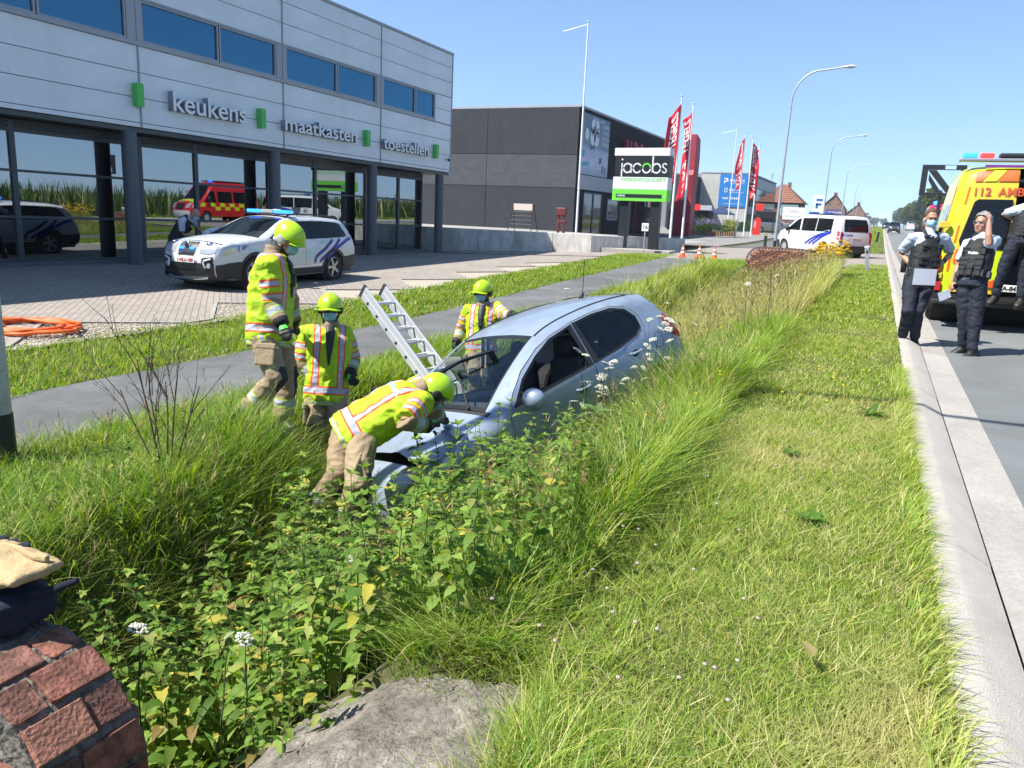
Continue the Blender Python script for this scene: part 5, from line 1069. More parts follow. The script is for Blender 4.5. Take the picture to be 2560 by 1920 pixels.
def hand_geo(mb, W, d, nrm, thumb, k=1., curl=.5, grow=1.):
    """palm, four unequal jointed fingers and a thumb; nrm is the way the palm faces, thumb the side the thumb is on"""
    d = vv(d).normalized(); n = (vv(nrm) - d * vv(nrm).dot(d)).normalized(); s = (vv(thumb) - d * vv(thumb).dot(d) - n * vv(thumb).dot(n)).normalized(); W = vv(W)
    def rg(c, w, t): return [tuple(c + s * (w * x) + n * (t * y)) for x, y in ((-1, -.5), (-.6, -1), (.6, -1), (1, -.5), (1, .5), (.6, 1), (-.6, 1), (-1, .5))]
    mb.loft([rg(W - d * .02, .026 * k * grow, .02 * k * grow), rg(W + d * .03 * k, .034 * k * grow, .019 * k * grow), rg(W + d * .075 * k, .043 * k * grow, .016 * k * grow), rg(W + d * .098 * k, .041 * k * grow, .014 * k * grow)])
    for i, (off, L) in enumerate(((.030, .070), (.010, .080), (-.011, .074), (-.031, .058))):
        p = W + d * (.088 * k) + s * (off * k); a = curl * (.35 + .1 * i); pts = [p]; dirv = d
        for j, f in enumerate((.45, .30, .25)):
            ang = a + j * curl * .55; dd = d * math.cos(ang) + n * math.sin(ang) + s * (off * .8); pts.append(pts[-1] + dd.normalized() * (L * f * k)); a = ang
        mb.tube([pts[0] - d * .02] + pts, [.0105 * k * grow] * 2 + [.010 * k * grow, .009 * k * grow, .007 * k * grow], 7)
    p = W + d * (.028 * k) + s * (.028 * k); q = p + (d * .6 + s * .65 + n * .35) * (.042 * k); r_ = q + (d * .85 + s * .25 + n * .45) * (.032 * k)
    mb.tube([p - s * .01, p, q, r_], [.014 * k * grow, .0135 * k * grow, .0115 * k * grow, .009 * k * grow], 7)
def head_geo(mb, H, F, neck, k=1.):
    X = lambda x, y, z: tuple(vv(H) + F @ (Vector((x, y, z)) * k)); rot = F
    def E(c, r): mb.ell(X(*c), tuple(v * k for v in r), 16, 12, rot=rot)
    E((-.012, 0, .03), (.098, .077, .10)); E((.022, 0, -.045), (.068, .060, .080)); E((.066, 0, -.098), (.026, .030, .022)); E((.05, 0, -.075), (.042, .048, .03))
    E((.078, .0, .026), (.018, .05, .016))                      # brow
    mb.loft([[X(.080, -.010, .012), X(.080, .010, .012), X(.072, .012, .012), X(.072, -.012, .012)], [X(.106, -.015, -.034), X(.106, .015, -.034), X(.07, .02, -.04), X(.07, -.02, -.04)]])
    E((.096, 0, -.034), (.014, .014, .011))
    for s in (1, -1): E((-.008, s * .076, -.015), (.019, .010, .032)); E((.055, s * .042, -.035), (.022, .02, .024))
    mb.tube([neck, X(-.02, 0, -.06)], [.062 * k, .054 * k], 14)
def cap(parent, name, m, H, F, c, r, lo, k=1., n=28, kk=12, ridge=0., thick=.004, jitter=0.):
    """dome over the head: lo(azimuth) gives the elevation of its lower rim"""
    X = lambda p: tuple(vv(H) + F @ (Vector(p) * k)); mb = MB(); outer, inner = [], []
    for j in range(kk + 1):
        ro, ri = [], []
        for i in range(n):
            a = 2 * PI * i / n; e = lo(a) + (PI / 2 - lo(a)) * (j / kk) * .995; q = 1 + ridge * math.exp(-(math.cos(e) * math.sin(a) / .16) ** 2) + jitter * mnoise.noise((a * 2.2, e * 3, 1)); s = Vector((r[0] * math.cos(e) * math.cos(a), r[1] * math.cos(e) * math.sin(a), r[2] * math.sin(e)))
            ro.append(X(Vector(c) + s * q)); ri.append(X(Vector(c) + s * (q - .06)))
        outer.append(ro); inner.append(ri)
    mb.loft([inner[-1]] + inner[::-1][1:] + outer)
    o = mb.build(name, m, None, smooth=50); o.parent = parent; o.matrix_parent_inverse = parent.matrix_world.inverted(); return o
def attach(o, parent): o.parent = parent; o.matrix_parent_inverse = parent.matrix_world.inverted(); return o
RT, TC = Vector((.90, .43, 0)), Vector((.43, -.90, 0))
class Person:
    def __init__(s, key, face, label, z=None, bulk=1., k=1.):
        s.J = {n: Vector(p) for n, p in zip(JO, POSE[key])}; J = s.J
        s.pel = (J['HL'] + J['HR']) / 2; foot = (J['AL'] + J['AR']) / 2
        s.t = empty('person', (foot.x, foot.y, min(J['AL'].z, J['AR'].z) - .09)); tag(s.t, label, 'person'); bpy.context.view_layer.update()
        s.F = frame(face); s.lat = (J['SL'] - J['SR']).normalized(); s.up = (J['neck'] - s.pel).normalized(); s.lat = (s.lat - s.up * s.lat.dot(s.up)).normalized(); s.front = s.lat.cross(s.up); s.L = (J['neck'] - s.pel).length; s.key = key; s.b = bulk; s.k = k; s.seed = hash_key(key)
        # widen the shoulders to a believable span
        mid = J['neck'] - s.up * .07; 
        for n, sg in (('SL', 1), ('SR', -1)):
            d = J[n] - mid
            if abs(d.dot(s.lat)) < .15: J[n] += s.lat * (sg * .15 - d.dot(s.lat)) * .8
    def torso(s, mb, rows, dl=0.):
        rr = []
        hl = (s.J['HL'] - s.J['HR']).normalized()
        for t, a, b in rows:
            lat = hl.lerp(s.lat, min(1, max(0, t))); c = s.pel.lerp(s.J['neck'], t); rr.append(ring(c, s.up, lat, a * s.b, b * s.b))
        mb.loft(rr)
    def body(s, m, hands=True, curl=(.6, .6), sh=.0):
        J = s.J; mb = MB(); s.torso(mb, [(-.12, .14, .10), (.1, .14, .10), (.4, .135, .10), (.7, .165, .11), (.9, .12, .08), (1.0, .06, .06)])
        for q in 'LR':
            mb.tube([J['neck'].lerp(J['S' + q], .5) - s.up * .03, J['S' + q], J['S' + q].lerp(J['E' + q], .5), J['E' + q], J['E' + q].lerp(J['W' + q], .35), J['W' + q]], [.05, .056, .050, .038, .042, .029], 12)
            mb.tube([s.pel.lerp(J['H' + q], .8), J['K' + q], J['K' + q].lerp(J['A' + q], .35), J['A' + q]], [.08, .055, .055, .04], 12); pass
            if hands:
                d = J['F' + q] - J['W' + q]; nr = s.palm.get(q, -s.lat if q == 'L' else s.lat); th = s.thumb.get(q, s.front); hand_geo(mb, J['W' + q], d, nr, th, .95, curl[0 if q == 'L' else 1])
        head_geo(mb, J['head'], s.F, J['neck'] - s.up * .03, s.k); return fuse('body', mb, m, s.t, .0075, 3)
    palm = {}; thumb = {}
    def hx(s, x, y, z): return tuple(s.J['head'] + s.F @ (Vector((x, y, z)) * s.k))
    def eyes(s, mouth=False):
        for sg in (1, -1): attach(MB().ell(s.hx(.083, sg * .031, .004), (.009, .013, .008), 10, 6, rot=s.F).build('eye', m_eye, None, smooth=60), s.t)
        if mouth: attach(MB().ell(s.hx(.094, 0, -.066), (.006, .023, .006), 10, 6, rot=s.F).build('mouth', m_lip, None, smooth=60), s.t)
    def mask(s):
        mb = MB(); n, kk = 15, 12; rows = []
        for off in (.0, -.004):
            for j in range(kk + 1):
                e = R(lerp(-62, 36, j / kk)); row = []
                for i in range(n):
                    a = R(lerp(-74, 74, i / (n - 1))); ex = e * (1 - .35 * (a / R(74)) ** 2); pl = .0022 * math.sin(j * 2.2)
                    q = Vector((.036 + (.080 + off + pl) * math.cos(ex) * math.cos(a), (.070 + off) * math.cos(ex) * math.sin(a), -.050 + .068 * math.sin(ex))); q.x += .012 * math.exp(-(a / .35) ** 2); row.append(s.hx(*q))
                rows.append(row)
        vs = [p for r in rows for p in r]; idx = lambda o, j, i: (o * (kk + 1) + j) * n + i; f = []
        for o in (0, 1):
            for j in range(kk):
                for i in range(n - 1): f.append((idx(o, j, i), idx(o, j, i + 1), idx(o, j + 1, i + 1), idx(o, j + 1, i)))
        mb.add(vs, f); mo = attach(mb.build('face_mask', m_mask, None, smooth=60), s.t)
        for sg in (1, -1):
            l = MB().tube([s.hx(.062, sg * .062, -.02), s.hx(.02, sg * .075, .0), s.hx(-.018, sg * .082, .012), s.hx(-.02, sg * .082, -.03), s.hx(.05, sg * .066, -.075)], .0018, 4).build('ear_loop', m_mask, None); attach(l, s.t)
    def jacket(s):
        J = s.J; mb = MB(); s.torso(mb, [(-.10, .205, .150), (.0, .205, .155), (.2, .20, .155), (.45, .205, .155), (.7, .215, .150), (.86, .19, .125), (.97, .115, .09)])
        for q in 'LR':
            e = J['E' + q]; mb.tube([J['neck'].lerp(J['S' + q], .45) - s.up * .05, J['S' + q] - s.up * .015, J['S' + q].lerp(e, .45), J['S' + q].lerp(e, .96)], [.09 * s.b, .092 * s.b, .083 * s.b, .080 * s.b], 14)
        lat, fr, up, pel, L = (np.array(v) for v in (s.lat, s.front, s.up, s.pel, [s.L])); L = s.L
        def band(V):
            h = (V - pel) @ up; la = (V - pel) @ lat; de = (V - pel) @ fr; tor = np.sqrt((la / .21) ** 2 + (de / .155) ** 2)
            d = np.where(np.abs(la) < .5, np.abs(h - .04) - .042, 9); br = np.where(h > .04, np.abs(np.abs(la) - .118) - .036, 9); d = np.minimum(d, br); arm = np.full(len(V), 9.); use = np.zeros(len(V), bool)
            for q in 'LR':
                t, dd, Ln = seg(V, J['S' + q], J['E' + q]); k = (dd / .088 < tor * .93) & (t > .06) & (dd < .15); w = np.minimum(np.abs(t - .45 * Ln) - .036, np.abs(t - .80 * Ln) - .036); arm = np.where(k, w, arm); use |= k
            return np.where(use, arm, d)
        o = fuse('hi_vis_jacket', mb, m_hivis, s.t, .010, 7, .017, 7, s.seed, {'band': band, 'pad': lambda V: np.full(len(V), 1.)})
        # open front with the dark collar and strap showing
        return o
    def coat(s):
        J = s.J; mb = MB(); s.torso(mb, [(-.17, .19, .145), (-.08, .195, .15), (.0, .185, .135), (.45, .165, .12), (.75, .17, .11), (.9, .13, .09), (1.0, .08, .075)])
        for q in 'LR':
            e, w = J['E' + q], J['W' + q]; mb.tube([J['neck'].lerp(J['S' + q], .6) - s.up * .05, J['S' + q].lerp(e, .1), J['S' + q].lerp(e, .7), e, e.lerp(w, .5), e.lerp(w, .93)], [.055, .06, .066 * s.b, .078 * s.b, .068 * s.b, .056 * s.b], 14)
        n_ = J['neck']; mb.loft([ring(n_ - s.up * .06, s.up, s.lat, .12, .10), ring(n_ + s.up * .01, s.up, s.lat, .088, .085), ring(n_ + s.up * .06, s.up * .8 + s.front * .15, s.lat, .082, .082)])
        def band(V):
            d = np.full(len(V), 9.)
            for q in 'LR': t, dd, Ln = seg(V, J['E' + q], J['W' + q]); k = (dd < .12) & (t > 0); d = np.where(k, np.abs(t - .42 * Ln) - .04, d)
            h = (V - np.array(s.pel)) @ np.array(s.up); return np.minimum(d, np.where(h < .0, np.abs(h + .085) - .02, 9))
        def pad(V):
            d = np.full(len(V), 1.)
            for q in 'LR': t, dd, Ln = seg(V, J['E' + q], J['W' + q]); d = np.where((dd < .12), np.minimum(d, np.abs(t - .84 * Ln) - .03), d)
            return d
        o = fuse('turnout_coat', mb, m_turnj, s.t, .011, 6, .008, 9, s.seed + 3, {'band': band, 'pad': pad})
        f = s.front; n_ = J['neck'] - s.up * .03
        z = MB(); z.loft([ring(n_ + s.up * .03 + f * .085, s.up, s.lat, .045, .022, 10), ring(n_ - s.up * .05 + f * (.125 * s.b + .01), s.up, s.lat, .045, .02, 10), ring(n_ - s.up * .16 + f * (.148 * s.b + .012), s.up, s.lat, .036, .015, 10), ring(n_ - s.up * .36 + f * (.156 * s.b + .008), s.up, s.lat, .010, .008, 10)]); attach(z.build('jacket_opening', m_blk, None, smooth=50), s.t)
        attach(MB().cbox((0, 0, 0), (.03, .05, .12)).build('radio', m_blk, None, bevel=.008), s.t).matrix_world = Matrix.Translation(n_ - s.up * .2 + f * (.155 * s.b + .02)) @ frame(f, s.up).to_4x4()
    def trousers(s, m, ff=True, r=(.112, .098, .086, .082)):
        J = s.J; mb = MB(); hl = (J['HL'] - J['HR']).normalized(); b = s.b if ff else 1.
        mb.loft([ring(s.pel - s.up * .10, s.up, hl, .15 * b, .115 * b), ring(s.pel, s.up, hl, .175 * b, .125 * b), ring(s.pel + s.up * .10, s.up, hl, .165 * b, .115 * b), ring(s.pel + s.up * .16, s.up, hl, .155 * b, .11 * b)])
        for q in 'LR':
            h, k_, a = J['H' + q], J['K' + q], J['A' + q]; mb.tube([h.lerp(s.pel, .15) + s.up * .03, h.lerp(k_, .35), k_, k_.lerp(a, .45), a.lerp(k_, .06)], [r[0] * b, r[1] * b * 1.02, r[2] * b, r[3] * b, r[3] * b * (1.05 if ff else .9)], 14)
        if not ff: return fuse('trousers', mb, m, s.t, .011, 7, .010, 8, s.seed + 5)
        fr, lat = np.array(s.front), np.array(s.lat)
        def band(V):
            d = np.full(len(V), 9.)
            for q, sg in (('L', 1), ('R', -1)):
                t, dd, Ln = seg(V, J['K' + q], J['A' + q]); d = np.where((dd < .14) & (t > .03), np.minimum(d, np.abs(t - .60 * Ln) - .042), d)
                t, dd, Ln = seg(V, J['H' + q], J['K' + q]); ax = np.array((J['K' + q] - J['H' + q]).normalized()); rel = V - np.array(J['H' + q]); rel = rel - (rel @ ax)[:, None] * ax; d = np.where((dd < .16) & ((rel @ lat) * sg > .05) & (t > -.02) & (t < Ln * .85), np.minimum(d, np.abs(rel @ fr - .015) - .028), d)
            return d
        def pad(V):
            d = np.full(len(V), 1.)
            for q in 'LR':
                k_ = np.array(J['K' + q]); ax = np.array((J['A' + q] - J['H' + q]).normalized()); rel = V - k_; al = rel @ ax; f2 = fr - ax * (fr @ ax); f2 /= np.linalg.norm(f2); la = np.linalg.norm(rel - al[:, None] * ax - (rel @ f2)[:, None] * f2, axis=1); d = np.where((rel @ f2 > .02) & (np.linalg.norm(rel, axis=1) < .25), np.minimum(d, np.maximum(np.abs(al - .04) - .15, la - .062)), d)
            return d
        o = fuse('turnout_trousers', mb, m, s.t, .011, 7, .013, 8, s.seed + 5, {'band': band, 'pad': pad})
        for q, sg in (('R', -1), ('L', 1)):
            c = J['H' + q].lerp(J['K' + q], .52) + s.lat * (sg * .10 * b); fm = frame(s.front, J['H' + q] - J['K' + q])
            p = MB().cbox((0, 0, 0), (.17, .035, .17)).build('cargo_pocket', m, None, bevel=.014); attach(p, s.t); p.matrix_world = Matrix.Translation(c) @ fm.to_4x4()
            f = MB().cbox((0, 0, .09), (.18, .045, .055)).build('pocket_flap', m, None, bevel=.012); attach(f, s.t); f.matrix_world = Matrix.Translation(c) @ fm.to_4x4()
        return o
    def boots(s, name='boot', big=1.):
        J = s.J
        for q in 'LR':
            a, tt, k_ = J['A' + q], J['T' + q], J['K' + q]; d = tt - a; shin = (k_ - a).normalized(); d = (d - shin * d.dot(shin) * .3).normalized(); dn = -shin; dn = (dn - d * dn.dot(d)).normalized(); sd = d.cross(dn)
            def rg(c, w, h): return [tuple(c + sd * (w * math.cos(t)) + dn * (h * max(-1, min(.75, math.sin(t) * 1.15)))) for t in np.linspace(0, 2 * PI, 15)[:-1]]
            mb = MB(); b = big; h0 = a + dn * .035
            mb.loft([rg(h0 - d * .085 * b, .028 * b, .045 * b), rg(h0 - d * .06 * b, .040 * b, .058 * b), rg(h0, .043 * b, .060 * b), rg(h0 + d * .06 * b + dn * .008, .047 * b, .050 * b), rg(h0 + d * .12 * b + dn * .014, .050 * b, .040 * b), rg(h0 + d * .165 * b + dn * .018, .042 * b, .032 * b), rg(h0 + d * .19 * b + dn * .022, .022 * b, .022 * b)])
            mb.tube([a - shin * .0, a + shin * (.16 if big > 1 else .09)], [.052 * b, .058 * b], 12); attach(fuse(name, mb, m_boot, None, .009, 3), s.t)
            so = MB(); pts = [(-.092, .026), (-.06, .042), (.0, .046), (.06, .050), (.12, .053), (.168, .044), (.195, .02)]; poly = [(x, w) for x, w in pts] + [(x, -w) for x, w in pts[::-1]]
            lo_, hi_ = [], []
            for x, w in poly: c = h0 + d * (x * b) + sd * (w * b); lo_.append(tuple(c + dn * .062 * b)); hi_.append(tuple(c + dn * .036 * b))
            so.loft([lo_, hi_]); attach(so.build('sole', m_rub, None), s.t)
    def gloves(s, palms=None, thumbs=None, curl=.7):
        J = s.J
        for q in 'LR':
            d = J['F' + q] - J['W' + q]; nr = (palms or {}).get(q, (-s.lat if q == 'L' else s.lat)); th = (thumbs or {}).get(q, s.front); mb = MB(); hand_geo(mb, J['W' + q], d, nr, th, 1.02, curl, 1.3); g = attach(fuse('glove', mb, m_glove, None, .0075, 2), s.t)
            w = J['W' + q]; dn = d.normalized(); n = vv(nr); n = (n - dn * n.dot(dn)).normalized(); sd = dn.cross(n)
            b = MB(); 
            b.loft([[tuple(w + dn * x - n * z + sd * (y * ww)) for y, z in ((-1, .025), (-.6, .034), (.6, .034), (1, .025), (.6, .022), (-.6, .022))] for x, ww in ((.0, .03), (.035, .036), (.06, .040))]); q2 = b.build('back_panel', m_glgreen, None, smooth=60); q2.parent = g; q2.matrix_parent_inverse = g.matrix_world.inverted()
            c_ = MB().tube([w - dn * .05, w + dn * .005], [.050, .044], 12).build('cuff', m_glove, None, smooth=50); c_.parent = g; c_.matrix_parent_inverse = g.matrix_world.inverted()
    def helmet(s, muff=None, torch=None):
        lo = lambda a: R(lerp(2, -34, smoothstep(.25, .95, abs((a + PI) % (2 * PI) - PI) / PI)))
        h = cap(s.t, 'helmet', m_helm, s.J['head'], s.F, (-.008, 0, .035), (.150, .125, .135), lo, ridge=.045)
        h2 = MB(); n = 20                                          # peak over the forehead
        rows = [[s.hx(.02 + rr * math.cos(a), (rr - .02) * math.sin(a), zz - .02 * abs(math.sin(a))) for a in np.linspace(-1.15, 1.15, n)] for rr, zz in ((.118, .05), (.150, .036), (.146, .026), (.112, .040))]
        h2.loft([list(c) for c in zip(*rows)], cap=True); a = h2.build('helmet_peak', m_helm, None, smooth=50); a.parent = h; a.matrix_parent_inverse = h.matrix_world.inverted()
        v = MB(); rows = [[s.hx(.012 + rr * math.cos(a), rr * .88 * math.sin(a), zz) for a in np.linspace(-1.9, 1.9, 24)] for rr, zz in ((.112, .05), (.118, .03), (.106, .028), (.104, .05))]; v.loft([list(c) for c in zip(*rows)]); a = v.build('visor', m_blk, None, smooth=50); a.parent = h; a.matrix_parent_inverse = h.matrix_world.inverted()
        for sg in (1, -1):
            e = MB().ell(s.hx(-.012, sg * .108, .005), (.052, .022, .052), 16, 8, rot=s.F).build('ear_cover', m_grmuff if muff else m_blk, None, smooth=60); e.parent = h; e.matrix_parent_inverse = h.matrix_world.inverted()
            st = MB().tube([s.hx(-.005, sg * .096, -.02), s.hx(.01, sg * .078, -.075), s.hx(.045, sg * .045, -.118), s.hx(.055, 0, -.128)], .009, 6).build('chin_strap', m_blk, None, smooth=60); st.parent = h; st.matrix_parent_inverse = h.matrix_world.inverted()
        if torch:
            c = s.hx(.06, torch * .135, .0); d = s.F @ Vector((1, 0, 0)); o = MB().tube([vv(c) - d * .05, vv(c) + d * .05], [.014, .02], 12).build('helmet_torch', m_helm, None, smooth=40); o.parent = h; o.matrix_parent_inverse = h.matrix_world.inverted()
        n_ = MB(); J = s.J; n_.loft([ring(J['neck'] + s.up * .0, s.up, s.lat, .078, .078), ring(vv(s.hx(-.03, 0, -.07)), s.F @ Vector((0, 0, 1)), s.lat, .070, .070)]); attach(n_.build('neck_flap', m_blk, None, smooth=60), s.t)
    def shirt(s, m=None):
        J = s.J; mb = MB(); s.torso(mb, [(-.06, .165, .12), (.2, .16, .125), (.45, .165, .13), (.72, .185, .125), (.87, .16, .10), (.97, .085, .075)])
        for q in 'LR': e = J['E' + q]; mb.tube([J['neck'].lerp(J['S' + q], .5) - s.up * .04, J['S' + q] - s.up * .01, J['S' + q].lerp(e, .45), J['S' + q].lerp(e, .80)], [.07, .076, .071, .073], 14)
        fuse('shirt', mb, m_shirt, s.t, .011, 7, .008, 8, s.seed); n_ = J['neck']
        c = MB(); c.loft([ring(n_ - s.up * .03, s.up, s.lat, .075, .07), ring(n_ + s.up * .03, s.up, s.lat, .062, .060)]); attach(c.build('collar', m_shirt, None, smooth=50), s.t)
    def vest(s, word=None):
        mb = MB(); s.torso(mb, [(.0, .178, .150), (.2, .180, .160), (.45, .185, .165), (.68, .178, .155), (.80, .14, .125), (.90, .105, .10)]); J = s.J
        for sg in (1, -1): mb.tube([J['neck'] + s.lat * sg * .08 - s.up * .13 + s.front * .10, J['neck'] + s.lat * sg * .088 + s.up * .008, J['neck'] + s.lat * sg * .08 - s.up * .13 - s.front * .10], .033, 8)
        v = attach(fuse('vest', mb, m_vest, None, .010, 5, .005, 9, s.seed + 2), s.t); fm = frame(s.front, s.up)
        def pouch(lat, h, w, hh, th=.05, nm='pouch'):
            c = s.pel + s.up * (h * s.L) + s.lat * lat + s.front * (.155 - abs(lat) * .18); o = MB().cbox((0, 0, 0), (th, w, hh)).build(nm, m_vest, None, bevel=.012); o.parent = v; o.matrix_parent_inverse = v.matrix_world.inverted(); o.matrix_world = Matrix.Translation(c) @ fm.to_4x4(); f = MB().cbox((.006, 0, hh * .32), (th + .008, w + .006, hh * .42)).build('pouch_flap', m_vest, None, bevel=.01); f.parent = v; f.matrix_parent_inverse = v.matrix_world.inverted(); f.matrix_world = Matrix.Translation(c) @ fm.to_4x4()
        pouch(-.09, .34, .11, .11); pouch(.085, .36, .09, .13); pouch(.0, .14, .07, .13); pouch(-.09, .13, .07, .12); pouch(.09, .13, .07, .12); pouch(.10, .62, .06, .14, .045, 'radio_pouch'); pouch(-.09, .60, .09, .07, .03)
        if word:
            c = s.pel + s.up * (s.L * .50) + s.front * .172; o = text('lettering', word, .045, m_paper, (0, 0, 0), (1, 0, 0), (0, 1, 0), None, .001, .002, align='CENTER'); o.parent = v; o.matrix_parent_inverse = v.matrix_world.inverted(); o.matrix_world = Matrix.Translation(c) @ Matrix((s.lat, s.up, s.front)).transposed().to_4x4()
        b = MB(); hl = (J['HL'] - J['HR']).normalized(); b.loft([ring(s.pel + s.up * .06, s.up, hl, .178, .132), ring(s.pel + s.up * .115, s.up, hl, .175, .13)]); bt = attach(b.build('belt', m_blk, None, smooth=40), s.t)
        for sg, fo, nm in ((-1, .0, 'holster'), (1, .03, 'belt_pouch'), (-.7, .11, 'belt_pouch'), (.7, .11, 'belt_pouch')):
            c = s.pel + s.up * .05 + hl * (sg * .185) + s.front * fo; o = MB().cbox((0, 0, -.06 if nm == 'holster' else 0), (.07, .05, .22 if nm == 'holster' else .09)).build(nm, m_blk, None, bevel=.012); o.parent = bt; o.matrix_parent_inverse = bt.matrix_world.inverted(); o.matrix_world = Matrix.Translation(c) @ fm.to_4x4()
            if nm == 'holster': g = MB().tube([(0, 0, .04), (-.04, 0, .085)], .016, 6).build('pistol_grip', m_blk, None); g.parent = o
    def hair(s, m, lo, r=(.108, .088, .108), jit=.05): cap(s.t, 'hair', m, s.J['head'], s.F, (-.016, 0, .034), r, lo, kk=14, n=36, jitter=jit)
def hash_key(k): return float(ord(k) % 17)
def firefighter(key, face, label, bulk=1.05, skin=None, muff=None, torch=None, **kw):
    p = Person(key, face, label, bulk=bulk); p.body(skin or m_skin, hands=False); p.eyes(); p.trousers(m_turn); p.coat(); p.jacket(); p.boots(big=1.12); p.gloves(**kw); p.mask(); p.helmet(muff, torch); return p
ffA = firefighter('A', RT * .9 + TC * .3 + Vector((0, 0, -.55)), 'standing firefighter in yellow jacket looking down, beside the path left of the car', 1.16, muff=True, palms={'R': -RT * .3 - TC, 'L': RT})
ffB = firefighter('B', TC * .95 + RT * .12 + Vector((0, 0, -.08)), 'firefighter facing the viewer waist deep in the ditch beside the ladder', 1.08, m_skin2, torch=-1, palms={'L': -TC, 'R': -TC}, curl=.9)
ffC = firefighter('C', RT * .75 - TC * .25 + Vector((0, 0, -.7)), 'firefighter bent over the bonnet of the crashed car with head at the windscreen', 1.12, palms={'R': Vector((0, 0, -1)), 'L': Vector((0, 0, -1))}, thumbs={'R': TC * -1, 'L': TC})
ffD = firefighter('D', TC * .85 - RT * .42 + Vector((0, 0, -.10)), 'firefighter behind the crashed car resting one hand on its roof', 1.0, torch=-1, palms={'L': Vector((0, 0, -1))}, thumbs={'L': TC})
for p, w in ((ffC, 'BRANDWEER'),):
    up, ft = p.up, -p.front; c = p.pel + up * (p.L * .70) + ft * .178; o = text('lettering', w, .060, m_poltur, (0, 0, 0), (1, 0, 0), (0, 1, 0), None, .002, .002, align='CENTER'); attach(o, p.t); o.matrix_world = Matrix.Translation(c) @ Matrix((-p.lat, up, ft)).transposed().to_4x4() 
    sw = o.modifiers.new('wrap', 'SHRINKWRAP'); sw.target = [c_ for c_ in p.t.children if c_.name.startswith('hi_vis_jacket')][0]; sw.wrap_method = 'NEAREST_SURFACEPOINT'; sw.wrap_mode = 'ABOVE_SURFACE'; sw.offset = .004
def officer(key, face, label, vest=True, word=None, palms=None, thumbs=None, curl=(.7, .7), mask=True, skin=None):
    p = Person(key, face, label, bulk=1.0); p.palm = palms or {}; p.thumb = thumbs or {}; p.body(skin or m_skin, True, curl); p.eyes(not mask); p.trousers(m_navy, False, (.098, .092, .078, .068)); p.shirt(); p.vest(word); p.boots('shoe', 1.0)
    if mask: p.mask()
    return p
side = lambda f, s_, b: (lambda a: R(lerp(lerp(f, s_, smoothstep(.15, .45, abs((a + PI) % (2 * PI) - PI) / PI)), b, smoothstep(.5, .9, abs((a + PI) % (2 * PI) - PI) / PI))))
pF = officer('F', TC * .92 - RT * .22 + Vector((0, 0, -.05)), 'masked policeman in black vest holding a white sheet at the kerb', palms={'R': -TC, 'L': -TC}, thumbs={'R': RT, 'L': -RT}, curl=(.8, 1.0)); pF.hair(m_hairb, side(38, 4, -28))
pG = officer('G', -RT * .8 + TC * .42 + Vector((0, 0, .05)), 'grey haired policewoman with glasses holding one hand to her head', word='Politie', palms={'L': -RT * .5 - TC * .2 + Vector((0, 0, -.2)), 'R': RT}, thumbs={'L': -RT, 'R': TC}, curl=(.5, .9), mask=False); pG.hair(m_hairg, side(34, -8, -34), (.116, .098, .116), .14)
pH = officer('H', -TC * .95 + RT * .2, 'police officer stepping up into the open rear door of the ambulance', palms={}, mask=False); pH.hair(m_hairb, side(38, 4, -28))
pE = officer('E', RT * .8 + TC * .42 + Vector((0, 0, -.55)), 'bald masked policeman leaning over the bonnet of the police estate writing', palms={'R': Vector((0, 0, -1)), 'L': Vector((0, 0, -1))}, thumbs={'R': -TC, 'L': TC})
gl_ = MB()
for sg in (1, -1):
    q = [vv(pG.hx(.098 + .004 * math.sin(a), sg * .032 + .024 * math.cos(a), .002 + .018 * math.sin(a))) for a in np.linspace(0, 2 * PI, 17)]; gl_.tube(q, .0022, 5, cap=False); gl_.tube([pG.hx(.095, sg * .056, .006), pG.hx(-.01, sg * .082, .008)], .002, 5)
gl_.tube([pG.hx(.1, .009, .006), pG.hx(.1, -.009, .006)], .002, 5); attach(gl_.build('glasses', m_alu, None), pG.t)
for p, q in ((pF, 'L'),):
    w = p.J['W' + q]; d = (p.J['F' + q] - w).normalized(); attach(MB().tube([w - d * .03, w - d * .005], .034, 12).build('wrist_watch', m_blk, None, smooth=40), p.t)
def sheet(name, c, r, u, w, h, label, cat='paper', bend=.002):
    r, u = vv(r).normalized(), vv(u).normalized(); u = (u - r * u.dot(r)).normalized(); n = r.cross(u); mb = MB(); k = 6; vs = []
    for j in range(k + 1):
        for i in range(k + 1):
            x, y = i / k - .5, j / k - .5; vs.append(tuple(r * (x * w) + u * (y * h) + n * (bend * math.cos(x * 3) + bend * .6 * y * y)))
    f = [(j * (k + 1) + i, j * (k + 1) + i + 1, (j + 1) * (k + 1) + i + 1, (j + 1) * (k + 1) + i) for j in range(k) for i in range(k)]; mb.add(vs, f)
    o = mb.build(name, m_paper, None, loc=tuple(c)); so = o.modifiers.new('thickness', 'SOLIDIFY'); so.thickness = .0008; return tag(o, label, cat)
hF = pF.J['FR']; sheet('paper_sheet', hF + RT * .07 + TC * .16 + Vector((0, 0, -.08)), RT, Vector((0, 0, 1)) , .30, .21, 'white paper sheet held in front by the masked policeman')
hG = pG.J['FR']; sheet('note_card', hG - RT * .06 + TC * .02 + Vector((0, 0, -.06)), RT + Vector((0, 0, .45)), Vector((0, 0, 1)) - RT * .4, .15, .11, 'small white note held low by the grey haired policewoman')
hE = pE.J['FR']; sheet('paper_sheet', hE + RT * .22 + Vector((0, 0, .06)), RT + Vector((0, 0, .25)), -TC + Vector((0, 0, .7)), .42, .30, 'white papers lying on the bonnet of the police estate', bend=.04)
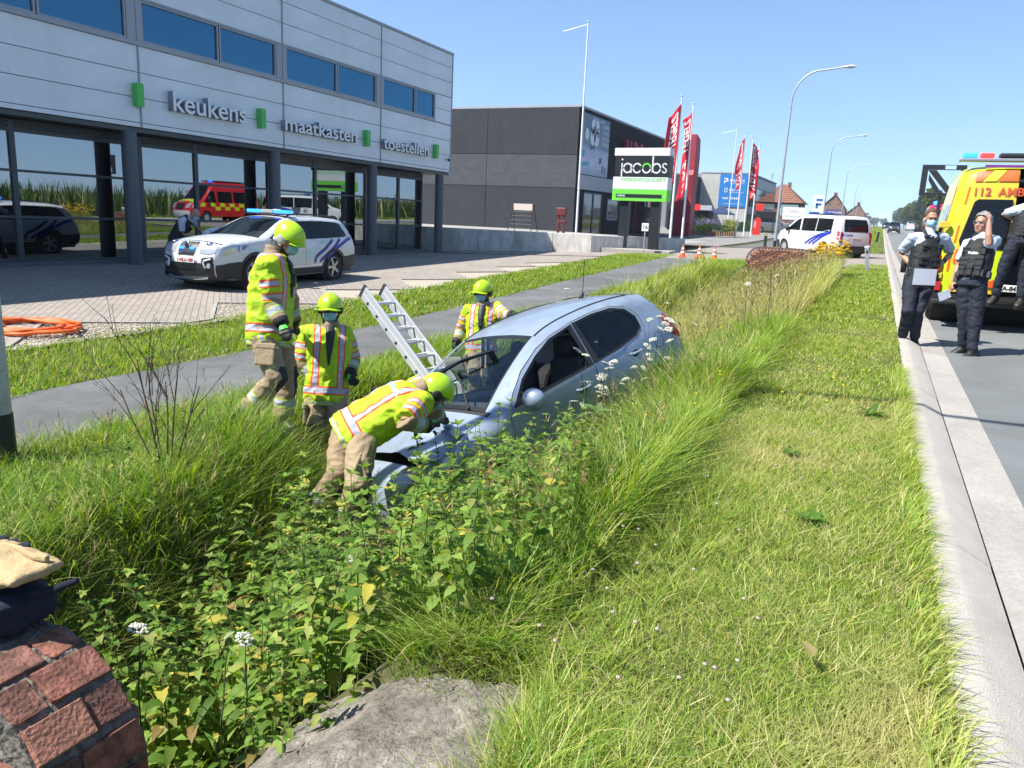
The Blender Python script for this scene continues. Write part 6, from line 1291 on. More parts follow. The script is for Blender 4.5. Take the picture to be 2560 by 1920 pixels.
# ================================================================= STREET FURNITURE AND BACKGROUND
m_galv = mat('galvanised_steel', (.42, .45, .48), .5, metal=.5, noise=(9, .25)); m_wpole = mat('white_pole', (.70, .71, .72), .4); m_flag = mat('red_flag', (.46, .008, .028), .7)
m_bred = mat('bright_red', (.58, .03, .02), .5); m_cone = mat('cone_orange', (.75, .10, .02), .5); m_cwhite = mat('cone_white', (.72, .72, .74), .5); m_orange = mat('orange_hose', (.72, .12, .02), .45)
# ---- street lamps
def street_lamp(loc, label, h=10.4, arm=2.7, r=.095, rz=0.):
    t = empty('street_lamp', loc, rz, label, 'street lamp', 'street lamps along the cycle path')
    k = h - 1.9; pts = [(0, 0, -.2), (0, 0, 1.2), (0, 0, k * .5), (.03, 0, k)]; rs = [r, r, r * .78, r * .55]
    for a in np.linspace(.15, 1, 10): pts.append((.03 + (arm * .55) * (1 - math.cos(a * PI / 2)), 0, k + 1.75 * math.sin(a * PI / 2))); rs.append(r * .5)
    pts.append((arm, 0, k + 1.88)); rs.append(r * .45)
    MB().tube(pts, rs, 14).build('pole', m_galv, t, smooth=50)
    MB().lathe([(r * 1.06, -.2), (r * 1.06, .42)], 14).build('base_sleeve', m_blk, t, smooth=40); MB().box(r * .6, r * 1.04, -.04, .04, .75, 1.2).build('access_door', m_galv, t, bevel=.005)
    hd = MB(); hd.loft([ring((arm + x, 0, k + 1.88 + z), (1, 0, .05), (0, 1, 0), w, b_) for x, z, w, b_ in ((-.12, .0, .05, .04), (.05, .02, .10, .06), (.3, .04, .15, .075), (.55, .03, .13, .06), (.68, .01, .04, .02))]); o = hd.build('lamp_head', mat('lamp_grey', (.55, .56, .57), .4), t, smooth=50)
    MB().ell((arm + .33, 0, k + 1.86), (.24, .11, .06), 14, 8).build('lens', mat('lamp_lens', (.5, .48, .42), .2), o, smooth=60)
    return t
street_lamp((-5.79, 3.42, -.5), 'nearest galvanised street lamp pole rising at the edge of the ditch beside the hose', 8.6, 2.8)
lamp_lab = ['tall street lamp in front of the police van, nearest of the curved row', 'second curved street lamp beyond the police van', 'third curved street lamp behind the white sign with blue letter F', 'fourth curved street lamp of the far row', 'fifth curved street lamp of the far row', 'sixth curved street lamp of the far row', 'smallest and farthest curved street lamp of the row']
for (x, y), lb in zip(((-5.8, 50.6), (-5.8, 91), (-5.9, 135), (-5.9, 186), (-6.6, 232), (-7.2, 275), (-7.8, 320)), lamp_lab): street_lamp((x, y, road_z(y)), lb, 10.4 - .3 * (y > 100))
# ---- flag poles
def flagpole(loc, h, label, flag=None, wind=(-1, 0), group='flagpoles along the shops', txt='', seed=0, arm=False, wid=1.1, hgt=4.1):
    t = empty('flagpole', loc, 0, label, 'flagpole', group)
    MB().tube([(0, 0, -.1), (0, 0, h * .5), (0, 0, h)], [.065, .055, .035], 12).build('pole', m_wpole, t, smooth=50); MB().ell((0, 0, h + .05), (.06, .06, .07), 12, 8).build('finial', m_galv, t, smooth=60)
    if arm: MB().tube([(0, 0, h - .1), (-1.45, 0, h - .38)], .022, 6).build('banner_arm', m_wpole, t)
    if flag:
        f = empty('flag', loc); tag(f, flag, 'flag', 'red flags at the tile shop'); d = Vector((wind[0], wind[1], 0)).normalized(); nrm = Vector((-d.y, d.x, 0))
        top = h - .35
        def fold(u, v):                         # u across from the pole, v down from the top
            uu = u * wid * (.55 + .35 * v); p = d * (uu * (1 - .25 * v)) + Vector((0, 0, top - v * hgt - .32 * u * (1 + .8 * math.sin(v * 4 + seed)) - .2 * u))
            return p + nrm * (.20 * math.sin(u * 5.5 + v * 5 + seed) * u + .10 * math.sin(v * 9 + seed * 2 + u * 3) * u + .05) 
        n, k = 16, 40; vs = [tuple(fold(i / n, j / k)) for j in range(k + 1) for i in range(n + 1)]; fs = [(j * (n + 1) + i, j * (n + 1) + i + 1, (j + 1) * (n + 1) + i + 1, (j + 1) * (n + 1) + i) for j in range(k) for i in range(n)]
        o = MB().add(vs, fs).build('cloth', m_flag, f, smooth=60); so = o.modifiers.new('thickness', 'SOLIDIFY'); so.thickness = .004
        me = text_mesh(txt, .62, 0, .012); bm = bmesh.new(); bm.from_mesh(me); bmesh.ops.subdivide_edges(bm, edges=[e for e in bm.edges if e.calc_length() > .15], cuts=3); bm.to_mesh(me); bm.free(); xs = [v.co.x for v in me.vertices]; L = max(xs)
        for sgn in (1, -1):
            m2 = me.copy()
            for v in m2.vertices: u = .18 + .62 * (v.co.y / .5); w = .94 - .88 * v.co.x / L; a = fold(u, w); v.co = a + nrm * (.012 * sgn)
            m2.materials.append(m_cwhite); oo = bpy.data.objects.new('lettering', m2); COL.objects.link(oo); oo.parent = f
    return t
flagpole((-15.9, 42.6, .45), 11.3, 'tall bare white flagpole in front of the dark shop corner', arm=True)
flagpole((-10.5, 43.0, .35), 7.5, 'white flagpole left of the pair beside the pylon sign', 'red flag blowing out to the left beside the pylon sign', (-1, -.15), txt="V.D.S.  TEGELS", seed=1.)
flagpole((-10.0, 43.7, .35), 7.2, 'white flagpole right of the pair beside the pylon sign', 'red flag hanging in folds close to the right pole of the pair', (-.8, .5), txt="V.D.S.  TEGELS", seed=3.2, wid=.9)
flagpole((-15.6, 90, road_z(90)), 11.0, 'thin white pole with a short arm at its top in front of the blue banner', arm=True)
flagpole((-11.3, 69.5, road_z(69.5)), 8.6, 'white flagpole standing left in the farther group of three', 'narrow red flag hanging on the left pole of three', (-.9, .3), txt='V.D.S.  TEGELS', seed=.4, wid=.8)
flagpole((-11.4, 74.5, road_z(74.5)), 8.7, 'white flagpole standing in the middle of the farther group of three', 'red flag hanging on the middle pole of three', (.7, .4), txt='V.D.S.  TEGELS', seed=2.4, wid=1.2)
flagpole((-10.9, 75.5, road_z(75.5)), 8.2, 'white flagpole standing right in the farther group of three', 'red flag turned edge on at the right pole of three', (-.5, .9), txt='V.D.S.  TEGELS', seed=5., wid=.8)
# ---- cones
def cone(loc, rz, label):
    t = empty('traffic_cone', loc, rz, label, 'traffic cone', 'orange traffic cones across the cycle path')
    MB().box(-.15, .15, -.15, .15, 0, .035).build('base', m_cone, t, bevel=.01)
    for i, (a, b_, z0, z1, m) in enumerate(((.115, .088, .035, .16, m_cone), (.089, .073, .16, .235, m_cwhite), (.073, .058, .235, .31, m_cone), (.059, .043, .31, .385, m_cwhite), (.043, .022, .385, .49, m_cone))): MB().lathe([(a, z0), (b_, z1)], 18).build('body' if m is m_cone else 'reflective_sleeve', m, t, smooth=40)
cone((-7.03, 31.1, .03), .2, 'left traffic cone of three, nearest the concrete wall'); cone((-6.43, 31.4, .03), .6, 'middle traffic cone of the three on the cycle path'); cone((-5.8, 31.2, .03), .1, 'right traffic cone of three, nearest the brick headwall')
# ---- bollards and small posts
t = empty('marker_post', (-.24, 29.3, .02), 0, 'pale reflector post standing on the mown verge in front of the police van', 'marker post'); t.rotation_euler = (R(2), R(-7), 0)
MB().loft([[( -.06, -.05, -.1), (.06, -.05, -.1), (.06, .05, -.1), (-.06, .05, -.1)], [(-.075, -.06, .84), (.075, -.06, .84), (.06, .06, .80), (-.06, .06, .80)]]).build('post', m_galv, t, bevel=.015); MB().box(-.08, .08, -.065, .065, .80, .86).build('cap', m_wpole, t, bevel=.02); MB().box(-.03, .03, -.064, -.056, .62, .72).build('reflector', m_blk, t)
t = empty('marker_post', (-.2, 74, road_z(74)), 0, 'dark post on the verge far behind the police van', 'marker post'); t.rotation_euler = (0, R(6), 0); MB().box(-.09, .09, -.07, .07, -.1, .95).build('post', m_blk, t, bevel=.02); MB().box(-.1, .1, -.08, .08, .95, 1.0).build('cap', m_galv, t, bevel=.01)
t = empty('utility_box', (-.95, 78, road_z(78)), 0, 'small yellow box beside the dark post at the kerb', 'box'); MB().box(-.25, .25, -.2, .2, -.1, 1.0).build('cabinet', m_hiyel, t, bevel=.03); MB().box(-.28, .28, -.23, .23, 1.0, 1.06).build('lid', m_ambgold, t)
t = empty('marker_post', (-6.25, 49.6, 0), 0, 'dark square post with yellow band beside the nearest curved lamp', 'marker post'); MB().box(-.08, .08, -.08, .08, -.1, .8).build('post', m_blk, t, bevel=.015); MB().box(-.083, .083, -.083, .083, .72, .77).build('band', m_hiyel, t)
t = empty('number_sign', (-9.25, 33.3, -.15), 0, 'small white house number sign on a thin pole before the black pylon legs', 'sign'); MB().tube([(0, 0, -.2), (0, 0, 1.42)], .028, 10).build('pole', m_galv, t, smooth=40); MB().box(-.15, .15, -.035, -.02, 1.08, 1.42).build('plate', m_cwhite, t, bevel=.01); text('number', '16', .24, m_blk, (0, -.038, 1.17), (1, 0, 0), (0, 0, 1), t, .001, .004, align='CENTER')
# ---- A frame stand and red pump on the upper yard
t = empty('a_frame_stand', (-17.5, 38.6, .45), 0, 'black folding display rack with a white header beside the dark wall', 'display stand')
for sy, dy in ((0, -.45), (.05, .45)):
    for x in (-.62, .62): MB().tube([(x * 1.12, dy, 0), (x * .92, sy, 1.5)], .022, 6).build('leg', m_blk, t)
MB().box(-.55, .55, -.06, -.03, 1.16, 1.5).build('header', mat('header_print', (.6, .52, .47), .6), t)
for k in range(5): MB().tube([(-.68 + k * .02, -.38 + k * .075, .2 + k * .22), (.68 - k * .02, -.38 + k * .075, .2 + k * .22)], .018, 6).build('shelf_bar', m_blk, t)
m_pump = mat('pump_red', (.13, .028, .03), .6, noise=(6, .3))
t = empty('hand_pump', (-15.3, 38.6, .45), 0, 'old dark red pump post standing beside the dark shop corner', 'pump')
for x in (-.14, .16): MB().box(x - .06, x + .06, -.08, .08, 0, 1.15).build('post', m_pump, t, bevel=.02)
MB().box(-.26, .30, -.14, .14, .95, 1.38).build('housing', m_pump, t, bevel=.06); MB().box(-.1, .3, -.10, .10, .6, .72).build('cross_bar', m_pump, t, bevel=.02)
# ---- white hall with the blue banner
m_whall = mat('white_concrete', (.42, .41, .385), .8, noise=(1.2, .12)); m_blueb = mat('banner_blue', (.018, .17, .47), .5); m_greyhall = mat('grey_hall', (.22, .23, .25), .6)
b = empty('white_hall_building', (-15.2, 100, .3), 0, 'pale concrete hall with a large blue banner on its end wall', 'building')
MB().box(-5.9, 0, 0, .3, -.3, 6.85).build('end_wall', m_whall, b); MB().box(-30, -.02, .31, 26, -.3, 6.8).build('hall', m_greyhall, b); MB().box(-6, .08, -.05, 26.1, 6.86, 7.0).build('roof_trim', m_greyband, b)
MB().box(-.01, .05, .4, 26, 5.4, 6.6).build('upper_band', mat('pale_band', (.40, .42, .44), .6), b); MB().box(-.01, .03, .4, 26, 2.2, 2.9).build('lower_band', m_greyhall, b)
for k in range(13):
    y0 = .6 + k * 1.95; f = MB().box(.0, .06, y0, y0 + 1.86, 2.95, 5.35).build('window', m_dframe, b); MB().box(.05, .068, y0 + .06, y0 + 1.8, 3.02, 5.28).build('pane', gl, f)
for k in range(7): f = MB().box(.0, .06, .8 + k * 3.6, 3.8 + k * 3.6, -.1, 2.1).build('shop_window', m_dframe, b); MB().box(.05, .07, .9 + k * 3.6, 3.7 + k * 3.6, 0, 2.0).build('pane', gl, f)
MB().box(-8.5, -5.92, -6, 4, -.3, 6.3).build('dark_annex', m_dkwall, b); f = MB().box(-6.9, -6.0, -6.04, -5.99, 3.6, 4.7).build('annex_window', m_dframe, b)
t = empty('banner', (-15.2, 99.95, .3), 0, 'large blue banner with white lettering on the pale hall', 'banner'); MB().box(-3.55, -.25, -.06, -.0, 2.85, 6.75).build('sheet', m_blueb, t)
for s_, z, sz, w in (('PAUWELS', 5.85, .42, 1.75), ('GEGO', 4.75, .36, 1.1), ('van praet.', 3.75, .5, 2.2)): text('lettering', s_, sz, m_cwhite, (-2.35 if s_ != 'van praet.' else -3.1, -.075, z), (1, 0, 0), (0, 0, 1), t, .003, .006, fit=w)
for s_, z in (('VERWARMING', 5.6), ('BADKAMERS', 4.52)): text('lettering', s_, .16, m_cwhite, (-2.3, -.075, z), (1, 0, 0), (0, 0, 1), t, .003, fit=1.7)
lg = MB(); lg.box(-3.05, -2.6, -.075, -.06, 6.15, 6.28).box(-2.7, -2.56, -.075, -.06, 5.9, 6.15).box(-3.05, -2.7, -.075, -.06, 5.85, 5.98).box(-3.05, -2.93, -.075, -.06, 5.65, 5.85); lg.build('logo', m_cwhite, t)
lg = MB(); lg.box(-2.9, -2.84, -.075, -.06, 4.6, 5.1).box(-2.62, -2.56, -.075, -.06, 4.6, 5.1).box(-2.84, -2.62, -.075, -.06, 5.04, 5.1).box(-2.84, -2.62, -.075, -.06, 4.6, 4.66); lg.build('logo', m_cwhite, t)
MB().box(-3.0, -.6, -.075, -.06, 3.2, 3.23).build('rule', m_cwhite, t)
t = empty('roof_mast', (-15.4, 122, 7.2), 0, 'thin antenna mast on the far roof edge of the pale hall', 'antenna'); MB().tube([(0, 0, 0), (0, 0, 1.4)], .05, 6).tube([(0, -1.5, .2), (0, 0, .9)], .03, 5).box(-.2, .2, -.1, .1, .7, 1.3).build('mast', m_galv, t)
t = empty('shop_canopy', (-18.2, 84.5, road_z(84)), 0, 'red and grey entrance canopy beside the dark red fin', 'canopy'); MB().box(-.1, .55, 0, .5, 2.2, 2.85).build('red_end', m_bred, t); MB().box(.56, 1.75, 0, .5, 2.25, 2.75).build('grey_board', m_greyband, t); MB().box(-3, 1.4, .52, 3, -.1, 2.2).build('porch', m_dkfac, t)
t = empty('red_display', (-11.6, 85, road_z(85)), 0, 'red sign box above a black board beside the right flagpole of three', 'sign'); MB().box(-.4, .4, -.1, .1, 2.4, 3.1).build('red_box', m_bred, t, bevel=.02); MB().box(-.2, 1.65, -.08, .08, 1.65, 2.35).build('black_board', m_blackp, t, bevel=.02); MB().box(-.35, -.15, -.05, .05, -.1, 2.39).box(1.4, 1.5, -.05, .05, -.1, 1.64).build('post', m_blk, t)
t = empty('red_pillar', (-11.2, 81, road_z(81)), R(6), 'slanted bright red pillar sign in front of the parked grey car', 'sign'); MB().prism([(-.36, -.1), (.36, -.1), (.38, 1.5), (.08, 1.78), (-.36, 1.42)], 'y', -.12, .12).build('pillar', m_bred, t, bevel=.015); text('lettering', 'OPEN', .26, m_cwhite, (-.08, -.125, .72), (0, 0, 1), (-1, 0, 0), t, .002, fit=.62)
# party tent
t = empty('party_tent', (-16.8, 92, road_z(92)), R(8), 'dark blue pop up party tent before the pale hall', 'tent'); m_tent = mat('tent_blue', (.02, .035, .09), .7)
pr = []
for z, k in ((0, 1.5), (.12, 1.5), (.3, 1.1), (.62, .55), (1.05, .04)): pr.append([(k * x, k * y, 1.85 + z) for x, y in ((-1, -1), (1, -1), (1, 1), (-1, 1))])
MB().loft(pr).build('roof_cloth', m_tent, t)
for x in (-1.42, 1.42):
    for y in (-1.42, 1.42): MB().tube([(x, y, -.1), (x, y, 1.9)], .03, 6).build('leg', m_galv, t)
# ---- houses beyond
m_hbrick = mat('house_brick', (.19, .09, .07), .9, noise=(2, .2)); m_rooft = mat('roof_tiles', (.21, .095, .06), .85, noise=(1.5, .3)); m_gable = mat('gable_brick', (.24, .15, .11), .9, noise=(1.2, .25))
def tile_rows(parent, quad, n):
    a, b_, c, d = (Vector(p) for p in quad); nn = (b_ - a).cross(d - a).normalized(); nn = nn if nn.z > 0 else -nn
    for i in range(n):
        t0, t1 = i / n, (i + 1.04) / n; t1 = min(t1, 1); p = [a.lerp(d, t0), b_.lerp(c, t0), b_.lerp(c, t1), a.lerp(d, t1)]; l = .06
        MB().loft([[tuple(p[0] + nn * l), tuple(p[1] + nn * l), tuple(p[2] + nn * .01), tuple(p[3] + nn * .01)], [tuple(p[0]), tuple(p[1]), tuple(p[2] - nn * .04), tuple(p[3] - nn * .04)]]).build('tile_course', m_rooft, parent)
k = 1.
h = empty('brick_house', (-15.2, 132, road_z(132)), 0, 'red tiled brick house with a hipped roof behind the nearest curved lamp', 'house')
MB().box(-3.2, 3.2, 0, 9, -.2, 4.0).build('wall', m_hbrick, h)
e, zt, zr = .45, 4.05, 7.0; rf = MB(); rf.loft([[(-3.2 - e, -e, zt), (3.2 + e, -e, zt), (3.2 + e, 9 + e, zt), (-3.2 - e, 9 + e, zt)], [(-.35, 3.2, zr), (.35, 3.2, zr), (.35, 5.8, zr), (-.35, 5.8, zr)]]); roof = rf.build('roof', m_rooft, h)
tile_rows(roof, [(-3.65, -.46, zt), (3.65, -.46, zt), (.35, 3.19, zr), (-.35, 3.19, zr)], 9); tile_rows(roof, [(3.66, -.45, zt), (3.66, 9.45, zt), (.36, 5.8, zr), (.36, 3.2, zr)], 9)
MB().box(.55, 1.05, 4.6, 5.2, 5.6, 7.4).build('chimney', m_hbrick, roof)
for x in (-2.0, 0.3): f = MB().box(x, x + 1.1, -.05, -.0, 2.3, 3.6).build('window', m_cwhite, h); MB().box(x + .08, x + 1.02, -.06, -.051, 2.38, 3.52).build('pane', gl, f)
for y in (1.5, 5): f = MB().box(3.2, 3.25, y, y + 1.3, 2.2, 3.6).build('window', m_cwhite, h); MB().box(3.25, 3.26, y + .1, y + 1.2, 2.3, 3.5).build('pane', gl, f)
t = empty('shop_banner', (-15.6, 131.8, road_z(132)), 0, 'pale green printed board on the hipped roof house', 'sign'); MB().box(.8, 3.4, -.12, -.05, 2.0, 3.9).build('board', mat('board_green', (.20, .30, .28), .6), t); text('lettering', 'TAKEUCHI', .36, m_cwhite, (.95, -.13, 2.95), (1, 0, 0), (0, 0, 1), t, .003, fit=1.5); MB().prism([(1.9, 2.3), (3.3, 2.35), (3.2, 2.7), (2.7, 2.65), (2.5, 2.9), (2.2, 2.85), (2.3, 2.55)], 'y', -.135, -.122).build('machine_print', m_blk, t)
def gable_house(loc, w, he, hr, d, label, mw, ch):
    h = empty('gable_house', loc, 0, label, 'house'); MB().prism([(-w / 2, -.2), (w / 2, -.2), (w / 2, he), (ch, hr), (-w / 2, he)], 'y', 0, d).build('wall', mw, h)
    r_ = empty('roof', (0, 0, 0)); r_.parent = h
    tile_rows(r_, [(w / 2 + .25, -.2, he - .2), (w / 2 + .25, d, he - .2), (ch, d, hr + .1), (ch, -.2, hr + .1)], 8); tile_rows(r_, [(-w / 2 - .25, -.2, he - .2), (-w / 2 - .25, d, he - .2), (ch, d, hr + .1), (ch, -.2, hr + .1)], 8)
    MB().box(ch - .35, ch + .35, .3, 1.0, hr - .4, hr + .55).build('chimney', m_hbrick, h)
    for x, z in ((-w * .1, hr * .72), (w * .22, hr * .72)): MB().lathe([(.14, -.02), (.14, -.06)], 10, (x, 0, z), axis='y').build('vent_hole', m_blk, h)
    return h
gable_house((-10.2, 185, road_z(185)), 5.4, 4.0, 7.0, 9, 'brown brick gable house behind the third curved lamp', m_gable, .4)
gable_house((-6.9, 236, road_z(236)), 5.0, 3.7, 6.3, 10, 'smaller brown brick gable house right of the first gable house', m_gable, .6)
t = empty('estate_board', (-9.5, 183, road_z(183)), 0, 'purple board with pale lettering before the brown gable house', 'sign'); MB().box(-1.7, 1.7, -.1, .1, 2.6, 4.0).build('board', mat('purple_board', (.10, .07, .17), .6), t, bevel=.02); text('lettering', 'TE HUUR', .6, m_cwhite, (0, -.11, 3.1), (1, 0, 0), (0, 0, 1), t, .003, align='CENTER', fit=2.7); MB().box(-1.4, -1.3, -.05, .05, -.2, 2.59).build('post', m_galv, t); MB().box(1.3, 1.4, -.05, .05, -.2, 2.59).build('post', m_galv, t)
t = empty('showroom_sign', (-9.7, 100, road_z(100)), 0, 'white board reading 1500m2 showroom behind the nearest curved lamp', 'sign'); MB().box(-1.25, 1.25, -.05, .05, 1.55, 3.0).build('board', m_cwhite, t, bevel=.015)
for x in (-1.0, 1.0): MB().tube([(x, .08, -.1), (x, .08, 2.9)], .04, 8).build('post', m_galv, t)
text('lettering', '1500m\u00b2', .44, m_greyhall, (0, -.056, 2.38), (1, 0, 0), (0, 0, 1), t, .002, align='CENTER', fit=1.35); text('lettering', 'showroom', .42, m_greyhall, (0, -.056, 1.85), (1, 0, 0), (0, 0, 1), t, .002, align='CENTER', fit=1.9)
t = empty('white_pylon', (-6.65, 95.5, road_z(95)), 0, 'white pylon with a blue letter F behind the police van', 'sign'); MB().box(-.62, .62, -.12, .12, -.1, 4.35).build('panel', m_cwhite, t, bevel=.02); m_fb = mat('logo_blue', (.02, .13, .38), .5); MB().box(-.34, .34, -.14, -.121, 3.75, 4.0).box(-.36, -.1, -.14, -.121, 2.95, 3.5).box(-.36, .26, -.14, -.121, 3.28, 3.5).build('logo', m_fb, t); text('lettering', 'PAUWELS', .26, m_greyhall, (0, -.13, 2.3), (1, 0, 0), (0, 0, 1), t, .002, align='CENTER', fit=.9)
t = empty('orange_machine', (-8.3, 101, road_z(101)), 0, 'small orange machine standing under the 1500m2 board', 'machine'); MB().box(-.5, .6, -.5, .5, .3, 1.2).build('body', m_cone, t, bevel=.12); MB().box(-1.6, -.6, -.1, .1, .3, 1.05).build('frame', m_cone, t); MB().box(-.5, .5, -.55, .55, -.05, .3).build('tracks', m_blk, t, bevel=.08)
# ---- arrow board behind the ambulance
t = empty('arrow_board', (1.65, 30, 0), 0, 'black square traffic board frame with a diagonal brace above the ambulance roof', 'traffic board'); z0, z1 = 2.62, 3.62
f = MB().box(-.65, -.47, -.05, .05, z0, z1).box(.5, .65, -.05, .05, z0, z1).box(-.47, .5, -.05, .05, z0, z0 + .10).box(-.47, .5, -.05, .05, z1 - .16, z1).build('frame', m_blk, t)
MB().prism([(-.42, z0 + .5), (-.42, z0 + .70), (.0, z0 + .12), (-.18, z0 + .12)], 'y', -.04, .04).build('brace', m_blk, t); MB().prism([(-.47, z1 - .17), (-.22, z1 - .17), (.38, z0 + .11), (.14, z0 + .11)], 'y', -.045, .045).build('brace', m_blk, t)
MB().box(.02, .34, -.07, -.051, z1 - .14, z1 - .02).build('reflective_tile', m_poltur, t); MB().box(-.05, .05, .0, .1, .4, z0 - .001).build('mast', m_blk, t); MB().box(-.8, .8, -.5, 1.6, .35, .6).build('trailer_bed', m_blk, t, bevel=.03)
for x in (-.75, .75): MB().lathe([(.28, -.09), (.28, .09)], 16, (x, .6, .28), axis='x').build('wheel', m_rub, t)
# ---- ladder leaning on the ditch bank behind the car
t = empty('ladder', (-4.7, 7.6, -.3), 0, 'aluminium ladder leaning out of the ditch behind the crashed car', 'ladder'); m_ladder = mat('ladder_aluminium', (.58, .59, .60), .35, metal=.6)
B0, T0 = Vector((-4.69, 7.44, -.24)), Vector((-5.87, 8.08, .44)); side_v = Vector((.03, .395, -.01)); dn = (B0 - T0); B1 = B0 + dn * .55; org = Vector((-4.7, 7.6, -.3)); ax = dn.normalized(); sn = side_v.normalized()
def beam(p, q, sx, sy, name, m, par=None):
    d = (q - p).normalized(); a = (sn - d * sn.dot(d)).normalized(); b_ = d.cross(a); rr = [[tuple(c + a * (sx * x) + b_ * (sy * y) - org) for x, y in ((-1, -1), (1, -1), (1, 1), (-1, 1))] for c in (p, q)]; return MB().loft(rr).build(name, m, par or t, bevel=.004)
for k_ in (0, 1):
    o = beam(T0 + side_v * k_, B1 + side_v * k_, .0125, .04, 'rail', m_ladder); o2 = beam(T0 + side_v * k_ + ax.cross(sn) * .085, B1 + side_v * k_ + ax.cross(sn) * .085, .0125, .04, 'rail', m_ladder)
    for off in (0, .085): beam(T0 + side_v * k_ + ax.cross(sn) * off - ax * .03, T0 + side_v * k_ + ax.cross(sn) * off + ax * .03, .016, .045, 'end_cap', m_blk)
for i in range(8):
    p = T0 + ax * (.22 + i * .28); q = p + side_v; MB().tube([tuple(p - org), tuple(q - org)], .017, 8).build('rung', m_ladder, t, smooth=40)
    p2 = p + ax.cross(sn) * .085 + ax * .13; MB().tube([tuple(p2 - org), tuple(p2 + side_v - org)], .017, 8).build('rung', m_ladder, t, smooth=40)
    for k_ in (0, 1): c = p + side_v * k_ - sn * (.016 if k_ == 0 else -.016); MB().ell(tuple(c - org), (.02, .02, .02), 8, 5).build('rivet', m_blk, t)
# ---- orange hose coiled on the gravel
t = empty('hose', (-10.85, 6.95, gz(-10.85, 6.95) + .03), 0, 'orange hose lying coiled on the pale gravel by the path', 'hose'); pts = []
for i in range(130): a = i / 130 * 2 * PI * 4.6; r_ = .42 + .09 * math.sin(a * .37) + .02 * (i % 5); pts.append((r_ * 1.35 * math.cos(a) + .06 * math.sin(a * .21), r_ * math.sin(a) + .10 * math.sin(a * .13), .03 + .010 * (i / 28) + .012 * math.sin(a * 2.3)))
pts += [(pts[-1][0] - .3, pts[-1][1] - .35, .03), (pts[-1][0] - .55, pts[-1][1] - .9, .02)]
MB().tube(pts, .026, 8).build('coil', m_orange, t, smooth=60); MB().tube([pts[-1], (pts[-1][0] - .06, pts[-1][1] - .12, .03)], .034, 10).build('coupling', m_blk, t)
# ---- tan bag on a folded navy coat, on the near headwall
m_tan = mat('tan_canvas', (.40, .29, .15), .85, noise=(20, .15), bump=(60, .4)); m_navyc = mat('navy_cloth', (.012, .016, .032), .9, noise=(8, .3), bump=(30, .5))
def cloth_lump(name, rows, m, lab=None, fold=.012, seed=0): mb = MB(); mb.loft(rows); return fuse(name, mb, m, None, .009, 4, fold, 9, seed)
nv = cloth_lump('folded_coat', [ring((-3.1, 1.44, .11), (1, 0, 0), (0, 1, 0), .17, .08), ring((-2.85, 1.45, .125), (1, 0, 0), (0, 1, 0), .19, .09), ring((-2.62, 1.47, .13), (1, -.1, 0), (0, 1, 0), .17, .095), ring((-2.50, 1.50, .12), (1, -.1, 0), (0, 1, 0), .11, .05)], m_navyc, seed=2, fold=.014)
tag(nv, 'folded navy coat lying on the near brick headwall', 'coat')
bg_ = empty('canvas_bag', (-2.75, 1.5, .2), 0, 'open tan canvas bag lying on the folded navy coat', 'bag'); bpy.context.view_layer.update()
mb = MB(); mb.loft([ring((-3.1, 1.50, .225), (1, 0, .05), (0, 1, 0), .14, .05), ring((-2.8, 1.52, .24), (1, 0, .05), (0, 1, 0), .14, .055), ring((-2.58, 1.53, .25), (1, 0, .1), (0, 1, 0), .12, .042), ring((-2.46, 1.53, .27), (1, 0, .2), (0, 1, 0), .09, .014)]); attach(fuse('bag_body', mb, m_tan, None, .009, 4, .012, 8, 5), bg_)
for i in range(5): attach(MB().tube([(-2.95 + i * .062, 1.59 + .01 * (i % 2), .262), (-2.95 + i * .062 + .01, 1.65, .268)], [.026, .022], 10).build('navy_roll', m_navyc, None, smooth=60), bg_)
attach(MB().tube([(-2.97 + i * .055, 1.575 + .012 * math.sin(i * 1.4), .285 + .002 * i) for i in range(10)] , .012, 6).build('bag_rim', m_tan, None, smooth=60), bg_)
attach(MB().tube([(-2.56, 1.52, .16), (-2.44, 1.56, .20), (-2.36, 1.6, .24)], [.02, .016, .01], 6).build('strap', m_navyc, None, smooth=60), bg_)
# ================================================================= VEGETATION
def fast_mesh(name, V, F, col, m, parent=None, smooth=False):
    """V (n,3), F (k,4 or 3) with point colours"""
    me = bpy.data.meshes.new(name); n = len(V); k, s = F.shape
    me.vertices.add(n); me.vertices.foreach_set('co', V.astype(np.float32).ravel()); me.loops.add(k * s); me.loops.foreach_set('vertex_index', F.astype(np.int32).ravel()); me.polygons.add(k); me.polygons.foreach_set('loop_start', np.arange(0, k * s, s, dtype=np.int32)); me.polygons.foreach_set('loop_total', np.full(k, s, np.int32)); me.update(calc_edges=True)
    a = me.attributes.new('col', 'FLOAT_COLOR', 'POINT'); c = np.ones((n, 4), np.float32); c[:, :3] = col; a.data.foreach_set('color', c.ravel())
    if smooth: me.polygons.foreach_set('use_smooth', np.ones(k, bool))
    me.materials.append(m); me.validate(); o = bpy.data.objects.new(name, me); COL.objects.link(o)
    if parent is not None: o.parent = parent
    return o
m_grass = attr_mat('grass_blade', .55, .42); m_leaf = attr_mat('leaf', .55, .40, spec=.18); m_stalk = attr_mat('dry_stalk', .8, .15); m_petal = attr_mat('petal', .7, .3)
def pick(pal, w, n): p = np.array(pal, float); i = RNG.choice(len(p), n, p=np.array(w) / np.sum(w)); c = p[i] * RNG.uniform(.72, 1.28, (n, 1)); return c * RNG.uniform(.93, 1.07, (n, 3))
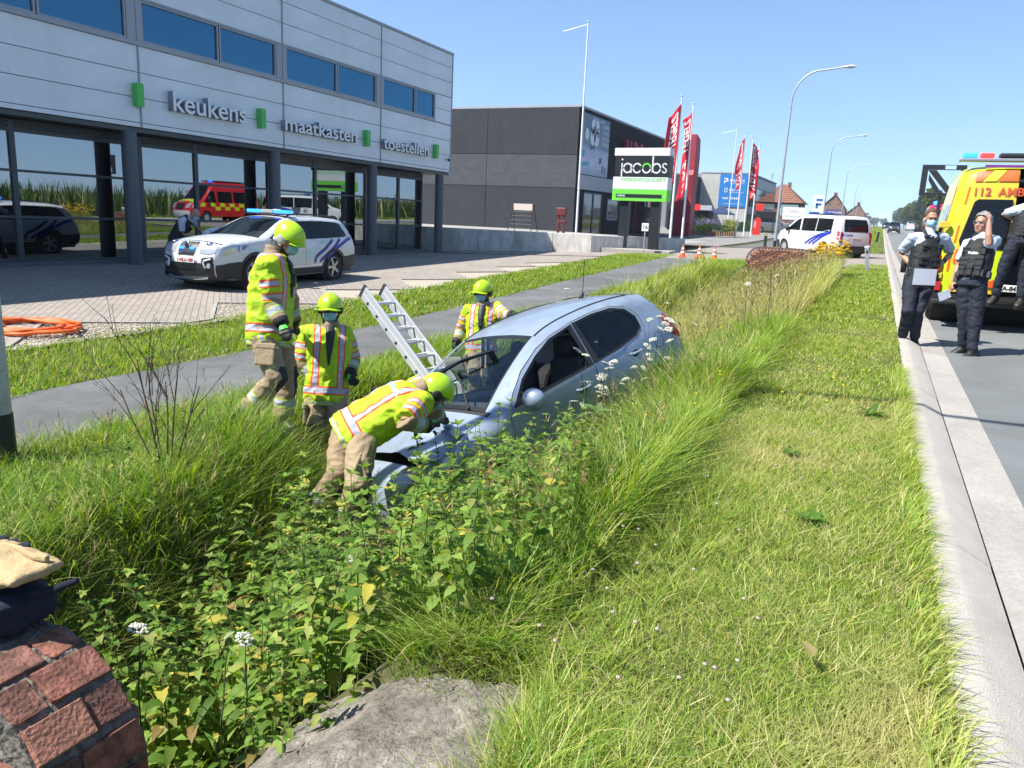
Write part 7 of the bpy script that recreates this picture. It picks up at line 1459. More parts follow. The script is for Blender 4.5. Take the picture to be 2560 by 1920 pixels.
def blades(P, h, w, az, lean, curl, col, segs=3):
    n = len(P); t = np.linspace(0, 1, segs + 1); d = np.stack([np.cos(az), np.sin(az), np.zeros(n)], 1); s = np.stack([-np.sin(az + RNG.normal(0, .5, n)), np.cos(az), np.zeros(n)], 1)
    V = np.empty((n, 2 * (segs + 1), 3)); up = np.array([0, 0, 1.])
    for i, x in enumerate(t):
        c = P + up * (h * (x - curl * .45 * x ** 2))[:, None] + d * (h * (lean * x + curl * x ** 2 * .9))[:, None]; ww = (w * .5 * (1 - x ** 1.6 * .93))[:, None]; V[:, 2 * i] = c - s * ww; V[:, 2 * i + 1] = c + s * ww
    b = (np.arange(n) * 2 * (segs + 1))[:, None]; F = np.concatenate([b + np.array([[2 * i, 2 * i + 1, 2 * i + 3, 2 * i + 2]]) for i in range(segs)], 0)
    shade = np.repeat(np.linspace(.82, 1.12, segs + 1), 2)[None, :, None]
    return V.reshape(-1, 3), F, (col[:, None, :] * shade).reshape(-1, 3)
def scatter(n, xr, yr, clump=0, spread=.05):
    if clump:
        k = max(1, n // clump); X = np.repeat(RNG.uniform(*xr, k), clump); Y = np.repeat(RNG.uniform(*yr, k), clump); X = X + RNG.normal(0, spread, len(X)); Y = Y + RNG.normal(0, spread, len(Y)); return X, Y
    return RNG.uniform(*xr, n), RNG.uniform(*yr, n)
def grass(name, zones, kind='stuff'):
    Vs, Fs, Cs, o = [], [], [], 0
    for z in zones:
        X, Y = scatter(z['n'], z['x'], z['y'], z.get('clump', 0), z.get('spread', .05)); mk = np.ones(len(X), bool)
        if 'mask' in z: mk = z['mask'](X, Y)
        X, Y = X[mk], Y[mk]; n = len(X); P = np.stack([X, Y, (z.get('zf') or ground_z)(X, Y) - .01], 1); lo, hi = z['h']
        big = np.array([mnoise.noise((x * .9, y * .9, 2.)) for x, y in zip(X, Y)]); h = RNG.uniform(lo, hi, n) * np.clip(1 + big * .75, .45, 1.7)
        az = RNG.uniform(0, 2 * PI, n) if z.get('az') is None else RNG.normal(z['az'], .9, n) + np.array([mnoise.noise((x * 2, y * 2, 9.)) for x, y in zip(X, Y)]) * 1.6
        c = pick(z['pal'], z['w8'], n)
        if z.get('patch'):
            pn = np.array([mnoise.noise((x * 1.1 + 4, y * .8, 5.)) + .5 * mnoise.noise((x * 3.1, y * 3., 1.)) for x, y in zip(X, Y)]); k = np.clip(pn * 1.6 + .1, 0, 1)[:, None] * z['patch']; c = c * (1 - k) + np.array(STRAW) * RNG.uniform(.6, 1.2, (n, 1)) * k
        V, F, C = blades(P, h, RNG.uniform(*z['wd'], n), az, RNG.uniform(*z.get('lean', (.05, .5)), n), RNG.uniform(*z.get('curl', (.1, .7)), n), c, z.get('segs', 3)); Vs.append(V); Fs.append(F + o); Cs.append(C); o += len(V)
    return tag(fast_mesh(name, np.concatenate(Vs), np.concatenate(Fs), np.concatenate(Cs), m_grass), kind=kind)
G1, G2, G3, STRAW, G5 = (.15, .27, .03), (.25, .335, .05), (.085, .175, .025), (.55, .50, .24), (.36, .40, .10)
notslab = lambda X, Y: ~((X < -.78 + .10 * np.sin(Y * 9)) & (Y < 2.02)) & (X < .40 + .02 * np.sin(Y * 11))
vm = dict(x=(-1.15, .44), pal=(G1, G2, G3, STRAW, G5), w8=(3, 4, 1.2, 1.6, 3), mask=notslab)
grass('mown_grass', [
    dict(vm, n=95000, y=(1.15, 3.2), h=(.022, .065), wd=(.0022, .0044), lean=(.1, 1.1), patch=.55), dict(vm, n=70000, y=(3.2, 6.5), h=(.028, .068), wd=(.0035, .006), patch=.55, lean=(.1, .9)), dict(vm, n=42000, y=(6.5, 13), h=(.03, .07), wd=(.007, .012), segs=2, patch=.35), dict(vm, n=26000, y=(13, 31), h=(.04, .085), wd=(.014, .024), segs=2, patch=.1, w8=(4, 4, 1.2, .6, 3)),
    dict(vm, n=4500, y=(1.2, 7), x=(-.8, .25), h=(.03, .09), wd=(.0025, .0045), lean=(1.2, 2.6), curl=(.0, .2), pal=(STRAW, (.52, .50, .24), G5), w8=(4, 3, 2), patch=.3, clump=30, spread=.09),
    dict(vm, n=6000, y=(1.15, 4.5), x=(-1.3, -.55), h=(.08, .20), wd=(.003, .006), lean=(.1, .7), curl=(.3, .9), clump=9, spread=.035, az=None, w8=(3, 3, 1, .8, 3)),
    dict(vm, n=5000, y=(1.2, 9), x=(.28, .40), h=(.06, .15), wd=(.004, .007), az=0., lean=(.2, .7), patch=.2), dict(vm, n=2500, x=(-.80, -.35), y=(.9, 1.9), h=(.05, .16), wd=(.003, .005), lean=(.1, .8), clump=12, spread=.03, mask=None or (lambda X, Y: X > -.85))])
tm = dict(pal=(G1, G2, G3, STRAW, G5), w8=(4, 3, 2.4, 1.0, 1.5))
indit = lambda X, Y: (Y > 2.1)
carz = lambda X, Y: ~((np.hypot(X + 1.55, Y - 8.0) < .55) & (RNG.random(len(X)) < .8)) & ~(((X + 3.06) * -.33 + (Y - 7.28) * -.944 < 2.05) & ((X + 3.06) * -.33 + (Y - 7.28) * -.944 > -2.0) & (np.abs((X + 3.06) * .944 + (Y - 7.28) * -.33) < .95))
ffz = lambda X, Y: (X + 4.95) ** 2 + (Y - 5.35) ** 2 > .20
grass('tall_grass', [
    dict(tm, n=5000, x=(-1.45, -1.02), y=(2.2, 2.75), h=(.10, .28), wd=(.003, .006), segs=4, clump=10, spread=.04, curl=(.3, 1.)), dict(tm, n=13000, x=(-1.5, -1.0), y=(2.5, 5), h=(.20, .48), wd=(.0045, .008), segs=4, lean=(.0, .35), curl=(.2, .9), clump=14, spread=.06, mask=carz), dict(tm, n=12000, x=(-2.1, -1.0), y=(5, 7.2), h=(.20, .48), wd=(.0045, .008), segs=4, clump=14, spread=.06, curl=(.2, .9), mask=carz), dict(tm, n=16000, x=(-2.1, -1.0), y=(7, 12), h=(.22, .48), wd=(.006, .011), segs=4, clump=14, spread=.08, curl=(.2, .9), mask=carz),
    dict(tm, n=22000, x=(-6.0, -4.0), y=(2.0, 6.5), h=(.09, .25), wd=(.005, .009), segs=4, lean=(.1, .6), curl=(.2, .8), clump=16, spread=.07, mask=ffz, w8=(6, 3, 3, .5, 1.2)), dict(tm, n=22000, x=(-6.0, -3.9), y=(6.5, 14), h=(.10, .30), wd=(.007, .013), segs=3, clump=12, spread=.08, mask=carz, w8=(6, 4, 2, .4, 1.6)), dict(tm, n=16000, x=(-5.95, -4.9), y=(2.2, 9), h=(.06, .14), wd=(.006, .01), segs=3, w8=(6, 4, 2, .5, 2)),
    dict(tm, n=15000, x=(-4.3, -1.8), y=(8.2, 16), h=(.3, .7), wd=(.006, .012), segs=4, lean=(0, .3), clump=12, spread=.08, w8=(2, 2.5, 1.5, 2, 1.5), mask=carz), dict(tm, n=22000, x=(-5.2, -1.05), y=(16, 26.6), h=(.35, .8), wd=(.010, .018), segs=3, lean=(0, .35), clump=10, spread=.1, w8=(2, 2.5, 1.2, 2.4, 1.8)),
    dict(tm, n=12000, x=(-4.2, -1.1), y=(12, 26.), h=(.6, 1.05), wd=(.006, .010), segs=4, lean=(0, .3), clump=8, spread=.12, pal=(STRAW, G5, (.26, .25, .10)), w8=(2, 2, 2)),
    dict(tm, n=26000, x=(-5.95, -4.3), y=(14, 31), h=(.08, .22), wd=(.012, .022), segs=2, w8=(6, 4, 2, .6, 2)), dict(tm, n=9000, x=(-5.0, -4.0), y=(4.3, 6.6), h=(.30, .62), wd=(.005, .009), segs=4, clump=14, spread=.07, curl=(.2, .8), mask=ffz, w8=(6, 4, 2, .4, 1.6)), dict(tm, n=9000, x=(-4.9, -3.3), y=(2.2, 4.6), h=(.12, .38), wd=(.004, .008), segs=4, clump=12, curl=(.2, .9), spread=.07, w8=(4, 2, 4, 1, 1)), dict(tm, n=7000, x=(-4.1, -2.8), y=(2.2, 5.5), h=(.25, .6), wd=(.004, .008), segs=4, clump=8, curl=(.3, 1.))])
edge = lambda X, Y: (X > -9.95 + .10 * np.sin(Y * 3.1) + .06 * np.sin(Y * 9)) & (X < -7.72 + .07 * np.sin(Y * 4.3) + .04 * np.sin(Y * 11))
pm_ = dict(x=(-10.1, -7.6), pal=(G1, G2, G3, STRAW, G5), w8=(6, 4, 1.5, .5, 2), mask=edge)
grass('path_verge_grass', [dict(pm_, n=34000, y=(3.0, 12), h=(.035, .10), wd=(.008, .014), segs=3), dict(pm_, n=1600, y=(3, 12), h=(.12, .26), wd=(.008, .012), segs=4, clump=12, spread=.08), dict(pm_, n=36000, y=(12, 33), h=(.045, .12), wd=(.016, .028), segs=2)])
fz = lambda X, Y: far_rise(Y) + .0 * X
grass('far_verge_grass', [dict(x=(-5.8, .40), y=(47, 110), n=26000, h=(.06, .16), wd=(.035, .07), segs=2, pal=(G1, G2, G5), w8=(3, 3, 2), zf=fz), dict(x=(-5.8, .40), y=(110, 320), n=14000, h=(.08, .2), wd=(.12, .22), segs=2, pal=(G1, G2, G5), w8=(3, 3, 2), zf=fz), dict(x=(-.9, .40), y=(30.4, 33), n=3000, h=(.05, .1), wd=(.02, .03), segs=2, pal=(G1, G2, G5), w8=(3, 3, 2)), dict(x=(9.1, 12), y=(-20, 260), n=16000, h=(.1, .35), wd=(.06, .14), segs=2, pal=(G1, G2, G5), w8=(3, 3, 2), zf=fz)])
# seed heads over the tall grass: thin stalks with a feathery tip
def seedstalks(name, n, xr, yr, hr, wd, mask=None):
    X, Y = scatter(n, xr, yr)
    if mask is not None: k = mask(X, Y); X, Y = X[k], Y[k]
    n = len(X); P = np.stack([X, Y, ground_z(X, Y)], 1); h = RNG.uniform(*hr, n); az = RNG.uniform(0, 6.28, n); ln, cu = RNG.uniform(0, .2, n), RNG.uniform(.05, .3, n); c = pick(((.30, .26, .12), (.22, .20, .08), (.20, .12, .07)), (3, 3, 1), n)
    V, F, C = blades(P, h, np.full(n, wd), az, ln, cu, c, 4); Vs, Fs, Cs, o = [V], [F], [C], len(V); d = np.stack([np.cos(az), np.sin(az), 0 * az], 1)
    for j in range(7):
        t = .80 + .03 * j; Q = P + np.array([0, 0, 1.]) * (h * (t - cu * .45 * t * t))[:, None] + d * (h * (ln * t + cu * t * t * .9))[:, None]; V, F, C = blades(Q, np.full(n, .055) * (1.15 - .08 * j), np.full(n, wd * 2.2), RNG.uniform(0, 6.28, n), RNG.uniform(.3, .9, n), RNG.uniform(0, .4, n), c * 1.1, 1); Vs.append(V); Fs.append(F + o); Cs.append(C); o += len(V)
    return tag(fast_mesh(name, np.concatenate(Vs), np.concatenate(Fs), np.concatenate(Cs), m_stalk), kind='stuff')
seedstalks('seed_heads', 1500, (-4.2, -1.1), (10, 26.3), (.7, 1.15), .007); seedstalks('seed_heads', 260, (-2.2, -1.0), (2.6, 9), (.4, .7), .0035, carz); seedstalks('seed_heads', 160, (-4.9, -3.6), (2.4, 6), (.4, .75), .0035)
# ---- leaves
def leaf_geo(L, W, droop, serr=6, fold=.25):
    """one serrated leaf along +x with a midrib fold; returns verts and quads/tris as quads"""
    k = 6; V, F = [], []
    for i in range(k + 1):
        t = i / k; w = W * (math.sin(PI * min(1, t ** .72)) ** .9) * (1 if i % 2 == 0 else .80) * .5; x = L * t * (1 - .12 * droop * t); z = -droop * L * .55 * t * t
        V += [(x, -w, z + fold * w), (x, 0, z), (x, w, z + fold * w)]
        if i: a = 3 * i; F += [(a - 3, a, a + 1, a - 2), (a - 2, a + 1, a + 2, a - 1)]
    return np.array(V), np.array(F)
NET = [((.085, .165, .025), 4), ((.14, .24, .04), 5), ((.20, .30, .06), 5), ((.42, .38, .07), 1.), ((.29, .33, .09), 1.8), ((.24, .17, .06), .3)]
leaf_meshes = []
for i, (c, w) in enumerate(NET):
    for dr in (.5, 1.0, 1.5):
        V, F = leaf_geo(.098, .056, dr); o = fast_mesh('leaf', V, F, np.array(c)[None] * np.linspace(.9, 1.1, len(V))[:, None], m_leaf, smooth=True); leaf_meshes.append((o.data, w)); bpy.data.objects.remove(o)
def plant_layout(rn, h, style):
    """stem points and leaf placements (position on stem, azimuth, size, pitch)"""
    lx, ly = rn.uniform(-.16, .16), rn.uniform(-.16, .16); stem = [Vector((lx * t * t * h, ly * t * t * h, h * t * (1 - .03 * t))) for t in np.linspace(0, 1, 7)]
    lv = []; step = .062 if style == 'nettle' else .05; n = int(h * .78 / step); a0 = rn.uniform(0, 6.28)
    for i in range(n):
        t = .2 + .8 * (i + 1) / n; s_ = (1.0 if t < .7 else 1.0 - 1.9 * (t - .7)) * rn.uniform(.8, 1.2) * (1.0 if style == 'nettle' else 1.5)
        for q in range(2 if style == 'nettle' else 1): lv.append((t, a0 + i * (PI / 2 if style == 'nettle' else 2.4) + q * PI + rn.uniform(-.3, .3), max(.35, s_), rn.uniform(-.15, .5) + .5 * (t > .85)))
    for q in range(4): lv.append((1., a0 + q * PI / 2 + .4, .4, .9))
    return stem, lv
def stem_at(stem, t): f = t * (len(stem) - 1); i = min(int(f), len(stem) - 2); return stem[i].lerp(stem[i + 1], f - i)
m_stem = mat('nettle_stem', (.075, .10, .035), .7)
def stem_mesh(stem, r): b = MB(); b.tube(stem, [r * (1 - .6 * i / 6) for i in range(7)], 5); return b
variants = []
for i in range(12):
    rn = random.Random(50 + i); style = 'nettle' if i % 4 != 3 else 'long'; h = rn.uniform(.85, 1.15); stem, lv = plant_layout(rn, h, style); sm = stem_mesh(stem, .0045); o = sm.build('stem', m_stem, None, smooth=50); sme = o.data; bpy.data.objects.remove(o)
    Vs, Fs, Cs, off = [], [], [], 0; ct = rn.choices([c for c, w in NET], [w for c, w in NET])[0]
    for t, a, s_, pi_ in lv:
        V, F = leaf_geo(.105 * s_ * (1 if style == 'nettle' else 1.35), .060 * s_ * (1 if style == 'nettle' else .55), rn.uniform(.4, 1.5)); M_ = np.array(Matrix.Rotation(a, 3, 'Z') @ Matrix.Rotation(-pi_, 3, 'Y') @ Matrix.Rotation(rn.uniform(-.4, .4), 3, 'X')); p = np.array(stem_at(stem, t))
        c = np.array(rn.choices([c for c, w in NET], [w * (3 if c == ct else 1) for c, w in NET])[0]) * rn.uniform(.75, 1.25); Vs.append(V @ M_.T + p); Fs.append(F + off); Cs.append(np.repeat(c[None], len(V), 0)); off += len(V)
    if style == 'nettle':                        # drooping seed strings
        for j in range(14):
            p = np.array(stem_at(stem, rn.uniform(.55, .95))); a = rn.uniform(0, 6.28); V, F, C = blades(p[None], np.array([.07]), np.array([.006]), np.array([a]), np.array([.5]), np.array([1.6]), np.array([[.14, .15, .05]]), 3); Vs.append(V); Fs.append(F + off); Cs.append(C); off += len(V)
    o = fast_mesh('foliage', np.concatenate(Vs), np.concatenate(Fs), np.concatenate(Cs), m_leaf, smooth=True); variants.append((style, sme, o.data)); bpy.data.objects.remove(o)
nid = 0
def put_plant(x, y, sc, rz, near=False, vi=None, cap_=0.):
    global nid
    nid += 1; z = gz(x, y) - .03; rn = random.Random(nid); sc = min(sc, max(.4, (1.54 + .53 * x - .085 * y + (.28 if x < -2.3 and 3.2 < y < 5.3 else 0) - rn.choice((0, .05, .12, .22)) + cap_ - z) / 1.0))
    if near:
        style = 'nettle' if rn.random() < .7 else 'long'; h = rn.uniform(.8, 1.1) * sc; stem, lv = plant_layout(rn, h, style); o = stem_mesh(stem, .0045).build('nettle_plant' if style == 'nettle' else 'willowherb_plant', m_stem, None, smooth=50, loc=(x, y, z), rot=(0, 0, rz))
        for t, a, s_, pi_ in lv:
            me = rn.choices([m_ for m_, w in leaf_meshes], [w for m_, w in leaf_meshes])[0]; e = Matrix.Rotation(a, 4, 'Z') @ Matrix.Rotation(-pi_, 4, 'Y') @ Matrix.Rotation(rn.uniform(-.4, .4), 4, 'X'); l = bpy.data.objects.new('leaf', me); COL.objects.link(l); l.parent = o; s2 = s_ * (1 if style == 'nettle' else 1.3); l.matrix_local = Matrix.Translation(stem_at(stem, t)) @ e @ Matrix.Diagonal((s2, s2 * (1 if style == 'nettle' else .5), s2, 1))
    else:
        style, sme, fme = variants[vi if vi is not None else rn.randrange(12)]; o = bpy.data.objects.new('nettle_plant' if style == 'nettle' else 'willowherb_plant', sme); COL.objects.link(o); o.location = (x, y, z); o.rotation_euler = (rn.uniform(-.12, .12), rn.uniform(-.12, .12), rz); o.scale = (sc, sc, sc); l = bpy.data.objects.new('foliage', fme); COL.objects.link(l); l.parent = o; l['kind'] = 'stuff'
    tag(o, 'upright nettle with toothed drooping leaves in the dense ditch growth' if style == 'nettle' else 'leafy stalk with long narrow leaves in the dense ditch growth', 'nettle' if style == 'nettle' else 'weed', 'nettles filling the ditch' if style == 'nettle' else 'long leaved weeds in the ditch')
rn = random.Random(3); placed = []
def spot(xr, yr, dmin, tries=60):
    for _ in range(tries):
        x, y = rn.uniform(*xr), rn.uniform(*yr)
        if all((x - a) ** 2 + (y - b_) ** 2 > dmin ** 2 for a, b_ in placed): placed.append((x, y)); return x, y
    return None
for i in range(24):                              # nearest plants, every leaf its own piece
    p = spot((-2.75, -1.4), (2.3, 3.05), .15)
    if p: put_plant(*p, rn.uniform(.75, 1.0), rn.uniform(0, 6.28), True)
for i in range(200):
    p = spot((-3.7, -1.25), (2.3, 4.9), .085, 200)
    if p and not (p[0] < -3.0 and p[1] > 4.0): put_plant(*p, rn.uniform(.8, 1.25) * (1.0 if p[1] < 3.4 else 1.12), rn.uniform(0, 6.28))
for i in range(34):
    p = spot((-3.2, -1.9), (4.3, 5.5), .10, 200)
    if p: put_plant(*p, rn.uniform(.95, 1.3), rn.uniform(0, 6.28))
for i in range(16):                              # along the flank of the car
    p = spot((-2.3, -1.75), (5.6, 7.0), .15)
    if p: put_plant(*p, rn.uniform(.8, 1.15), rn.uniform(0, 6.28), vi=[0, 1, 2, 4, 5][i % 5])
for i in range(16):
    p = spot((-2.1, -1.2), (2.22, 2.6), .10, 200)
    if p: put_plant(*p, rn.uniform(.55, .85), rn.uniform(0, 6.28))
for i in range(11):
    p = spot((-2.15, -1.55), (1.72, 2.25), .09, 200)
    if p: put_plant(*p, rn.uniform(.5, .75), rn.uniform(0, 6.28), cap_=.1)
for i in range(30):
    p = spot((-1.9, -1.15), (2.35, 4.7), .09, 200)
    if p: put_plant(*p, rn.uniform(.5, .8), rn.uniform(0, 6.28))
for i in range(13):
    p = spot((-3.55, -2.85), (3.5, 4.25), .10, 200)
    if p: put_plant(*p, rn.uniform(1.2, 1.5), rn.uniform(0, 6.28), cap_=.22)
for i in range(30):
    p = spot((-4.9, -3.4), (2.3, 4.9), .13, 200)
    if p: put_plant(*p, rn.uniform(.35, .6), rn.uniform(0, 6.28))
for i in range(18):
    p = spot((-4.6, -1.4), (10, 24), .5)
    if p: put_plant(*p, rn.uniform(.8, 1.1), rn.uniform(0, 6.28))
# ---- umbels, ragwort, dandelion flecks
def umbel_geo(rn, r, n, c):
    Vs, Fs, Cs, off = [], [], [], 0; q = MB().ell((0, 0, 0), (1, 1, .6), 5, 3); bv = np.array(q.v); bf = np.array([f if len(f) == 4 else (f + f)[:4] for f in q.f if len(f) == 4])
    for i in range(n): a, d = rn.uniform(0, 6.28), r * math.sqrt(rn.random()); V = bv * r * rn.uniform(.13, .20) + np.array((d * math.cos(a), d * math.sin(a), -.25 * d * d / r + rn.uniform(-.002, .002))); Vs.append(V); Fs.append(bf + off); Cs.append(np.repeat(np.array(c)[None] * rn.uniform(.8, 1.1), len(V), 0)); off += len(V)
    return np.concatenate(Vs), np.concatenate(Fs), np.concatenate(Cs)
def umbel(x, y, h, label, c=(.66, .66, .56), r=.045, group='white umbel flowers in the tall growth', seed=0, heads=1, z=None, name='umbel_flower', cat='flower', lean=.15):
    rr = random.Random(seed); z0 = (gz(x, y) if z is None else z) - .03; t = empty(name, (x, y, z0), rr.uniform(0, 6.28), label, cat, group); top = Vector((rr.uniform(-lean, lean) * h, rr.uniform(-lean, lean) * h, h)); b = MB(); b.tube([(0, 0, 0), top * .5 + Vector((.01, 0, 0)), top * .8], [.004, .0035, .003], 5)
    for k in range(heads):
        hp = top if k == 0 else top * rr.uniform(.72, .95) + Vector((rr.uniform(-.1, .1), rr.uniform(-.1, .1), 0)) * min(1, h); b.tube([top * .62, hp - Vector((0, 0, .025))], .0022, 4)
        for q in range(7): a = q * .9; b.tube([hp - Vector((0, 0, .028)), hp + Vector((math.cos(a) * r * .7, math.sin(a) * r * .7, -.008))], .0011, 3)
        V, F, C = umbel_geo(rr, r * rr.uniform(.75, 1.15), 64, c); tilt = np.array(Matrix.Rotation(rr.uniform(-.5, .5), 3, 'X') @ Matrix.Rotation(rr.uniform(-.5, .5), 3, 'Y')); fast_mesh('flower_head', V @ tilt.T + np.array(hp), F, C, m_petal, t)
    b.build('stem', m_stem, t); P = np.array([stem_at([Vector((0, 0, 0)), top], rr.uniform(.1, .7)) for _ in range(10)]); V, F, C = blades(P, np.full(10, .09), np.full(10, .01), RNG.uniform(0, 6.28, 10), np.full(10, .8), np.full(10, .4), pick((G1, G3), (1, 1), 10), 3); fast_mesh('leaf', V, F, C, m_leaf, t)['kind'] = 'stuff'
    return t
for i in range(24): a = rn.uniform(-1, 1); umbel(-1.98 + a * .30 + rn.uniform(-.08, .08), 7.0 + a * .55 + rn.uniform(-.2, .2), rn.uniform(.75, 1.2), 'white umbel flower beside the flank of the crashed car', seed=i, heads=rn.choice((1, 2)), r=rn.uniform(.03, .05))
umbel(-2.42, 1.85, .62, 'single white umbel beside the near brick headwall', seed=101, r=.034, z=-.62); umbel(-1.98, 1.95, .50, 'white umbel low in the nettles right of the near headwall', seed=102, r=.032, z=-.5); umbel(-2.0, 2.62, .9, 'white umbel in the middle of the nettle bed', seed=103, r=.034, z=-.9); umbel(-2.1, 1.92, .6, 'pale green closing umbel beside the near headwall', (.42, .46, .25), .028, seed=104, z=-.62)
for i in range(16): x, y = rn.uniform(-4.4, -1.3), rn.uniform(9.5, 25); umbel(x, y, rn.uniform(.7, 1.0), 'white umbel flower among the tall grass beyond the car', seed=200 + i, r=.05)
umbel(-5.0, 13.2, .75, 'white umbel on the grass bank by the cycle path beyond the car', seed=301, r=.07)
for i in range(34): x, y = rn.uniform(-1.75, -.85), rn.uniform(24.0, 26.6); umbel(x, y, rn.uniform(.75, 1.15), 'yellow ragwort flowering in front of the police van', (.72, .50, .02), .085, 'yellow ragwort by the far headwall', seed=400 + i, heads=3, name='ragwort', cat='flower')
for i in range(10): umbel(rn.uniform(-2.9, -1.2), rn.uniform(11, 22), rn.uniform(.55, .8), 'yellow flower among the tall grass beyond the car', (.72, .50, .02), .05, 'yellow flowers in the tall grass', seed=480 + i, name='ragwort')
def dots(name, n, xr, yr, h, r, c):
    X, Y = scatter(n, xr, yr); Z = ground_z(X, Y) + RNG.uniform(*h, n); q = MB().ell((0, 0, 0), (1, 1, .5), 6, 3); bv = np.array(q.v); bf = np.array([f for f in q.f if len(f) == 4]); V = (bv[None] * r + np.stack([X, Y, Z], 1)[:, None]).reshape(-1, 3); F = (bf[None] + (np.arange(n) * len(bv))[:, None, None]).reshape(-1, 4); return tag(fast_mesh(name, V, F, np.repeat(np.array(c)[None], len(V), 0), m_petal), kind='stuff')
dots('yellow_flowers', 26, (-1.7, -.9), (4.2, 8), (.15, .4), .011, (.75, .55, .02)); dots('yellow_flowers', 10, (-.6, .1), (6.5, 8.5), (.06, .12), .014, (.75, .55, .02)); dots('clover_heads', 60, (-1.4, -.2), (1.7, 6), (.08, .2), .010, (.42, .36, .30))
# broad dock rosettes in the mown verge, and a dry leaf
for i, (x, y, s_, lab) in enumerate(((-.12, 4.0, 1.0, 'dock plant with broad leaves in the middle of the mown verge'), (.12, 6.6, 1.3, 'dark dandelion clump near the kerb beside the car'), (-.35, 5.2, .8, 'small broad leaved rosette in the mown grass behind the dock plant'), (-2.05, 6.3, 1.6, 'pale broad leaved weed at the front door of the crashed car'))):
    t = empty('broad_leaf_weed', (x, y, gz(x, y) + (.5 if i == 3 else .02)), 0, lab, 'weed'); rr = random.Random(i)
    for k in range(11):
        V, F = leaf_geo(.12 * s_ * rr.uniform(.7, 1.2), .045 * s_, rr.uniform(.2, .9)); M_ = np.array(Matrix.Rotation(k * 2.4 + rr.uniform(-.3, .3), 3, 'Z') @ Matrix.Rotation(-rr.uniform(.2, .9), 3, 'Y')); fast_mesh('leaf', V @ M_.T, F, np.repeat(np.array((.085, .17, .03) if i != 3 else (.14, .24, .09))[None] * rr.uniform(.8, 1.2), len(V), 0), m_leaf, t, True)
V, F = leaf_geo(.075, .06, .3); o = fast_mesh('dry_leaf', V, F, np.repeat(np.array((.38, .30, .14))[None], len(V), 0), m_leaf, None, True); o.location = (-.02, 2.55, gz(-.02, 2.55) + .085); o.rotation_euler = (.3, -.4, 2.2); tag(o, 'dry tan leaf lying on the mown grass', 'leaf')
# ---- bare dead stalks on the left bank
t = empty('dead_weed', (-4.44, 3.76, gz(-4.44, 3.76)), 0, 'bare brown dead weed stalks branching on the left bank', 'dead weed'); rr = random.Random(8); m_dead = mat('dead_stalk', (.065, .04, .028), .85)
def branch(b, p, d, L, r, dep):
    q = [p + d * (L * s_) + Vector((rr.uniform(-.02, .02), rr.uniform(-.02, .02), 0)) * L for s_ in (.33, .66, 1.)]; b.tube([p] + q, [r, r * .85, r * .7, r * .5], 5)
    if dep:
        for k in range(rr.choice((2, 3))): s_ = rr.uniform(.35, 1.); d2 = (d + Vector((rr.uniform(-.7, .7), rr.uniform(-.5, .5), rr.uniform(0, .4)))).normalized(); branch(b, p + d * (L * s_), d2, L * rr.uniform(.35, .6), r * .55, dep - 1)
    else:
        for k in range(3): d2 = (d + Vector((rr.uniform(-1, 1), rr.uniform(-1, 1), .3))).normalized(); b.tube([q[-1], q[-1] + d2 * .04], .0012, 3)
for k, (dx, dy) in enumerate(((-.55, -.05), (-.28, .05), (-.12, -.1), (.05, .1), (.12, -.05), (.30, .1), (-.4, .2))):
    b = MB(); branch(b, Vector((dx * .1, dy * .1, 0)), Vector((dx, dy, 1)).normalized(), rr.uniform(.65, .95), .0075, 2); b.build('stalk', m_dead, t)
# ---- bushes, trees, far greenery
def leaf_cloud(n, size, C, rad, pal, w8, shell=.35, lumps=6, seed=0, flat=0.):
    rg = np.random.default_rng(seed); L = rg.normal(0, .38, (lumps, 3)); d = rg.normal(0, 1, (n, 3)); d /= np.linalg.norm(d, axis=1)[:, None]; r = rg.uniform(shell, 1, n) ** .45; k = rg.integers(0, lumps, n); P = (L[k] * .75 + d * (r * rg.uniform(.35, .62, lumps)[k])[:, None]) * np.array(rad) + np.array(C)
    a = rg.normal(0, 1, (n, 3)); a /= np.linalg.norm(a, axis=1)[:, None]; b = np.cross(a, rg.normal(0, 1, (n, 3))); b /= np.linalg.norm(b, axis=1)[:, None]; s = (size * rg.uniform(.6, 1.4, n))[:, None]
    V = np.stack([P - a * s, P - b * s * .55, P + a * s, P + b * s * .55], 1).reshape(-1, 3); F = np.arange(4 * n).reshape(n, 4); p = np.array(pal)[rg.choice(len(pal), n, p=np.array(w8) / np.sum(w8))] * rg.uniform(.7, 1.3, (n, 1)) * (.8 + .35 * rg.random(lumps)[k])[:, None]; return V, F, np.repeat(p, 4, 0)
DG, MG, LG = (.024, .052, .018), (.055, .105, .027), (.11, .17, .04)
def bush(loc, rad, label, pal, w8, n=2600, size=.05, seed=0, name='bush', group=None, flowers=None):
    t = empty(name, loc, 0, label, 'bush', group); V, F, C = leaf_cloud(n, size, (0, 0, rad[2] * .9), rad, pal, w8, seed=seed, lumps=9); fast_mesh('foliage', V, F, C, m_leaf, t)['kind'] = 'stuff'
    if flowers: V, F, C = leaf_cloud(500, .05, (0, 0, rad[2] * 1.5), (rad[0], rad[1], rad[2] * .5), flowers, [1] * len(flowers), seed=seed + 1, lumps=9); fast_mesh('flowers', V, F, C, m_petal, t)['kind'] = 'stuff'
    b = MB()
    for k in range(5): b.tube([(0, 0, -.05), (rn.uniform(-.5, .5) * rad[0], rn.uniform(-.5, .5) * rad[1], rad[2])], .02, 5)
    b.build('stem', m_dead, t); return t
m_log = mat('log_edge', (.22, .14, .08), .9, noise=(8, .4))
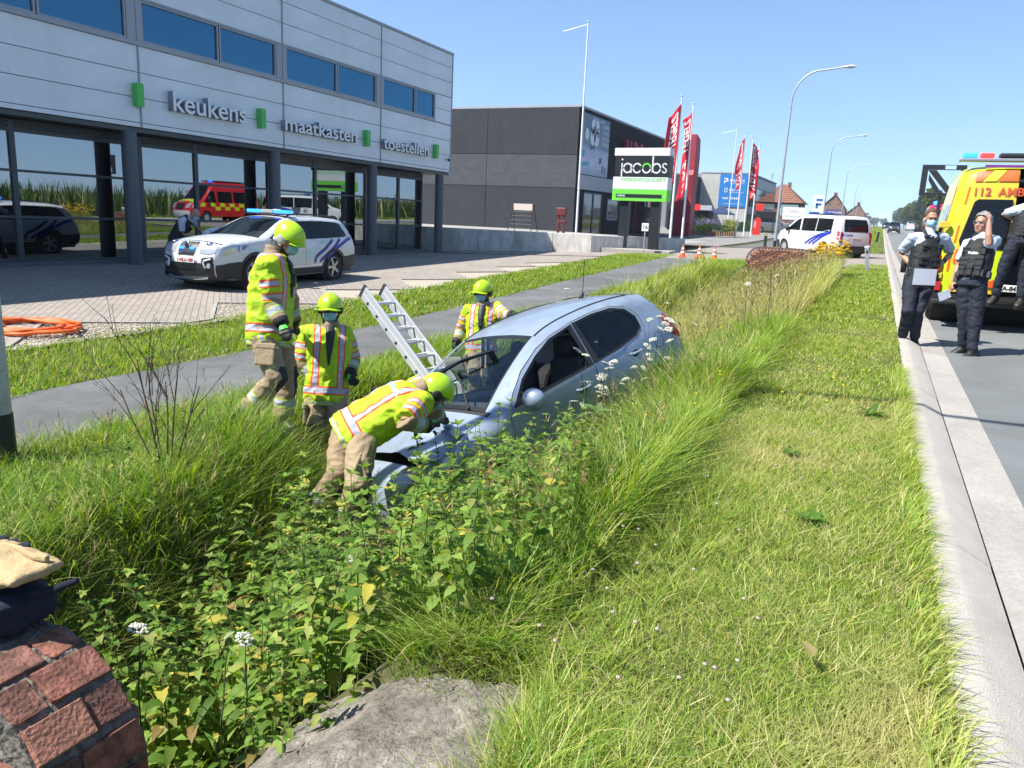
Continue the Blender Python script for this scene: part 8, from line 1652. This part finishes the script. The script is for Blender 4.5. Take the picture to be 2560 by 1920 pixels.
def planter(x, y, w, label):
    t = empty('log_edging', (x, y, road_z(y)), 0, label, 'planter')
    for k in range(int(w / .2)):
        MB().lathe([(.095, -.1), (.095, .45 + rn.uniform(-.02, .02))], 9, (-w / 2 + k * .2, 0, 0)).build('log', m_log, t, smooth=40)
planter(-14.1, 70.3, 3.0, 'dark log edging round the purple flowered bush left of the flagpoles'); planter(-12.6, 72.2, 1.8, 'pale log edging round the feathery grass bush behind the flagpole')
bush((-14.3, 71.3, road_z(71)), (1.7, .8, .8), 'round green bush with purple flower spikes left of the far flagpoles', (DG, MG), (2, 3), seed=3, flowers=((.25, .2, .38), (.35, .3, .45))); bush((-12.6, 73.0, road_z(73)), (.9, .7, .85), 'yellow green feathery bush behind the far flagpoles', (LG, G5, (.3, .26, .14)), (3, 3, 2), seed=4); bush((-15.2, 75, road_z(75)), (.9, .7, 1.05), 'dark shrub beside the party tent', (DG, MG), (3, 2), seed=5)
def hedge(x0, x1, y, h, label, d=.8):
    t = empty('hedge', ((x0 + x1) / 2, y, road_z(y)), 0, label, 'hedge'); n = 4200; P = np.stack([RNG.uniform(-(x1 - x0) / 2, (x1 - x0) / 2, n), RNG.uniform(-d / 2, d / 2, n), RNG.uniform(0, h, n)], 1); V, F, C = leaf_cloud(n, .07, (0, 0, 0), (.02, .02, .02), (DG, MG), (2, 2)); V = V + np.repeat(P, 4, 0); fast_mesh('foliage', V, F, C, m_leaf, t)['kind'] = 'stuff'
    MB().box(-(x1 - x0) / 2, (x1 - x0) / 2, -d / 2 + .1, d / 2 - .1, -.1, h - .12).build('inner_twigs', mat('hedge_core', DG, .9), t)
hedge(-16.5, -8.5, 95, 1.15, 'low clipped hedge behind the parked cars at the shops'); hedge(-9, -4, 120, 1.0, 'low clipped hedge right of the parked cars')
def tree(loc, h, rad, label, pal, w8, n=5000, size=.35, seed=0, cat='tree', name='tree', group=None, shape=None):
    t = empty(name, loc, 0, label, cat, group); b = MB(); b.tube([(0, 0, -.2), (.1, 0, h * .3), (0, .1, h * .8)], [h * .022, h * .016, h * .006], 8)
    for k in range(7): a = k * .9; z = h * (.3 + .07 * k); b.tube([(0, 0, z), (math.cos(a) * rad * .7, math.sin(a) * rad * .7, z + h * .12)], [h * .008, h * .003], 6)
    b.build('trunk', m_dead, t, smooth=50)
    if shape == 'conifer':
        Vs, Fs, Cs, o = [], [], [], 0
        for k in range(9): z = h * (.12 + .1 * k); r_ = rad * (1.05 - .1 * k); V, F, C = leaf_cloud(n // 9, size, (0, 0, z), (r_, r_, h * .09), pal, w8, seed=seed + k, lumps=7); Vs.append(V); Fs.append(F + o); Cs.append(C); o += len(V)
        V, F, C = np.concatenate(Vs), np.concatenate(Fs), np.concatenate(Cs)
    else: V, F, C = leaf_cloud(n, size, (0, 0, h * .58), (rad, rad, h * .43), pal, w8, seed=seed, lumps=14)
    fast_mesh('crown', V, F, C, m_leaf, t)['kind'] = 'stuff'; return t
for k, (x, y, h, rd, kind, lab) in enumerate(((11.5, 250, 13, 4, 0, 'bright green tree just left of the red fire van roof'), (12.5, 300, 14.5, 4.5, 1, 'tall dark conifer behind the ambulance and traffic board'), (13.5, 345, 16.5, 5, 1, 'tallest dark conifer of the roadside row'), (12.5, 400, 16, 5, 1, 'dark conifer left in the roadside row'), (12, 470, 15, 5, 0, 'mid green round tree left of the dark conifers'), (11.5, 590, 17, 6, 0, 'round green tree at the far end of the roadside row'), (11.5, 760, 17, 7, 0, 'smallest round tree farthest along the road'), (16, 215, 12, 5, 0, 'round green tree hidden behind the ambulance roof'))):
    tree((x + 2.2, y, road_z(y)), h * .92, rd * .85, lab, ((DG, (.03, .055, .02)) if kind else (MG, LG, DG)), ((3, 2) if kind else (3, 2, 1)), 3600, .42 if y < 400 else .65, seed=20 + k, name='conifer_tree' if kind else 'broadleaf_tree', group='trees along the right side of the road', shape='conifer' if kind else None)
# far wood on the horizon
def far_wood():
    Vs, Fs, Cs, o = [], [], [], 0
    for k in range(150):
        x = -700 + k * 12 + RNG.uniform(-5, 5); y = 1050 + RNG.uniform(-80, 160); h = RNG.uniform(9, 17) * (1.4 if 20 < x < 90 else 1); V, F, C = leaf_cloud(220, 1.6, (x, y, 1.2 + h * .45), (9, 6, h * .55), (DG, MG), (2, 1), seed=k, lumps=6); Vs.append(V); Fs.append(F + o); Cs.append(C); o += len(V)
    return tag(fast_mesh('far_wood', np.concatenate(Vs), np.concatenate(Fs), np.concatenate(Cs), m_leaf), kind='stuff')
far_wood()
# maize field across the road, mirrored in the showroom windows
X, Y = scatter(9000, (12.2, 26), (-60, 120)); n = len(X); V, F, C = blades(np.stack([X, Y, far_rise(Y) - .05], 1), RNG.uniform(1.9, 2.7, n), RNG.uniform(.12, .2, n), RNG.uniform(0, 6.28, n), RNG.uniform(0, .15, n), RNG.uniform(.05, .5, n), pick((MG, LG, DG, STRAW), (4, 3, 2, .8), n), 4)
tag(fast_mesh('maize_field', V, F, C, m_leaf), kind='stuff')
# ---- haze
hz = MB().box(-2600, 2600, -200, 3000, -4, 40).build('haze', mat('haze', (1, 1, 1))); hz['kind'] = 'stuff'; hm = MATS['haze']; hn = hm.node_tree.nodes; hn.clear(); ho = hn.new('ShaderNodeOutputMaterial'); hv = hn.new('ShaderNodeVolumePrincipled'); hv.inputs['Density'].default_value = .00022; hv.inputs['Color'].default_value = (.86, .93, 1, 1); hm.node_tree.links.new(hv.outputs[0], ho.inputs[1])
